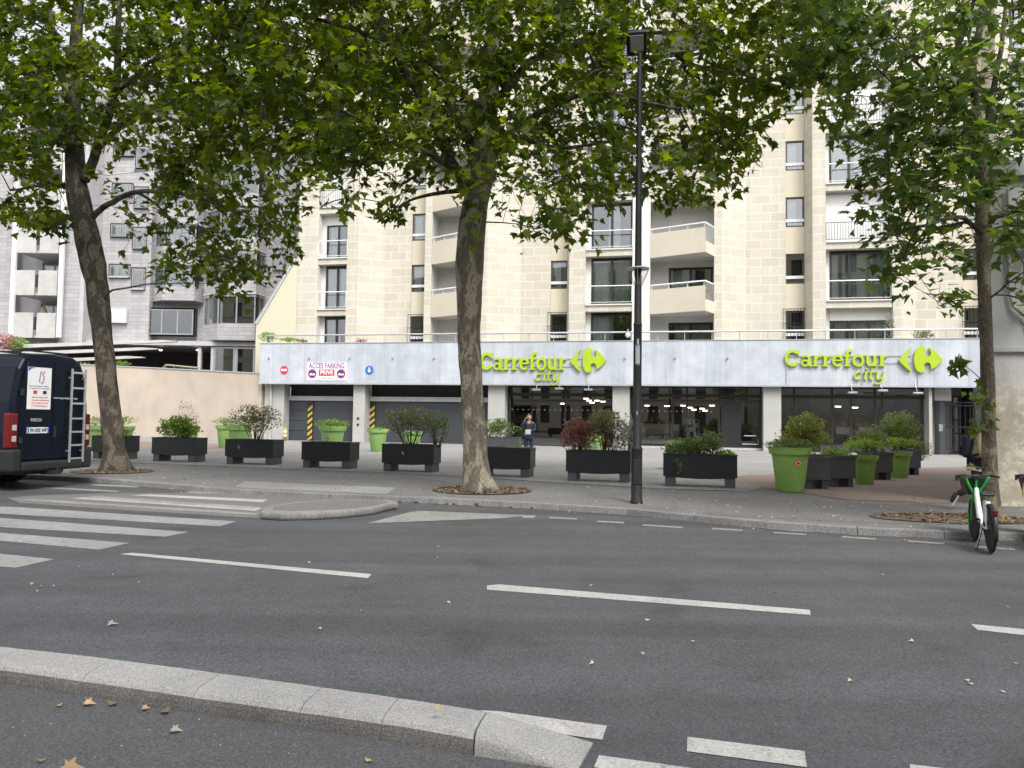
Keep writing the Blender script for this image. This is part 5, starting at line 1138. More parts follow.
# ================================================================ hire bikes
def bike(label, loc, rot, basket_bag=True):
    B = thing('hire_bike', label, 'bicycle', loc, rot, 'green and white hire bikes at the kerb')
    # x right, y forward, z up; rear contact at y=0, front contact y=1.13
    r0 = .335
    for nm_, y in (('rear_wheel', 0.0), ('front_wheel', 1.13)):
        mb = MB(); mb.lathe([(r0-.045, -.018), (r0-.012, -.024), (r0, 0), (r0-.012, .024), (r0-.045, .018)], (0, y, r0), 40, 0, 'x'); wo_ = mb.build('wheel', M['rubber'], B, smooth=True)
        q = MB(); q.lathe([(r0-.065, -.012), (r0-.045, -.017), (r0-.045, .017), (r0-.065, .012), (r0-.065, -.012)], (0, y, r0), 40, 0, 'x'); q.build('rim', M['bike_dark'], wo_)
        q = MB()
        for i in range(20): a = 2*PI*i/20; sg = .02 if i % 2 else -.02; q.tube([(sg, y+.03*math.cos(a+.6), r0+.03*math.sin(a+.6)), (0, y+(r0-.06)*math.cos(a), r0+(r0-.06)*math.sin(a))], .0016, 3)
        q.build('spokes', M['aluminium'], wo_)
        q = MB(); hr_ = .055 if y == 0 else .075; q.lathe([(0, -.05), (.03, -.05), (hr_, -.03), (hr_, .03), (.03, .05), (0, .05)], (0, y, r0), 18, 0, 'x'); q.build('hub', M['bike_dark'], wo_, smooth=True)
        q = MB(); pts = []
        a0, a1 = (R(-20), R(200)) if y == 0 else (R(35), R(215))
        n_ = 16; vs = []
        for i in range(n_+1):
            a = a0+(a1-a0)*i/n_; rr = r0+.028; 
            for xx, dr in ((-.036, -.028), (-.03, 0), (.03, 0), (.036, -.028)): vs.append((xx, y-(rr+dr)*math.cos(a), r0+(rr+dr)*math.sin(a)))
        q.add(vs, [(i*4+j, i*4+j+1, i*4+5+j, i*4+4+j) for i in range(n_) for j in range(3)]); fo = q.build('mudguard', M['bike_dark'] if y == 0 else M['bike_green'], B, smooth=True)
        fo.modifiers.new('sol', 'SOLIDIFY').thickness = .003
    # frame: low step-through beam with battery, seat tube, stays, fork
    q = MB(); q.tube([(0, .95, .84), (0, .90, .70), (0, .72, .44), (0, .52, .33), (0, .42, .32)], [.04, .045, .055, .05, .045], 12); q.tube([(0, .42, .30), (0, .33, .52), (0, .28, .66)], [.035, .032, .028], 12)
    for sx in (-1, 1): q.tube([(sx*.035, .40, .33), (sx*.062, .15, .335), (sx*.062, 0, .335)], .013, 8); q.tube([(sx*.02, .31, .56), (sx*.062, .0, .34)], .012, 8)
    q.build('frame', M['bike_white'], B, smooth=True)
    q = MB(); q.box(-.05, .05, .14, .32, .40, .72); bt__ = q.build('battery_case', M['bike_white'], B, bevel=.03)
    q = MB()
    for sx in (-1, 1): q.tube([(sx*.052, 1.13, r0), (sx*.052, 1.04, .66), (sx*.03, 1.0, .74)], .014, 8)
    q.tube([(0, 1.0, .74), (0, .93, 1.0)], .022, 10); q.build('fork', M['bike_green'], B)
    # front basket: green V bars and dark liner
    q = MB(); 
    for sx in (-1, 1): q.tube([(sx*.20, .90, 1.03), (sx*.14, .94, .90), (sx*.045, .98, .76), (0, 1.0, .72)], .022, 8)
    q.build('basket_bar', M['bike_green'], B, smooth=True)
    q = MB(); t4 = [(-.20, 1.0, 1.0), (.20, 1.0, 1.0), (.22, 1.36, 1.0), (-.22, 1.36, 1.0)]; b4 = [(-.12, 1.02, .74), (.12, 1.02, .74), (.14, 1.27, .74), (-.14, 1.27, .74)]
    q.add(t4+b4, [(0, 1, 5, 4), (1, 2, 6, 5), (2, 3, 7, 6), (3, 0, 4, 7), (4, 5, 6, 7)]); bo = q.build('basket', M['bike_dark'], B); bo.modifiers.new('sol', 'SOLIDIFY').thickness = .015
    q = MB(); q.box(-.15, .15, 1.03, 1.22, .78, .97); q.build('basket_liner', M['bike_dark'], B, bevel=.03)
    q = MB(); q.box(-.06, .06, .90, .99, .98, 1.05); q.build('phone_mount', M['bike_dark'], B, bevel=.015)
    # handlebar
    q = MB(); q.tube([(-.33, .76, 1.03), (-.22, .84, 1.045), (-.08, .92, 1.02), (.08, .92, 1.02), (.22, .84, 1.045), (.33, .76, 1.03)], .013, 8); hb_ = q.build('handlebar', M['bike_dark'], B, smooth=True)
    for sx in (-1, 1):
        g_ = MB(); g_.tube([(sx*.21, .845, 1.045), (sx*.34, .755, 1.03)], .019, 10); g_.build('grip', M['rubber'], hb_, smooth=True)
        g_ = MB(); g_.tube([(sx*.17, .90, 1.03), (sx*.24, .90, 1.00), (sx*.31, .85, .985)], .007, 6); g_.build('brake_lever', M['bike_dark'], hb_)
    q = MB(); q.tube([(-.33, .80, 1.03), (-.36, .81, 1.0)], .02, 8); q.box(-.385, -.345, .78, .82, .955, 1.04); q.build('bell', M['bike_dark'], B)
    # seat
    q = MB(); q.tube([(0, .29, .62), (0, .25, .80)], .016, 10); q.build('seat_post', M['aluminium'], B)
    q = MB(); poly = [(-.10, .10), (.10, .10), (.115, .16), (.09, .24), (.04, .30), (.028, .38), (-.028, .38), (-.04, .30), (-.09, .24), (-.115, .16)]; q.prism(poly, lambda x, y: .79, lambda x, y: .85-.02*abs(x)/.1+.01*math.sin((y-.1)*10)); q.build('saddle', M['bike_dark'], B, bevel=.015)
    q = MB(); q.box(-.045, .045, -.30, -.20, .54, .64); q.build('light_housing', M['bike_dark'], B, bevel=.015)
    q = MB(); q.box(-.03, .03, -.312, -.30, .565, .62); q.build('rear_light', M['lamp_red'], B)
    q = MB(); q.add([(-.04, -.05, .60), (.04, -.05, .60), (.045, -.28, .34), (-.045, -.28, .34), (-.035, .1, .66), (.035, .1, .66)], [(0, 1, 5, 4), (3, 2, 1, 0)]); qo = q.build('rear_skirt', M['bike_dark'], B); qo.modifiers.new('sol', 'SOLIDIFY').thickness = .01
    q = MB(); q.lathe([(.0, .045), (.09, .045), (.095, .05), (.09, .056), (0, .056)], (0, .44, .30), 24, 0, 'x'); q.tube([(.07, .44, .30), (.085, .53, .17)], .011, 6); q.tube([(-.07, .44, .30), (-.085, .35, .43)], .011, 6); q.build('crank', M['bike_dark'], B)
    for sx, yy, zz in ((1, .53, .17), (-1, .35, .43)): q = MB(); q.box(min(sx*.09, sx*.19), max(sx*.09, sx*.19), yy-.035, yy+.035, zz-.012, zz+.012); q.build('pedal', M['rubber'], B, bevel=.004)
    q = MB(); q.tube([(-.04, .36, .30), (-.16, .26, .0)], .010, 8); q.tube([(-.16, .26, .006), (-.19, .22, .006)], .014, 6); q.build('kickstand', M['bike_dark'], B)
    q = MB(); q.box(.068, .075, -.02, .44, .31, .37); q.build('chain_guard', M['bike_dark'], B, bevel=.003)
    return B
rb = gp(991, 553, RZ); fb_ = gp(980, 543, RZ)
d = Vector((6.42-5.98, 10.75-9.68, 0)); 
b1 = bike('green and white hire bike standing whole at the kerb beside the right tree', (rb.x, rb.y, RZ), -R(21)); b1.scale = (.70, .90, .88)
rb2 = gp(1049, 552, RZ)
b2 = copy_tree(b1); b2.location = (rb2.x, rb2.y, RZ); b2.rotation_euler = (0, R(2), -.42); b2['label'] = 'second hire bike cut off by the right edge of the view, with a yellow strap'
q = MB(); q.box(-.22, -.19, .95, 1.0, .70, .90); q.build('strap', M['yellow_paint'], b2, bevel=.005)
# ================================================================ people
def skin_mesh(verts, edges, radii, root, sub=2):
    me = bpy.data.meshes.new('sk'); me.from_pydata([tuple(v) for v in verts], edges, []); o = bpy.data.objects.new('sk', me); COL.objects.link(o)
    m = o.modifiers.new('s', 'SKIN'); m.branch_smoothing = .6
    for i, r_ in enumerate(radii):
        sv = me.skin_vertices[0].data[i]; sv.radius = (r_, r_) if not hasattr(r_, '__len__') else r_; sv.use_root = (i == root)
    sb = o.modifiers.new('b', 'SUBSURF'); sb.levels = sub; sb.render_levels = sub
    bpy.context.view_layer.update(); r = bpy.data.meshes.new_from_object(o.evaluated_get(bpy.context.evaluated_depsgraph_get())); bpy.data.objects.remove(o); return r
def sk_obj(name, chain, mat, parent, root=0, sub=2):
    """chain: dict name->(pos, radius); edges list"""
    pts, edges = chain; keys = list(pts); me = skin_mesh([pts[k][0] for k in keys], [(keys.index(a), keys.index(b)) for a, b in edges], [pts[k][1] for k in keys], root, sub)
    me.materials.clear(); me.materials.append(M[mat]); me.polygons.foreach_set('use_smooth', [True]*len(me.polygons)); me.name = name
    o = bpy.data.objects.new(name, me); COL.objects.link(o); o.parent = parent; return o
def join_into(me_dst, obj_list):
    bm = bmesh.new(); bm.from_mesh(me_dst)
    for m2 in obj_list: bm.from_mesh(m2)
    bm.to_mesh(me_dst); bm.free()
def hand(wr, el, side, up_=(0, 0, 1)):
    """palm and five bent fingers growing from the wrist"""
    w_ = Vector(wr); d = (w_-Vector(el)).normalized(); s_ = d.cross(Vector(up_)); s_ = s_.normalized() if s_.length > .1 else Vector((1, 0, 0)); n_ = s_.cross(d)
    out = []
    for k, (off, ln) in enumerate(((-.03, .060), (-.01, .072), (.01, .068), (.03, .052))):
        a = w_+d*.075+s_*off; P = [w_+d*.01+s_*off*.5, a, a+d*ln*.5-n_*.008, a+d*ln*.8-n_*.035]
        out.append(skin_mesh(P, [(0, 1), (1, 2), (2, 3)], [.016, .0105, .009, .0075], 0, 1))
    P = [w_+d*.015+s_*.02*side, w_+d*.045+s_*.045*side, w_+d*.08+s_*.06*side-n_*.01]; out.append(skin_mesh(P, [(0, 1), (1, 2)], [.016, .012, .009], 0, 1))
    mb = MB(); mb.ball((0, 0, 0), (.042, .05, .018), 12, 8); mat_ = Matrix((s_, d, n_)).transposed()
    me = bpy.data.meshes.new('p'); me.from_pydata([tuple(w_+d*.045+mat_ @ Vector(v)) for v in mb.v], [], mb.f); out.append(me); return out
def head(c, fwd, tilt=0):
    """skull with brow, nose, chin, ears and lips as one mesh; fwd = facing angle"""
    bm = bmesh.new(); bmesh.ops.create_uvsphere(bm, u_segments=24, v_segments=18, radius=1)
    for v in bm.verts:
        x, y, z = v.co
        sx = .076*(1-.18*max(0, -z)); sy = .097; sz = .117
        X_, Y_, Z_ = x*sx, y*sy, z*sz
        if y < -.3:                               # face side is -y
            if z < -.35: Y_ *= 1-.10*(abs(x)); X_ *= .9
            if abs(x) < .16 and -.35 < z < .12: Y_ -= .020*(1-abs(x)/.16)*(1-(z+.35)/.47*.75)
            if .10 < z < .22 and abs(x) < .6: Y_ -= .004
            if abs(abs(x)-.38) < .16 and -.02 < z < .12: Y_ += .007
            if abs(x) < .3 and -.58 < z < -.44: Y_ -= .005
        v.co = (X_, Y_, Z_)
    me = bpy.data.meshes.new('h'); bm.to_mesh(me); bm.free()
    mb = MB()
    for sx in (-1, 1): mb.ball((sx*.078, .008, -.008), (.010, .018, .030), 8, 6)
    m2 = bpy.data.meshes.new('e'); m2.from_pydata(mb.v, [], mb.f); join_into(me, [m2])
    me.transform(Matrix.Translation(c) @ Matrix.Rotation(fwd, 4, 'Z') @ Matrix.Rotation(tilt, 4, 'X')); return me
def person(label, loc, rot, J, jacket, trousers, shoes, hair, hair_long=False, face=0.0, tilt=0.0, hood=None):
    P = thing('person', label, 'person', loc, rot)
    V_ = {k: Vector(v) for k, v in J.items()}
    E_ = [('pelvis', 'spine'), ('spine', 'chest'), ('chest', 'neck'), ('neck', 'head0'), ('chest', 'shL'), ('shL', 'elL'), ('elL', 'wrL'), ('chest', 'shR'), ('shR', 'elR'), ('elR', 'wrR'), ('pelvis', 'hipL'), ('hipL', 'knL'), ('knL', 'anL'), ('anL', 'toL'), ('pelvis', 'hipR'), ('hipR', 'knR'), ('knR', 'anR'), ('anR', 'toR')]
    rad = dict(pelvis=(.13, .10), spine=(.115, .09), chest=(.14, .10), neck=.052, head0=.06, shL=.055, shR=.055, elL=.040, elR=.040, wrL=.026, wrR=.026, hipL=.085, hipR=.085, knL=.056, knR=.056, anL=.032, anR=.032, toL=.018, toR=.018)
    body = sk_obj('body', ({k: (V_[k], rad[k]) for k in rad}, E_), 'skin', P)
    join_into(body.data, [head(V_['head'], face, tilt)]+hand(V_['wrL'], V_['elL'], 1)+hand(V_['wrR'], V_['elR'], -1)); body.data.polygons.foreach_set('use_smooth', [True]*len(body.data.polygons))
    hem = V_['pelvis']+(V_['pelvis']-V_['spine']).normalized()*.08
    jp = dict(hem=(hem, (.185, .145)), pelvis=(V_['pelvis'], (.175, .14)), spine=(V_['spine'], (.165, .135)), chest=(V_['chest'], (.185, .145)), col=(V_['chest'].lerp(V_['neck'], .75), (.085, .08)), shL=(V_['shL'], .082), elL=(V_['elL'], .066), wrL=(V_['elL'].lerp(V_['wrL'], .94), .048), shR=(V_['shR'], .082), elR=(V_['elR'], .066), wrR=(V_['elR'].lerp(V_['wrR'], .94), .048))
    sk_obj('jacket', (jp, [('pelvis', 'hem'), ('pelvis', 'spine'), ('spine', 'chest'), ('chest', 'col'), ('chest', 'shL'), ('shL', 'elL'), ('elL', 'wrL'), ('chest', 'shR'), ('shR', 'elR'), ('elR', 'wrR')]), jacket, P, 1)
    tp = dict(pelvis=(V_['pelvis'], (.15, .12)), hipL=(V_['hipL'], .105), knL=(V_['knL'], .075), anL=(V_['knL'].lerp(V_['anL'], .95), .058), hipR=(V_['hipR'], .105), knR=(V_['knR'], .075), anR=(V_['knR'].lerp(V_['anR'], .95), .058))
    sk_obj('trousers', (tp, [('pelvis', 'hipL'), ('hipL', 'knL'), ('knL', 'anL'), ('pelvis', 'hipR'), ('hipR', 'knR'), ('knR', 'anR')]), trousers, P, 0)
    for s_ in 'LR':
        a, t = V_['an'+s_], V_['to'+s_]; d = (t-a).normalized(); heel = a-d*.06+Vector((0, 0, -.03))*(1 if abs(d.z) < .6 else 0); 
        sh = sk_obj('shoe', (dict(h=(heel, .056), m=(a.lerp(t, .45), .056), t=(t+d*.02, .046), k=(a+Vector((0, 0, .015)), .058)), [('m', 'h'), ('m', 't'), ('m', 'k')]), shoes, P, 1)
        so = MB(); bot = min(v.co.z for v in sh.data.vertices)
        nrm = Vector((0, 0, 1)) if abs(d.z) < .6 else Vector((0, -1, 0)).cross(d).normalized()
        P0 = heel-d*.04; P1 = t+d*.035; sd2 = d.cross(Vector((0, 0, 1))); sd2 = (sd2.normalized() if sd2.length > .2 else Vector((1, 0, 0)))*.042; dn = sd2.normalized().cross(d); dn = dn if dn.z < 0 or abs(d.z) > .6 else -dn
        if dn.z > 0: dn = -dn
        q_ = [P0-sd2, P1-sd2*.7, P1+sd2*.7, P0+sd2]; so.add([tuple(p+dn*.030) for p in q_]+[tuple(p+dn*.050) for p in q_], [(0, 1, 2, 3), (7, 6, 5, 4), (0, 4, 5, 1), (1, 5, 6, 2), (2, 6, 7, 3), (3, 7, 4, 0)]); so.build('sole', M['shoe_white'], sh, bevel=.008)
    # hair cap
    hp_ = V_['head']; bm = bmesh.new(); bmesh.ops.create_uvsphere(bm, u_segments=20, v_segments=14, radius=1)
    for v in bm.verts:
        x, y, z = v.co; v.co = (x*.088, y*.106+.012, z*.124+.012)
        if y < -.15 and z < .35: v.co.y = max(v.co.y, -.02)+.02; v.co.x *= .93
        if hair_long and z < 0 and y > -.2: v.co.z -= .10*(-z); v.co.y += .01
    me = bpy.data.meshes.new('hair'); bm.to_mesh(me); bm.free(); me.transform(Matrix.Translation(hp_) @ Matrix.Rotation(face, 4, 'Z') @ Matrix.Rotation(tilt, 4, 'X')); me.materials.append(M[hair]); me.polygons.foreach_set('use_smooth', [True]*len(me.polygons))
    ho = bpy.data.objects.new('hair', me); COL.objects.link(ho); ho.parent = P
    return P
# woman standing with a phone near the shop (faces -y locally, towards the camera)
wc = gp(528.5, 459.5)
WJ = dict(pelvis=(0, 0, .90), spine=(0, .01, 1.06), chest=(0, .02, 1.26), neck=(0, .015, 1.42), head0=(0, 0, 1.47), head=(0, -.01, 1.54), shL=(.17, .02, 1.33), elL=(.23, -.02, 1.08), wrL=(.06, -.24, 1.02), shR=(-.17, .02, 1.33), elR=(-.27, -.13, 1.16), wrR=(-.13, -.14, 1.44),
          hipL=(.09, 0, .86), knL=(.11, -.02, .48), anL=(.11, .02, .09), toL=(.13, -.13, .045), hipR=(-.09, 0, .86), knR=(-.10, -.03, .48), anR=(-.10, .01, .09), toR=(-.12, -.14, .045))
pw = person('woman in navy jacket and jeans holding a phone to her ear before the shop', (wc.x, wc.y, .004), -.1, WJ, 'jacket_navy', 'trouser_navy', 'shoe_black', 'hair_brown', True)
ph = MB(); ph.box(-.005, .005, -.035, .035, -.07, .07); o = ph.build('phone', M['black_plastic']); o.location = (wc.x-.105, wc.y-.02, 1.52); o.rotation_euler = (R(-10), 0, -.1); tag(o, 'black phone held to the ear of the woman before the shop', 'phone')
pb_ = MB(); pb_.box(-.10, .10, -.04, .04, -.10, .07); o = pb_.build('paper_bag', M['fridge_white'], bevel=.02); o.location = (wc.x+.02-.06, wc.y-.34, 1.02); tag(o, 'small pale bag in the hand of the woman before the shop', 'bag')
# pedestrian walking to the right behind the tree: head, chest, stride
pc = gp(977.5, 511.5)
PJ = dict(pelvis=(0, 0, .86), spine=(.03, .0, 1.02), chest=(.08, .0, 1.22), neck=(.13, 0, 1.38), head0=(.15, 0, 1.42), head=(.17, 0, 1.49), shL=(.08, .17, 1.29), elL=(.10, .22, 1.04), wrL=(.20, .20, .82), shR=(.08, -.17, 1.29), elR=(.05, -.24, 1.03), wrR=(.20, -.22, .88),
          hipL=(.0, .09, .83), knL=(.20, .09, .48), anL=(.22, .09, .10), toL=(.36, .09, .045), hipR=(0, -.09, .83), knR=(-.02, -.09, .45), anR=(-.33, -.09, .26), toR=(-.40, -.09, .13))
pp = person('pedestrian in beige jacket and dark trousers striding right behind the tree', (pc.x, pc.y, .006), -.5, PJ, 'jacket_beige', 'cloth_black', 'shoe_black', 'hair_dark', False, face=PI/2, tilt=.15)
bk_ = thing('backpack', 'dark backpack on the shoulders of the pedestrian by the right tree', 'backpack', (pc.x, pc.y, .006), -.5)
mb = MB(); mb.box(-.235, -.09, -.15, .15, .92, 1.32); q = mb.build('pack', M['cloth_black'], bk_, bevel=.06); q.rotation_euler = (0, 0, 0)
mb = MB(); mb.box(-.27, -.22, -.10, .10, .95, 1.12); mb.build('pocket', M['cloth_black'], bk_, bevel=.03)
for sy in (-1, 1): mb = MB(); mb.tube([(-.12, sy*.10, 1.31), (-.02, sy*.11, 1.40), (.10, sy*.11, 1.41), (.22, sy*.11, 1.30), (.22, sy*.14, 1.12), (.05, sy*.20, 1.0), (-.12, sy*.14, .95)], .02, 6); mb.build('strap', M['cloth_black'], bk_, smooth=True)
# ================================================================ foliage
def leaf_outline(kind):
    if kind == 'plane':                                 # five pointed lobes, petiole at the origin, tip on +y
        half = [(0, 0), (.16, -.10), (.20, .06), (.50, .02), (.36, .20), (.60, .46), (.30, .44), (.20, .58), (0, 1.0)]
    elif kind == 'long': half = [(0, 0), (.13, .2), (.16, .5), (.09, .8), (0, 1.0)]
    else: half = [(0, 0), (.24, .22), (.30, .5), (.18, .8), (0, 1.0)]
    return np.array(half)
def leaves_obj(name, mat, parent, pos, dirs, nrm, size, kind='plane', fold=.18, rng=None, vary=None, extra=None):
    """pos: petiole, dirs: along the leaf, nrm: face normal"""
    half = leaf_outline(kind); k = len(half); n_ = len(pos)
    Rr = half.copy(); Ll = half.copy(); Ll[:, 0] *= -1
    loc = np.zeros((2*k-2, 3)); idxR = list(range(k)); 
    loc[:k, 0] = Rr[:, 0]; loc[:k, 1] = Rr[:, 1]; loc[:k, 2] = fold*Rr[:, 0]-.12*Rr[:, 1]**2
    loc[k:, 0] = Ll[1:-1, 0]; loc[k:, 1] = Ll[1:-1, 1]; loc[k:, 2] = fold*Rr[1:-1, 0]-.12*Ll[1:-1, 1]**2
    faceR = idxR; faceL = [0]+[k-1]+list(range(2*k-3, k-1, -1))
    d = dirs/np.linalg.norm(dirs, axis=1)[:, None]; s_ = np.cross(d, nrm); s_ /= np.linalg.norm(s_, axis=1)[:, None]+1e-9; nn = np.cross(s_, d)
    V = pos[:, None, :]+size[:, None, None]*(loc[None, :, 0, None]*s_[:, None, :]+loc[None, :, 1, None]*d[:, None, :]+(loc[None, :, 2]*np.random.default_rng(n_).uniform(-.6, 2.6, n_)[:, None])[:, :, None]*nn[:, None, :])
    nv = 2*k-2; V = V.reshape(-1, 3)
    loops = np.concatenate([np.array(faceR+faceL)+0])[None, :]+(np.arange(n_)*nv)[:, None]; loops = loops.ravel()
    me = bpy.data.meshes.new(name); me.vertices.add(len(V)); me.vertices.foreach_set('co', V.ravel().astype(np.float32))
    me.loops.add(len(loops)); me.loops.foreach_set('vertex_index', loops.astype(np.int32)); me.polygons.add(2*n_)
    me.polygons.foreach_set('loop_start', (np.arange(2*n_)*k).astype(np.int32)); me.polygons.foreach_set('loop_total', np.full(2*n_, k, np.int32)); me.update(calc_edges=True); me.validate()
    a = me.attributes.new('vary', 'FLOAT', 'POINT'); vv = vary if vary is not None else rng.random(n_); a.data.foreach_set('value', np.repeat(vv, nv).astype(np.float32))
    me.materials.append(M[mat]); o = bpy.data.objects.new(name, me); COL.objects.link(o); o.parent = parent; return o
def bez(a, b, sag, n=6, wob=.0, rng=random):
    a, b = Vector(a), Vector(b); L_ = (b-a).length; out = []
    o1 = Vector((rng.uniform(-1, 1), rng.uniform(-1, 1), rng.uniform(-.6, .6)))*wob*L_
    for i in range(n+1): t = i/n; out.append(a.lerp(b, t)+Vector((0, 0, sag*L_*4*t*(1-t)))+o1*math.sin(PI*t))
    return out
def plane_tree(name, label, base_px, trunk, limbs, region, low, n_spray, leaf, lpr, mats, dcen, axis, seed, Rr, hist, gapscale=.75, gapthr=-.05, dens=None, twigl=.5, zmax=13.5, r_base=.3, pitz=0.0):
    """trunk / limbs: [(px,py,dY,r)...]; low(px): lowest row of leaves in the photograph; crown is filled in 3-D around the limbs"""
    rng = np.random.default_rng(seed); rr = random.Random(seed)
    b = gp(*base_px); T = thing(name, label, 'tree', (b.x, b.y, 0)); Y0 = b.y
    def pt(px, py, dy): p = at(px, py, Y0+dy); return p-b
    tp = [pt(px, py, dy) for px, py, dy, r in trunk]; tr = [r for *_, r in trunk]
    tp[0].z = -.05
    # finely divided trunk with flare and bumps
    P, Rd = [], []
    for i in range(len(tp)-1):
        n_ = max(2, int((tp[i+1]-tp[i]).length/.12))
        for j in range(n_):
            t = j/n_; P.append(tp[i].lerp(tp[i+1], t)); Rd.append(tr[i]*(1-t)+tr[i+1]*t)
    P.append(tp[-1]); Rd.append(tr[-1])
    for _ in range(2): P = [P[0]]+[(P[i-1]+P[i]*2+P[i+1])/4 for i in range(1, len(P)-1)]+[P[-1]]
    mb = MB(); nn = 28; mb.tube(P, Rd, nn)
    V = []
    for i, v in enumerate(mb.v):
        ring = i//nn if i < len(P)*nn else 0
        c = P[min(ring, len(P)-1)]; q = Vector(v); rad = q-c; h = q.z
        k = 1+.09*noise.noise(Vector((q.x*3+seed, q.y*3, q.z*1.6)))+.04*noise.noise(Vector((q.x*9, q.y*9, q.z*4)))
        if h < .7: a = math.atan2(rad.y, rad.x); k += (max(0, .7-h)/.7)**2*(.28+.22*math.sin(a*5+seed)+.12*math.sin(a*3+1))
        V.append(tuple(c+rad*k))
    mb.v = V; to = mb.build('trunk', M[mats[0]], T, smooth=True)
    # limbs
    nodes = []; br = MB(); kn = MB()
    for lb in limbs:
        Q = [pt(px, py, dy) for px, py, dy, r in lb]; q = [r for *_, r in lb]; PP, RR = [], []
        for i in range(len(Q)-1):
            n_ = 5
            for j in range(n_): t = j/n_; PP.append(Q[i].lerp(Q[i+1], t)+Vector((rr.uniform(-1, 1), rr.uniform(-1, 1), rr.uniform(-1, 1)))*.03*(1 if i+j else 0)); RR.append(q[i]*(1-t)+q[i+1]*t)
        PP.append(Q[-1]); RR.append(q[-1])
        for _ in range(1): PP = [PP[0]]+[(PP[i-1]+PP[i]*2+PP[i+1])/4 for i in range(1, len(PP)-1)]+[PP[-1]]
        br.tube(PP, RR, 9); nodes += [(p, r) for p, r in zip(PP, RR)]
    nodes += [(p, r) for p, r in zip(P, Rd) if p.z > 3.6]
    NP = np.array([tuple(p) for p, r in nodes]); NR = np.array([r for p, r in nodes])
    # spray positions
    S = []; tries = 0; x0, x1, ytop = region
    inv = CR.transposed()
    def px_of(p): q = inv @ (Vector(p)+b-Vector((0, 0, CAMH))); return 512-FPX*q.x/q.z, 384+FPX*q.y/q.z
    ax = Vector(axis)
    while len(S) < n_spray and tries < n_spray*60:
        tries += 1
        px = rr.uniform(x0, x1); lo_ = low(px); py = ytop+(lo_-ytop)*rr.random()**hist
        dy = rr.uniform(-1, 1)*Rr[1]; p = pt(px, py, dy+dcen)
        e = ((p.x-ax.x)/Rr[0])**2+((p.y-ax.y)/Rr[1])**2
        if e > 1 or p.z > zmax: continue
        qx, qy = px, py
        if dens and rr.random() > dens(qx, qy): continue
        if 615 < qx < 662 and (p+b).y < 14.6: continue
        g = noise.noise(Vector((p.x*gapscale+seed, p.y*gapscale, p.z*gapscale*1.3)))
        if g < gapthr-rr.random()*.12: continue
        S.append(p)
    S = np.array([tuple(p) for p in S])
    # branches: cluster targets joined to the nearest limb, then finer ones
    def attach(tg, r0, r1, nseg, maxr=.03, sag=.05):
        nonlocal NP, NR
        order = np.argsort(np.min(np.linalg.norm(tg[:, None, :]-NP[None, ::3, :], axis=2), axis=1))
        newP, newR = [], []
        for i in order:
            t = tg[i]; allP = NP; dd = np.linalg.norm(allP-t, axis=1)+np.maximum(0, allP[:, 2]-t[2])*.5
            j = int(np.argmin(dd)); a = Vector(allP[j]); L_ = (Vector(t)-a).length
            rs = min(NR[j]*.7, r0*(.5+L_*.35)); pts = bez(a, t, sag, nseg, .10, rr); rad = [rs*(1-k/nseg)+r1*k/nseg for k in range(nseg+1)]
            br.tube(pts, rad, 5 if r0 < .02 else 6, cap=False)
            NP = np.vstack([NP, np.array([tuple(p) for p in pts[1:]])]); NR = np.concatenate([NR, rad[1:]])
    idx = rng.permutation(len(S)); attach(S[idx[:45]], .045, .014, 8); attach(S[idx[45:320]], .018, .006, 5)
    # twigs + leaves
    pos, dr, nr, sz, vy = [], [], [], [], []
    for i in range(len(S)):
        p = S[i]; j = int(np.argmin(np.linalg.norm(NP-p, axis=1))); a = NP[j]; out = p-np.array([ax.x, ax.y, p[2]-.8]); out /= np.linalg.norm(out)+1e-6
        d = out+rng.normal(0, .55, 3); d[2] -= .25; d /= np.linalg.norm(d); L_ = twigl*rng.uniform(.6, 1.3); e = p+d*L_
        pts = [a, (a+p)/2+rng.normal(0, .03, 3), p, p+d*L_*.55, e+np.array([0, 0, -.12*L_])]
        br.tube([tuple(q) for q in pts], [.007, .006, .005, .004, .002], 3, cap=False)
        m = int(rng.integers(lpr[0], lpr[1])); sv = rng.random()
        for k in range(m):
            t = (k+.5)/m; q = p+d*L_*t*1.05+rng.normal(0, .10, 3); q[2] -= .12*L_*t*t
            az = rng.uniform(0, 2*PI); dd = np.array([math.cos(az), math.sin(az), 0])*.8+d*.6; dd[2] -= rng.uniform(.1, .9)
            n0 = np.array([rng.normal(0, .5), rng.normal(0, .5)-.15, 1.0])
            pos.append(q); dr.append(dd); nr.append(n0); sz.append(leaf*rng.uniform(.45, 1.3)); vy.append(min(1, max(0, .05+.75*sv*sv+rng.normal(0, .16))))
    leaves_obj('crown', mats[1], T, np.array(pos), np.array(dr), np.array(nr), np.array(sz), 'plane', rng=rng, vary=np.array(vy))
    br.build('branches', M[mats[2]], T, smooth=True)
    print(name, 'sprays', len(S), 'leaves', len(pos)); return T
def poly_fn(pts):
    xs = [p[0] for p in pts]; ys = [p[1] for p in pts]
    return lambda x: float(np.interp(x, xs, ys))
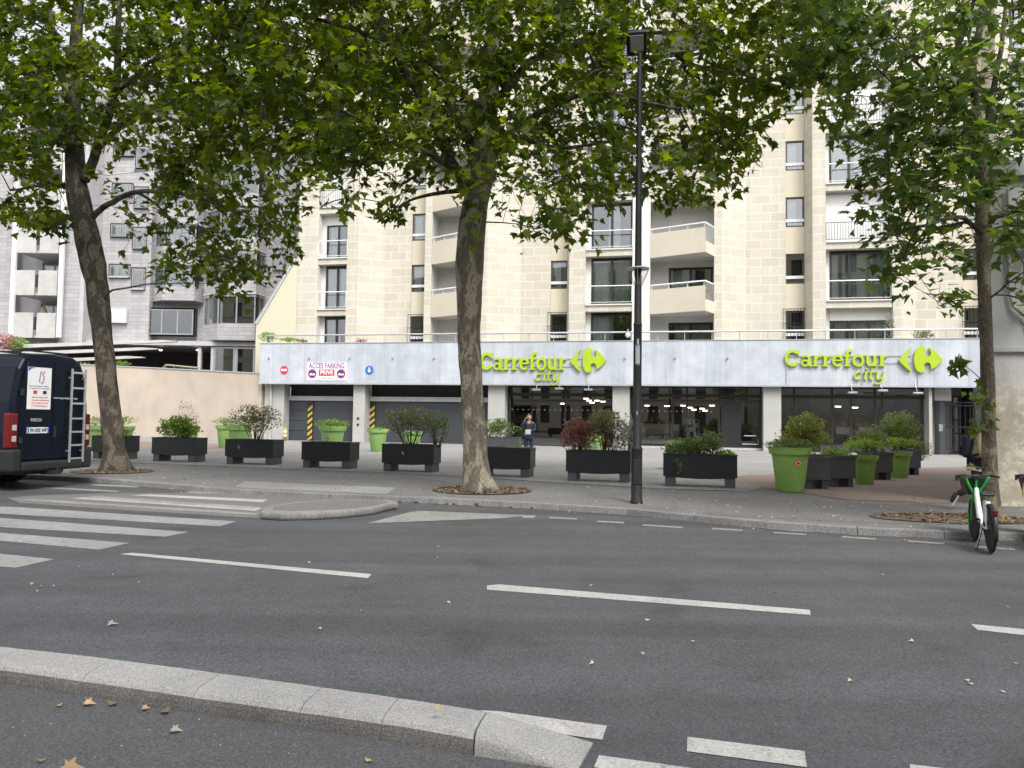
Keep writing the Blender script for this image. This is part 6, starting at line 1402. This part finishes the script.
# ---- middle tree
lowM = poly_fn([(150, 70), (200, 120), (240, 165), (290, 190), (320, 210), (345, 185), (385, 235), (402, 228), (425, 178), (455, 165), (486, 225), (520, 232), (560, 238), (590, 205), (640, 205), (690, 190), (730, 168), (755, 162), (762, 100), (790, 90), (830, 70), (860, 55)])
def densM(x, y):
    d = 1.0
    if 430 < x < 470 and y > 150: d = .1
    if y > 150 and 500 < x < 660: d = .62
    if y > 165 and 300 < x < 470: d = .6
    return d
trunkM = [(479, 492, 0, .31), (477, 478, 0, .27), (475, 455, 0, .25), (473, 420, 0, .235), (472, 384, 0, .225), (469, 345, 0, .225), (469, 300, 0, .26), (469.5, 262, 0, .29), (471, 238, 0, .28), (474, 215, 0, .26), (478, 190, 0, .26), (484, 165, 0, .25), (487, 120, .1, .22), (491, 60, .2, .19), (497, 0, .3, .16), (500, -60, .3, .12), (505, -140, .3, .07)]
limbsM = [[(470, 190, 0, .13), (452, 165, -.3, .11), (432, 115, -.6, .10), (400, 62, -.9, .085), (380, 25, -1.2, .07), (360, -40, -1.5, .04)], [(480, 170, 0, .12), (462, 120, .3, .10), (430, 80, .6, .09), (395, 50, 1.0, .07), (350, 0, 1.5, .04)],
          [(474, 185, 0, .08), (440, 160, -.9, .06), (395, 135, -1.6, .045), (340, 110, -2.4, .03)], [(486, 120, 0, .09), (430, 60, 1.2, .07), (330, 20, 2.2, .05), (250, 10, 2.6, .03)], [(488, 110, 0, .10), (530, 60, .6, .08), (590, 40, 1.3, .06), (680, 30, 1.6, .04), (740, 60, 1.6, .02)],
          [(486, 150, 0, .08), (540, 110, -.6, .06), (600, 90, -1.2, .045), (680, 110, -1.6, .025)], [(490, 80, 0, .09), (560, 10, -.9, .07), (640, -40, -1.5, .05), (720, -60, -1.6, .03)], [(488, 130, 0, .06), (560, 150, 1.8, .045), (620, 140, 2.8, .03)]]
plane_tree('plane_tree', 'thickest plane tree, with straight mottled trunk in the middle', (480, 492), trunkM, limbsM, (170, 850, -170), lowM, 2800, .18, (8, 13), ('bark_plane', 'leaf_plane', 'bark_plane_dark'), 0.5, (.3, .5, 0), 3, (6.9, 3.5), 1.0, .9, -.03, densM)
# ---- left tree
lowL = poly_fn([(-120, 240), (0, 225), (30, 235), (68, 228), (80, 150), (105, 140), (112, 262), (150, 255), (160, 285), (200, 288), (225, 295), (262, 280), (285, 265), (292, 180), (330, 150), (360, 120)])
def densL(x, y):
    d = 1.0
    if 60 < x < 165 and 135 < y < 212: d = .14
    if 80 < x < 165 and y > 212: d = .16
    if 80 < x < 200 and 268 < y < 295: d = .7
    if 165 < x < 300 and y > 200: d = .5 if y < 268 or x > 200 else .7
    if 235 < x < 300 and 130 < y < 200: d = .2
    if x < 60 and y > 165: d = .45
    if 270 < x: d *= .6
    if y < 110 and 60 < x < 130: d = .55
    return d
trunkL = [(115, 471, 0, .34), (115, 462, 0, .30), (114, 445, 0, .26), (111, 415, 0, .24), (107, 380, 0, .235), (104, 350, 0, .23), (101, 325, 0, .235), (99, 303, 0, .275), (96, 282, 0, .26), (93, 266, 0, .31), (90, 250, 0, .30), (85, 225, 0, .29), (79, 203, 0, .28), (76, 178, .1, .25), (74, 140, .1, .22), (72, 90, .2, .18), (76, 40, .3, .15), (80, -20, .3, .12), (84, -90, .3, .08)]
limbsL = [[(84, 180, 0, .14), (92, 165, -.2, .12), (103, 130, -.3, .11), (116, 90, -.4, .10), (118, 40, -.4, .08), (122, -20, -.4, .05)], [(92, 218, 0, .085), (108, 205, -.3, .07), (130, 192, -.8, .06), (160, 191, -1.3, .05), (200, 196, -1.8, .035), (240, 215, -2.2, .02)], [(77, 175, 0, .10), (72, 130, .5, .09), (60, 70, .9, .07), (50, 10, 1.2, .05)],
          [(98, 150, 0, .07), (130, 115, .6, .06), (180, 100, 1.1, .045), (240, 90, 1.6, .03)], [(75, 150, 0, .06), (50, 140, -.7, .05), (20, 110, -1.3, .035), (-30, 90, -1.8, .02)], [(118, 60, -.4, .07), (160, 15, -.9, .05), (230, -20, -1.4, .03)], [(80, 190, .0, .06), (50, 185, 1.0, .04), (10, 190, 1.8, .03)], [(110, 100, 0, .06), (150, 60, -1.3, .04), (200, 50, -2.2, .03)],
          [(100, 300, 0, .035), (112, 290, -.4, .025), (150, 284, -1.2, .016), (192, 283, -1.8, .010)]]
plane_tree('plane_tree', 'leaning dark plane tree with a crooked trunk on the left beside the van', (113, 471), trunkL, limbsL, (-130, 370, -130), lowL, 2150, .19, (8, 13), ('bark_plane_dark', 'leaf_plane', 'bark_plane_dark'), 0.6, (1.2, .6, 0), 11, (6.6, 3.9), 1.0, .85, -.02, densL)
# ---- right tree
lowR = poly_fn([(790, 55), (830, 85), (850, 125), (862, 175), (872, 215), (885, 262), (905, 290), (930, 300), (955, 315), (970, 250), (1005, 260), (1024, 325), (1100, 330)])
def densR(x, y):
    d = .8
    if y > 205: d = .42
    if y < 90: d = .45
    if x < 900 and 60 < y < 205: d = .55
    if 810 < x < 870 and y < 120: d = .75
    if x > 985 and 215 < y < 290: d = .35
    return d
trunkR = [(990, 521, 0, .15), (990, 512, 0, .13), (990, 480, 0, .11), (988.5, 430, 0, .10), (988, 380, 0, .097), (986, 330, 0, .095), (984, 280, 0, .095), (982, 230, 0, .10), (982, 180, 0, .095), (981, 150, 0, .085), (976, 110, 0, .06), (972, 60, .1, .06), (990, -10, .1, .04), (1000, -80, 0, .03)]
limbsR = [[(981, 170, 0, .07), (964, 110, -.2, .06), (952, 60, -.3, .045), (975, 0, -.4, .03), (990, -50, -.4, .02)], [(980, 160, 0, .06), (993, 90, .3, .05), (1003, 40, .4, .035), (1010, -30, .4, .02)], [(983, 235, 0, .045), (965, 217, -.4, .035), (935, 222, -.8, .028), (895, 235, -1.2, .015)], [(981, 215, 0, .04), (962, 198, .4, .03), (930, 190, .8, .02), (890, 160, 1.2, .014)],
          [(984, 228, 0, .045), (1000, 215, -.2, .035), (1030, 208, -.4, .025)], [(985, 300, 0, .02), (1000, 290, -.2, .016), (1024, 272, -.5, .01)], [(978, 130, 0, .04), (950, 95, .6, .03), (905, 50, 1.1, .022), (860, 10, 1.5, .012)], [(968, 95, 0, .03), (935, 85, -.6, .02), (905, 95, -1.0, .012), (870, 60, -1.4, .01)]]
plane_tree('plane_tree', 'slender young plane tree on the right beside the bikes', (984, 521), trunkR, limbsR, (795, 1120, -150), lowR, 1050, .165, (7, 11), ('bark_plane_light', 'leaf_plane_right', 'bark_plane_dark'), 0, (-.1, 0, 0), 29, (3.1, 2.2), 1.0, 1.2, -.03, densR, twigl=.4, r_base=.2)
# few low leaves hanging on the right trunk
def sprig(parent, anchor_px, pts_px, Y, n_, size, seed, mat='leaf_plane_right', base_=None):
    rng = np.random.default_rng(seed); b = parent.location; pts = [at(x, y, Y)-b for x, y in pts_px]; mb = MB(); mb.tube(pts, [.012]+[.006]*(len(pts)-1), 4); mb.build('branches', M['twig'], parent)
    pos = []; 
    for i in range(n_): t = rng.random()**.6*(len(pts)-1); k = min(int(t), len(pts)-2); p = pts[k].lerp(pts[k+1], t-k); pos.append(np.array(p)+rng.normal(0, .05, 3))
    dr = rng.normal(0, .6, (n_, 3)); dr[:, 2] -= .5; nr = rng.normal(0, .5, (n_, 3)); nr[:, 1] -= .8; nr[:, 2] += .5
    leaves_obj('crown', mat, parent, np.array(pos), dr, nr, size*rng.uniform(.6, 1.2, n_), 'plane', rng=rng)
RT = [o for o in COL.objects if o.name.startswith('plane_tree') and o.get('label', '').startswith('slender')][0]
sprig(RT, None, [(986, 384), (972, 371), (958, 362), (950, 364)], 12.1, 16, .17, 5); sprig(RT, None, [(984, 385), (974, 395), (975, 420), (978, 435)], 12.0, 30, .13, 6); sprig(RT, None, [(984, 400), (993, 410), (991, 425)], 12.0, 8, .10, 7)
# ================================================================ shrubs
def shrub(name, label, cat, loc, R3, nl, size, mat, seed, kind='oval', stems=6, stem_h=None, flat=0.0, up=.3, holes=0.0, grp=None, lift=0.0, z0=0.0, fill=.45, spiky=0):
    rng = np.random.default_rng(seed); rr = random.Random(seed); o = thing(name, label, cat, loc, 0, grp)
    rx, ry, rz = R3; mb = MB(); tips = []
    for i in range(stems):
        a = rr.uniform(0, 2*PI); r_ = math.sqrt(rr.random()); e = Vector((rx*r_*.8*math.cos(a), ry*r_*.8*math.sin(a), lift+rz*(1+rr.uniform(-.2, .85)*math.sqrt(1-r_*r_*.9)))); s_ = Vector((e.x*.25, e.y*.25, 0))
        pts = bez(s_, e, .05, 5, .10, rr); mb.tube(pts, [.012, .010, .008, .006, .005, .003], 5); tips += pts[2:]
        for k in range(4): q = pts[rr.choice((2, 3, 4))]; t = q+Vector((rr.uniform(-1, 1)*rx*.45, rr.uniform(-1, 1)*ry*.45, rr.uniform(0, .5)*rz)); mb.tube([q, (q+t)/2+Vector((0, 0, .02)), t], [.005, .004, .002], 4); tips.append(t)
    mb.build('stems', M['twig'], o)
    pos, tries = [], 0
    while len(pos) < nl and tries < nl*20:
        tries += 1; u = rng.normal(0, 1, 3); u /= np.linalg.norm(u); r_ = rng.random()**fill; p = np.array([rx*u[0]*r_, ry*u[1]*r_, lift+rz+rz*u[2]*r_])
        k = 1+.45*noise.noise(Vector((u[0]*2.2+seed, u[1]*2.2, u[2]*2.2))); p[:2] *= k; p[2] = lift+(p[2]-lift)*(.75+.25*k)
        if p[2] < z0: continue
        if noise.noise(Vector((p[0]*4+seed, p[1]*4, p[2]*4))) < holes-.35: continue
        pos.append(p)
    pos = np.array(pos); n_ = len(pos); c = np.array([0, 0, lift+rz*.6]); out = pos-c; out /= np.linalg.norm(out, axis=1)[:, None]+1e-6
    dr = out+rng.normal(0, .5, (n_, 3)); dr[:, 2] += up; nr = rng.normal(0, .5, (n_, 3)); nr[:, 2] += 1; nr[:, 1] -= .2
    if spiky: dr = out*.7+rng.normal(0, .3, (n_, 3)); dr[:, 2] += 1.0
    leaves_obj('foliage', mat, o, pos, dr, nr, size*rng.uniform(.6, 1.3, n_), kind, rng=rng); return o
def on(P, x=0, y=.3, z=.66): return P.matrix_basis @ Vector((x, y, z))
bpy.context.view_layer.update()
shrub('bush', 'low mixed green bush in the planter behind the leaning left trunk', 'bush', on(PL[0], .1), (.5, .3, .22), 450, .07, 'leaf_bright', 40)
shrub('bush', 'leafy green bush in planter before the peach wall, just right of left trunk', 'bush', on(PL[1], -.05), (.62, .4, .36), 1500, .085, 'leaf_bright', 41, fill=.5)
o = shrub('tall_weed', 'thin dry upright weeds above the leafy bush at the peach wall', 'plant', on(PL[1], .25, .3, .66), (.42, .25, .62), 260, .05, 'leaf_olive', 42, 'long', stems=9, spiky=1)
shrub('bush', 'round sparse olive shrub on bare stems before the end of peach wall', 'bush', on(PL[2], .02, .3, .66), (.78, .55, .42), 1700, .06, 'leaf_olive', 43, stems=16, lift=.30, fill=.5, holes=.1)
shrub('grass_tuft', 'small tufts of weeds in the long planter before the garage pillar', 'plant', on(PL[3], .1, .3, .62), (.4, .2, .05), 60, .06, 'leaf_olive', 44, stems=3)
shrub('bush', 'wide sparse olive shrub with many bare stems left of the thick trunk', 'bush', on(PL[4], -.05, .3, .66), (.80, .5, .42), 1500, .062, 'leaf_olive', 45, stems=18, lift=.28, fill=.5, holes=.1)
shrub('bush', 'darker sparse end of shrub nearest the thick trunk in its planter', 'bush', on(PL[4], .72, .35, .66), (.42, .35, .46), 650, .06, 'leaf_shrub', 46, stems=10, lift=.12, holes=.1)
shrub('grass_tuft', 'thin line of grass in the planter just right of the thick trunk', 'plant', on(PL[5], .35, .3, .66), (.38, .2, .04), 260, .07, 'leaf_bright', 47, 'long', stems=3, spiky=1)
shrub('bush', 'rounded yellow green bush in the far grey planter beside the woman', 'bush', on(lb2, -.2, .35, .66), (.72, .42, .40), 1300, .08, 'leaf_shrub', 48, fill=.5)
shrub('bush', 'red leaved shrub left in the planter beside the lamp post', 'bush', on(PL[6], -.52, .3, .60), (.44, .36, .43), 1400, .065, 'leaf_red', 49, stems=14, lift=.05)
shrub('bush', 'tall mixed olive shrub in the middle of the planter beside the lamp post', 'bush', on(PL[6], .12, .36, .62), (.46, .36, .30), 1100, .065, 'leaf_olive', 50, stems=12, lift=.50)
shrub('bush', 'reddish brown shrub low between red and variegated shrubs by the lamp post', 'bush', on(PL[6], .30, .4, .60), (.28, .3, .42), 420, .06, 'leaf_red', 51, stems=8)
shrub('bush', 'pale variegated shrub at the lamp post end of its planter', 'bush', on(PL[6], .68, .28, .60), (.33, .32, .50), 900, .055, 'leaf_pale', 52, stems=12)
shrub('bush', 'low dense blue green shrub in the planter right of the lamp post', 'bush', on(PL[7], -.12, .3, .62), (.62, .32, .24), 1800, .055, 'leaf_shrub', 53, stems=14, fill=.5)
shrub('bush', 'taller loose twigs at the middle of planter right of lamp post', 'bush', on(PL[7], .25, .3, .66), (.30, .24, .28), 500, .055, 'leaf_shrub', 54, stems=9, lift=.08)
shrub('creeper', 'dark creeper trailing over the front of planter right of the lamp post', 'plant', on(PL[7], -.48, -.03, .28), (.16, .03, .18), 90, .05, 'leaf_shrub', 55, stems=4)
shrub('grass_tuft', 'bright low leaves at the right end of planter right of lamp post', 'plant', on(PL[7], .55, .28, .62), (.22, .2, .10), 260, .06, 'leaf_bright', 56)
shrub('bush', 'low leafy tuft in the small planter peeping out behind the low shrub', 'bush', on(lb3, -.2, .3, .66), (.35, .25, .10), 300, .06, 'leaf_bright', 57)
shrub('bush', 'big yellow green shrub above the first square planter by the largest pot', 'bush', on(SQ[0], -.02, .55, .62), (.52, .45, .50), 2200, .07, 'leaf_yellow', 58, stems=20, lift=.05, fill=.5, holes=.16)
shrub('bush', 'low green cover spilling from the second square planter in the right row', 'bush', on(SQ[1], .0, .3, .64), (.34, .32, .12), 700, .055, 'leaf_bright', 59)
shrub('bush', 'loose pale green shrub in the square planter between two green pots', 'bush', on(SQ[2], -.1, .4, .62), (.48, .4, .36), 1100, .065, 'leaf_shrub', 60, stems=14, holes=.08)
shrub('bush', 'tall dark green shrub at far end of right hand planter row', 'bush', on(SQ[3], -.12, .4, .60), (.62, .5, .62), 2100, .075, 'leaf_shrub', 61, stems=22, fill=.5, holes=.16)
shrub('bush', 'small grey green shrub low against the window by the entrance', 'bush', on(SQ[3], .50, .3, .40), (.34, .3, .30), 600, .05, 'leaf_olive', 62, stems=8)
fern = [(PT[0], .52, .13, 1300, 'leaf_shrub', 'ferny green cover on the largest green pot, spilling over its rim'), (PT[1], .45, .10, 700, 'leaf_bright', 'ferny green cover on the second pot of the right hand row'), (PT[2], .45, .10, 700, 'leaf_bright', 'ferny green cover on the third pot at the end of the right row'),
        (PT[3], .62, .16, 800, 'leaf_bright', 'light green fern drooping over the pot before the garage door'), (PT[4], .45, .06, 300, 'leaf_bright', 'short green growth on the pot beside the garage pillar'), (PT[6], .3, .05, 100, 'leaf_bright', 'short growth on the pot seen through the red leaved shrub'),
        (PT[7], .5, .12, 300, 'leaf_bright', 'green growth on the right pot of pair by the wall'), (PT[8], .55, .16, 400, 'leaf_bright', 'green growth on the left pot of pair by the wall'), (PT[10], .5, .18, 300, 'leaf_bright', 'green growth on the pot just right of left trunk'), (PT[11], .5, .22, 350, 'leaf_bright', 'green growth on the pot just left of left trunk'), (PT[9], .4, .08, 200, 'leaf_bright', 'green growth on the pot behind the leafy bush')]
for i, (P_, r_, hh, n_, mt, lab) in enumerate(fern):
    p = P_.location+Vector((0, 0, (.86 if i not in (3, 7, 8) else 1.0))); shrub('fern', lab, 'fern', p, (r_, r_, hh), n_, .085 if i else .065, mt, 70+i, 'long', stems=8, z0=-.08, fill=.4)
# terrace plants behind the fascia
def terr(px, py, d, R3, n_, mt, lab, size=.09, cat='plant', **k):
    s, z = fp(px, py, d); c = fw(s, d, z); return shrub('terrace_plant', lab, cat, c, R3, n_, size, mt, int(px), stems=6, **k)
terr(268, 342, 1.0, (.55, .4, .28), 500, 'leaf_bright', 'bright bush at left end of the terrace behind the fascia'); terr(290, 342, 1.0, (.6, .4, .12), 350, 'leaf_bright', 'low bright plants second from the left end of terrace')
terr(302, 343, .9, (.35, .3, .10), 150, 'leaf_dead', 'dry plants in a trough on terrace under the left french windows'); terr(361, 343, .9, (.35, .3, .12), 150, 'leaf_pink', 'small pink flowers on terrace left of the first wall corner')
terr(890, 340, 1.4, (.25, .25, .75), 260, 'leaf_pale', 'tall pale blue green plant on terrace right of last french window'); terr(924, 342, 1.4, (.55, .4, .32), 420, 'leaf_olive', 'round olive bush on terrace at right near the slender tree')
p = at(2, 350, 47); shrub('bush', 'pink flowering bush over the wall above the van roof', 'bush', p, (.9, .6, .5), 350, .14, 'leaf_pink', 91); p = at(16, 350, 47.5); shrub('bush', 'green bush over the wall just right of the pink flowers', 'bush', p, (.8, .6, .4), 350, .14, 'leaf_bright', 92)
for i, (x, y, w_) in enumerate(((92, 371, 1.2), (120, 369, .7))): p = at(x, y, 49.4); shrub('bush', ['low plants along the wall top left of the leaning trunk', 'low plants along the wall top right of the leaning trunk'][i], 'bush', p, (w_, .4, .25), 400, .12, 'leaf_bright', 94+i)
# ================================================================ fallen leaves
def ground_leaves(name, pts, size, seed, mat='leaf_dead', dark=None):
    rng = np.random.default_rng(seed); n_ = len(pts); pos = np.array(pts); a = rng.uniform(0, 2*PI, n_); dr = np.stack([np.cos(a), np.sin(a), rng.normal(0, .12, n_)], 1); nr = rng.normal(0, .16, (n_, 3)); nr[:, 2] += 1; pos[:, 2] += .008
    return leaves_obj(name, mat, None, pos, dr, nr, size*rng.uniform(.5, 1.3, n_), 'plane', fold=.35, rng=rng)
rr = random.Random(4); pts = []
for _ in range(760):                                       # pavement and plaza litter
    x, y = rr.uniform(60, 1024), rr.uniform(470, 528)
    ky = float(np.interp(x, [k[0] for k in KP], [k[1] for k in KP]))
    if y < ky-2: p = gp(x, y); pts.append((p.x, p.y, .004))
for _ in range(170):
    x = rr.uniform(60, 1020); ky = float(np.interp(x, [k[0] for k in KP], [k[1] for k in KP])); p = gp(x, ky+2.5+abs(rr.gauss(0, 2.5)), RZ); pts.append((p.x, p.y, RZ+.002))
tag(ground_leaves('fallen_leaves', pts, .045, 1, 'leaf_crisp'), 'small pale dry leaves scattered along the far pavement and gutter', 'leaf litter', kind='stuff')
pts = []
for cx_, cy_, rx_, ry_, n_ in ((482, 490.5, .98, .9, 260), (113, 471.5, .9, .8, 130), (952, 519, 1.2, .58, 190)):
    c = gp(cx_, cy_)
    for _ in range(n_): a, r_ = rr.uniform(0, 2*PI), math.sqrt(rr.random()); pts.append((c.x+rx_*r_*math.cos(a), c.y+ry_*r_*math.sin(a), .014+rr.random()*.012))
for _ in range(70): x = rr.gauss(480, 50); ky = float(np.interp(x, [k[0] for k in KP], [k[1] for k in KP])); p = gp(x, ky+3+rr.random()*3, RZ); pts.append((p.x, p.y, RZ+.004))
tag(ground_leaves('fallen_leaves', pts, .085, 2), 'brown dry leaves heaped in the tree pits and the gutter', 'leaf litter', kind='stuff')
pts = []
for _ in range(22):
    x, y = rr.uniform(0, 1024), rr.uniform(540, 700)
    if y > 640 and x < 500: continue
    p = gp(x, y, RZ); pts.append((p.x, p.y, RZ+.002))
for x, y in ((36, 592), (41, 587), (92, 594), (108, 626), (140, 583), (54, 587), (33, 584), (78, 567), (438, 558), (905, 541), (800, 545), (806, 543), (437, 547), (730, 541), (990, 547), (1010, 549), (964, 545)): p = gp(x, y, RZ); pts.append((p.x, p.y, RZ+.002))
tag(ground_leaves('fallen_leaves', pts, .035, 3, 'leaf_crisp'), 'tiny pale leaf fragments scattered over the road', 'leaf litter', kind='stuff')
pts = []
for _ in range(90): x, y = rr.uniform(0, 560), rr.uniform(690, 790); p = gp(x, y, RZ); pts.append((p.x, p.y, RZ+.004))
tag(ground_leaves('fallen_leaves', pts, .007, 9, 'leaf_crisp'), 'tiny pale crumbs strewn on the near cycle path', 'leaf litter', kind='stuff')
def one_leaf(px, py, lv, size, az, lab, mat='leaf_dead', v=.8, tilt=.15):
    p = gp(px, py, lv); o = leaves_obj('fallen_leaf', mat, None, np.zeros((1, 3)), np.array([[math.cos(az), math.sin(az), .05]]), np.array([[tilt, -tilt, 1.0]]), np.array([size]), 'plane', fold=.4, vary=np.array([v])); o.location = (p.x, p.y, lv+.012); tag(o, lab, 'leaf')
NZ = RZ+.004
one_leaf(62, 773, NZ, .10, .3, 'large yellow brown leaf at the very bottom left of the view', v=.75)
one_leaf(41, 764, NZ, .035, 2, 'small tan leaf just left above the large yellow brown leaf', v=.7)
one_leaf(84, 706, NZ, .065, .2, 'pale yellow leaf lying below the kerb, left of the orange one', v=1)
one_leaf(110, 707, NZ, .055, 1.4, 'brownish orange leaf lying below the kerb right of the pale yellow one', v=.45)
one_leaf(60, 708, NZ, .035, 2.6, 'small tan leaf leftmost below the kerb', v=.8)
one_leaf(142, 711, NZ, .045, .4, 'thin yellow leaf lying below the kerb, right of the orange one', v=.85)
one_leaf(168, 714, NZ, .055, 3.0, 'brown leaf tucked against the kerb, rightmost of the five', v=.25)
one_leaf(171, 733, NZ, .06, .1, 'narrow pale leaf lying alone on the cycle path below the brown one', 'leaf_pale', v=.8)
one_leaf(435, 711, RZ+.152, .045, .2, 'small yellow leaf lying on top of the granite kerb', v=.9)
one_leaf(367, 764, NZ, .035, 1.2, 'small yellow leaf at bottom edge below the middle of kerb', v=.95)
one_leaf(109, 626, RZ, .07, .7, 'pale dry leaf alone on the road above the kerb', 'leaf_pale', v=.7)
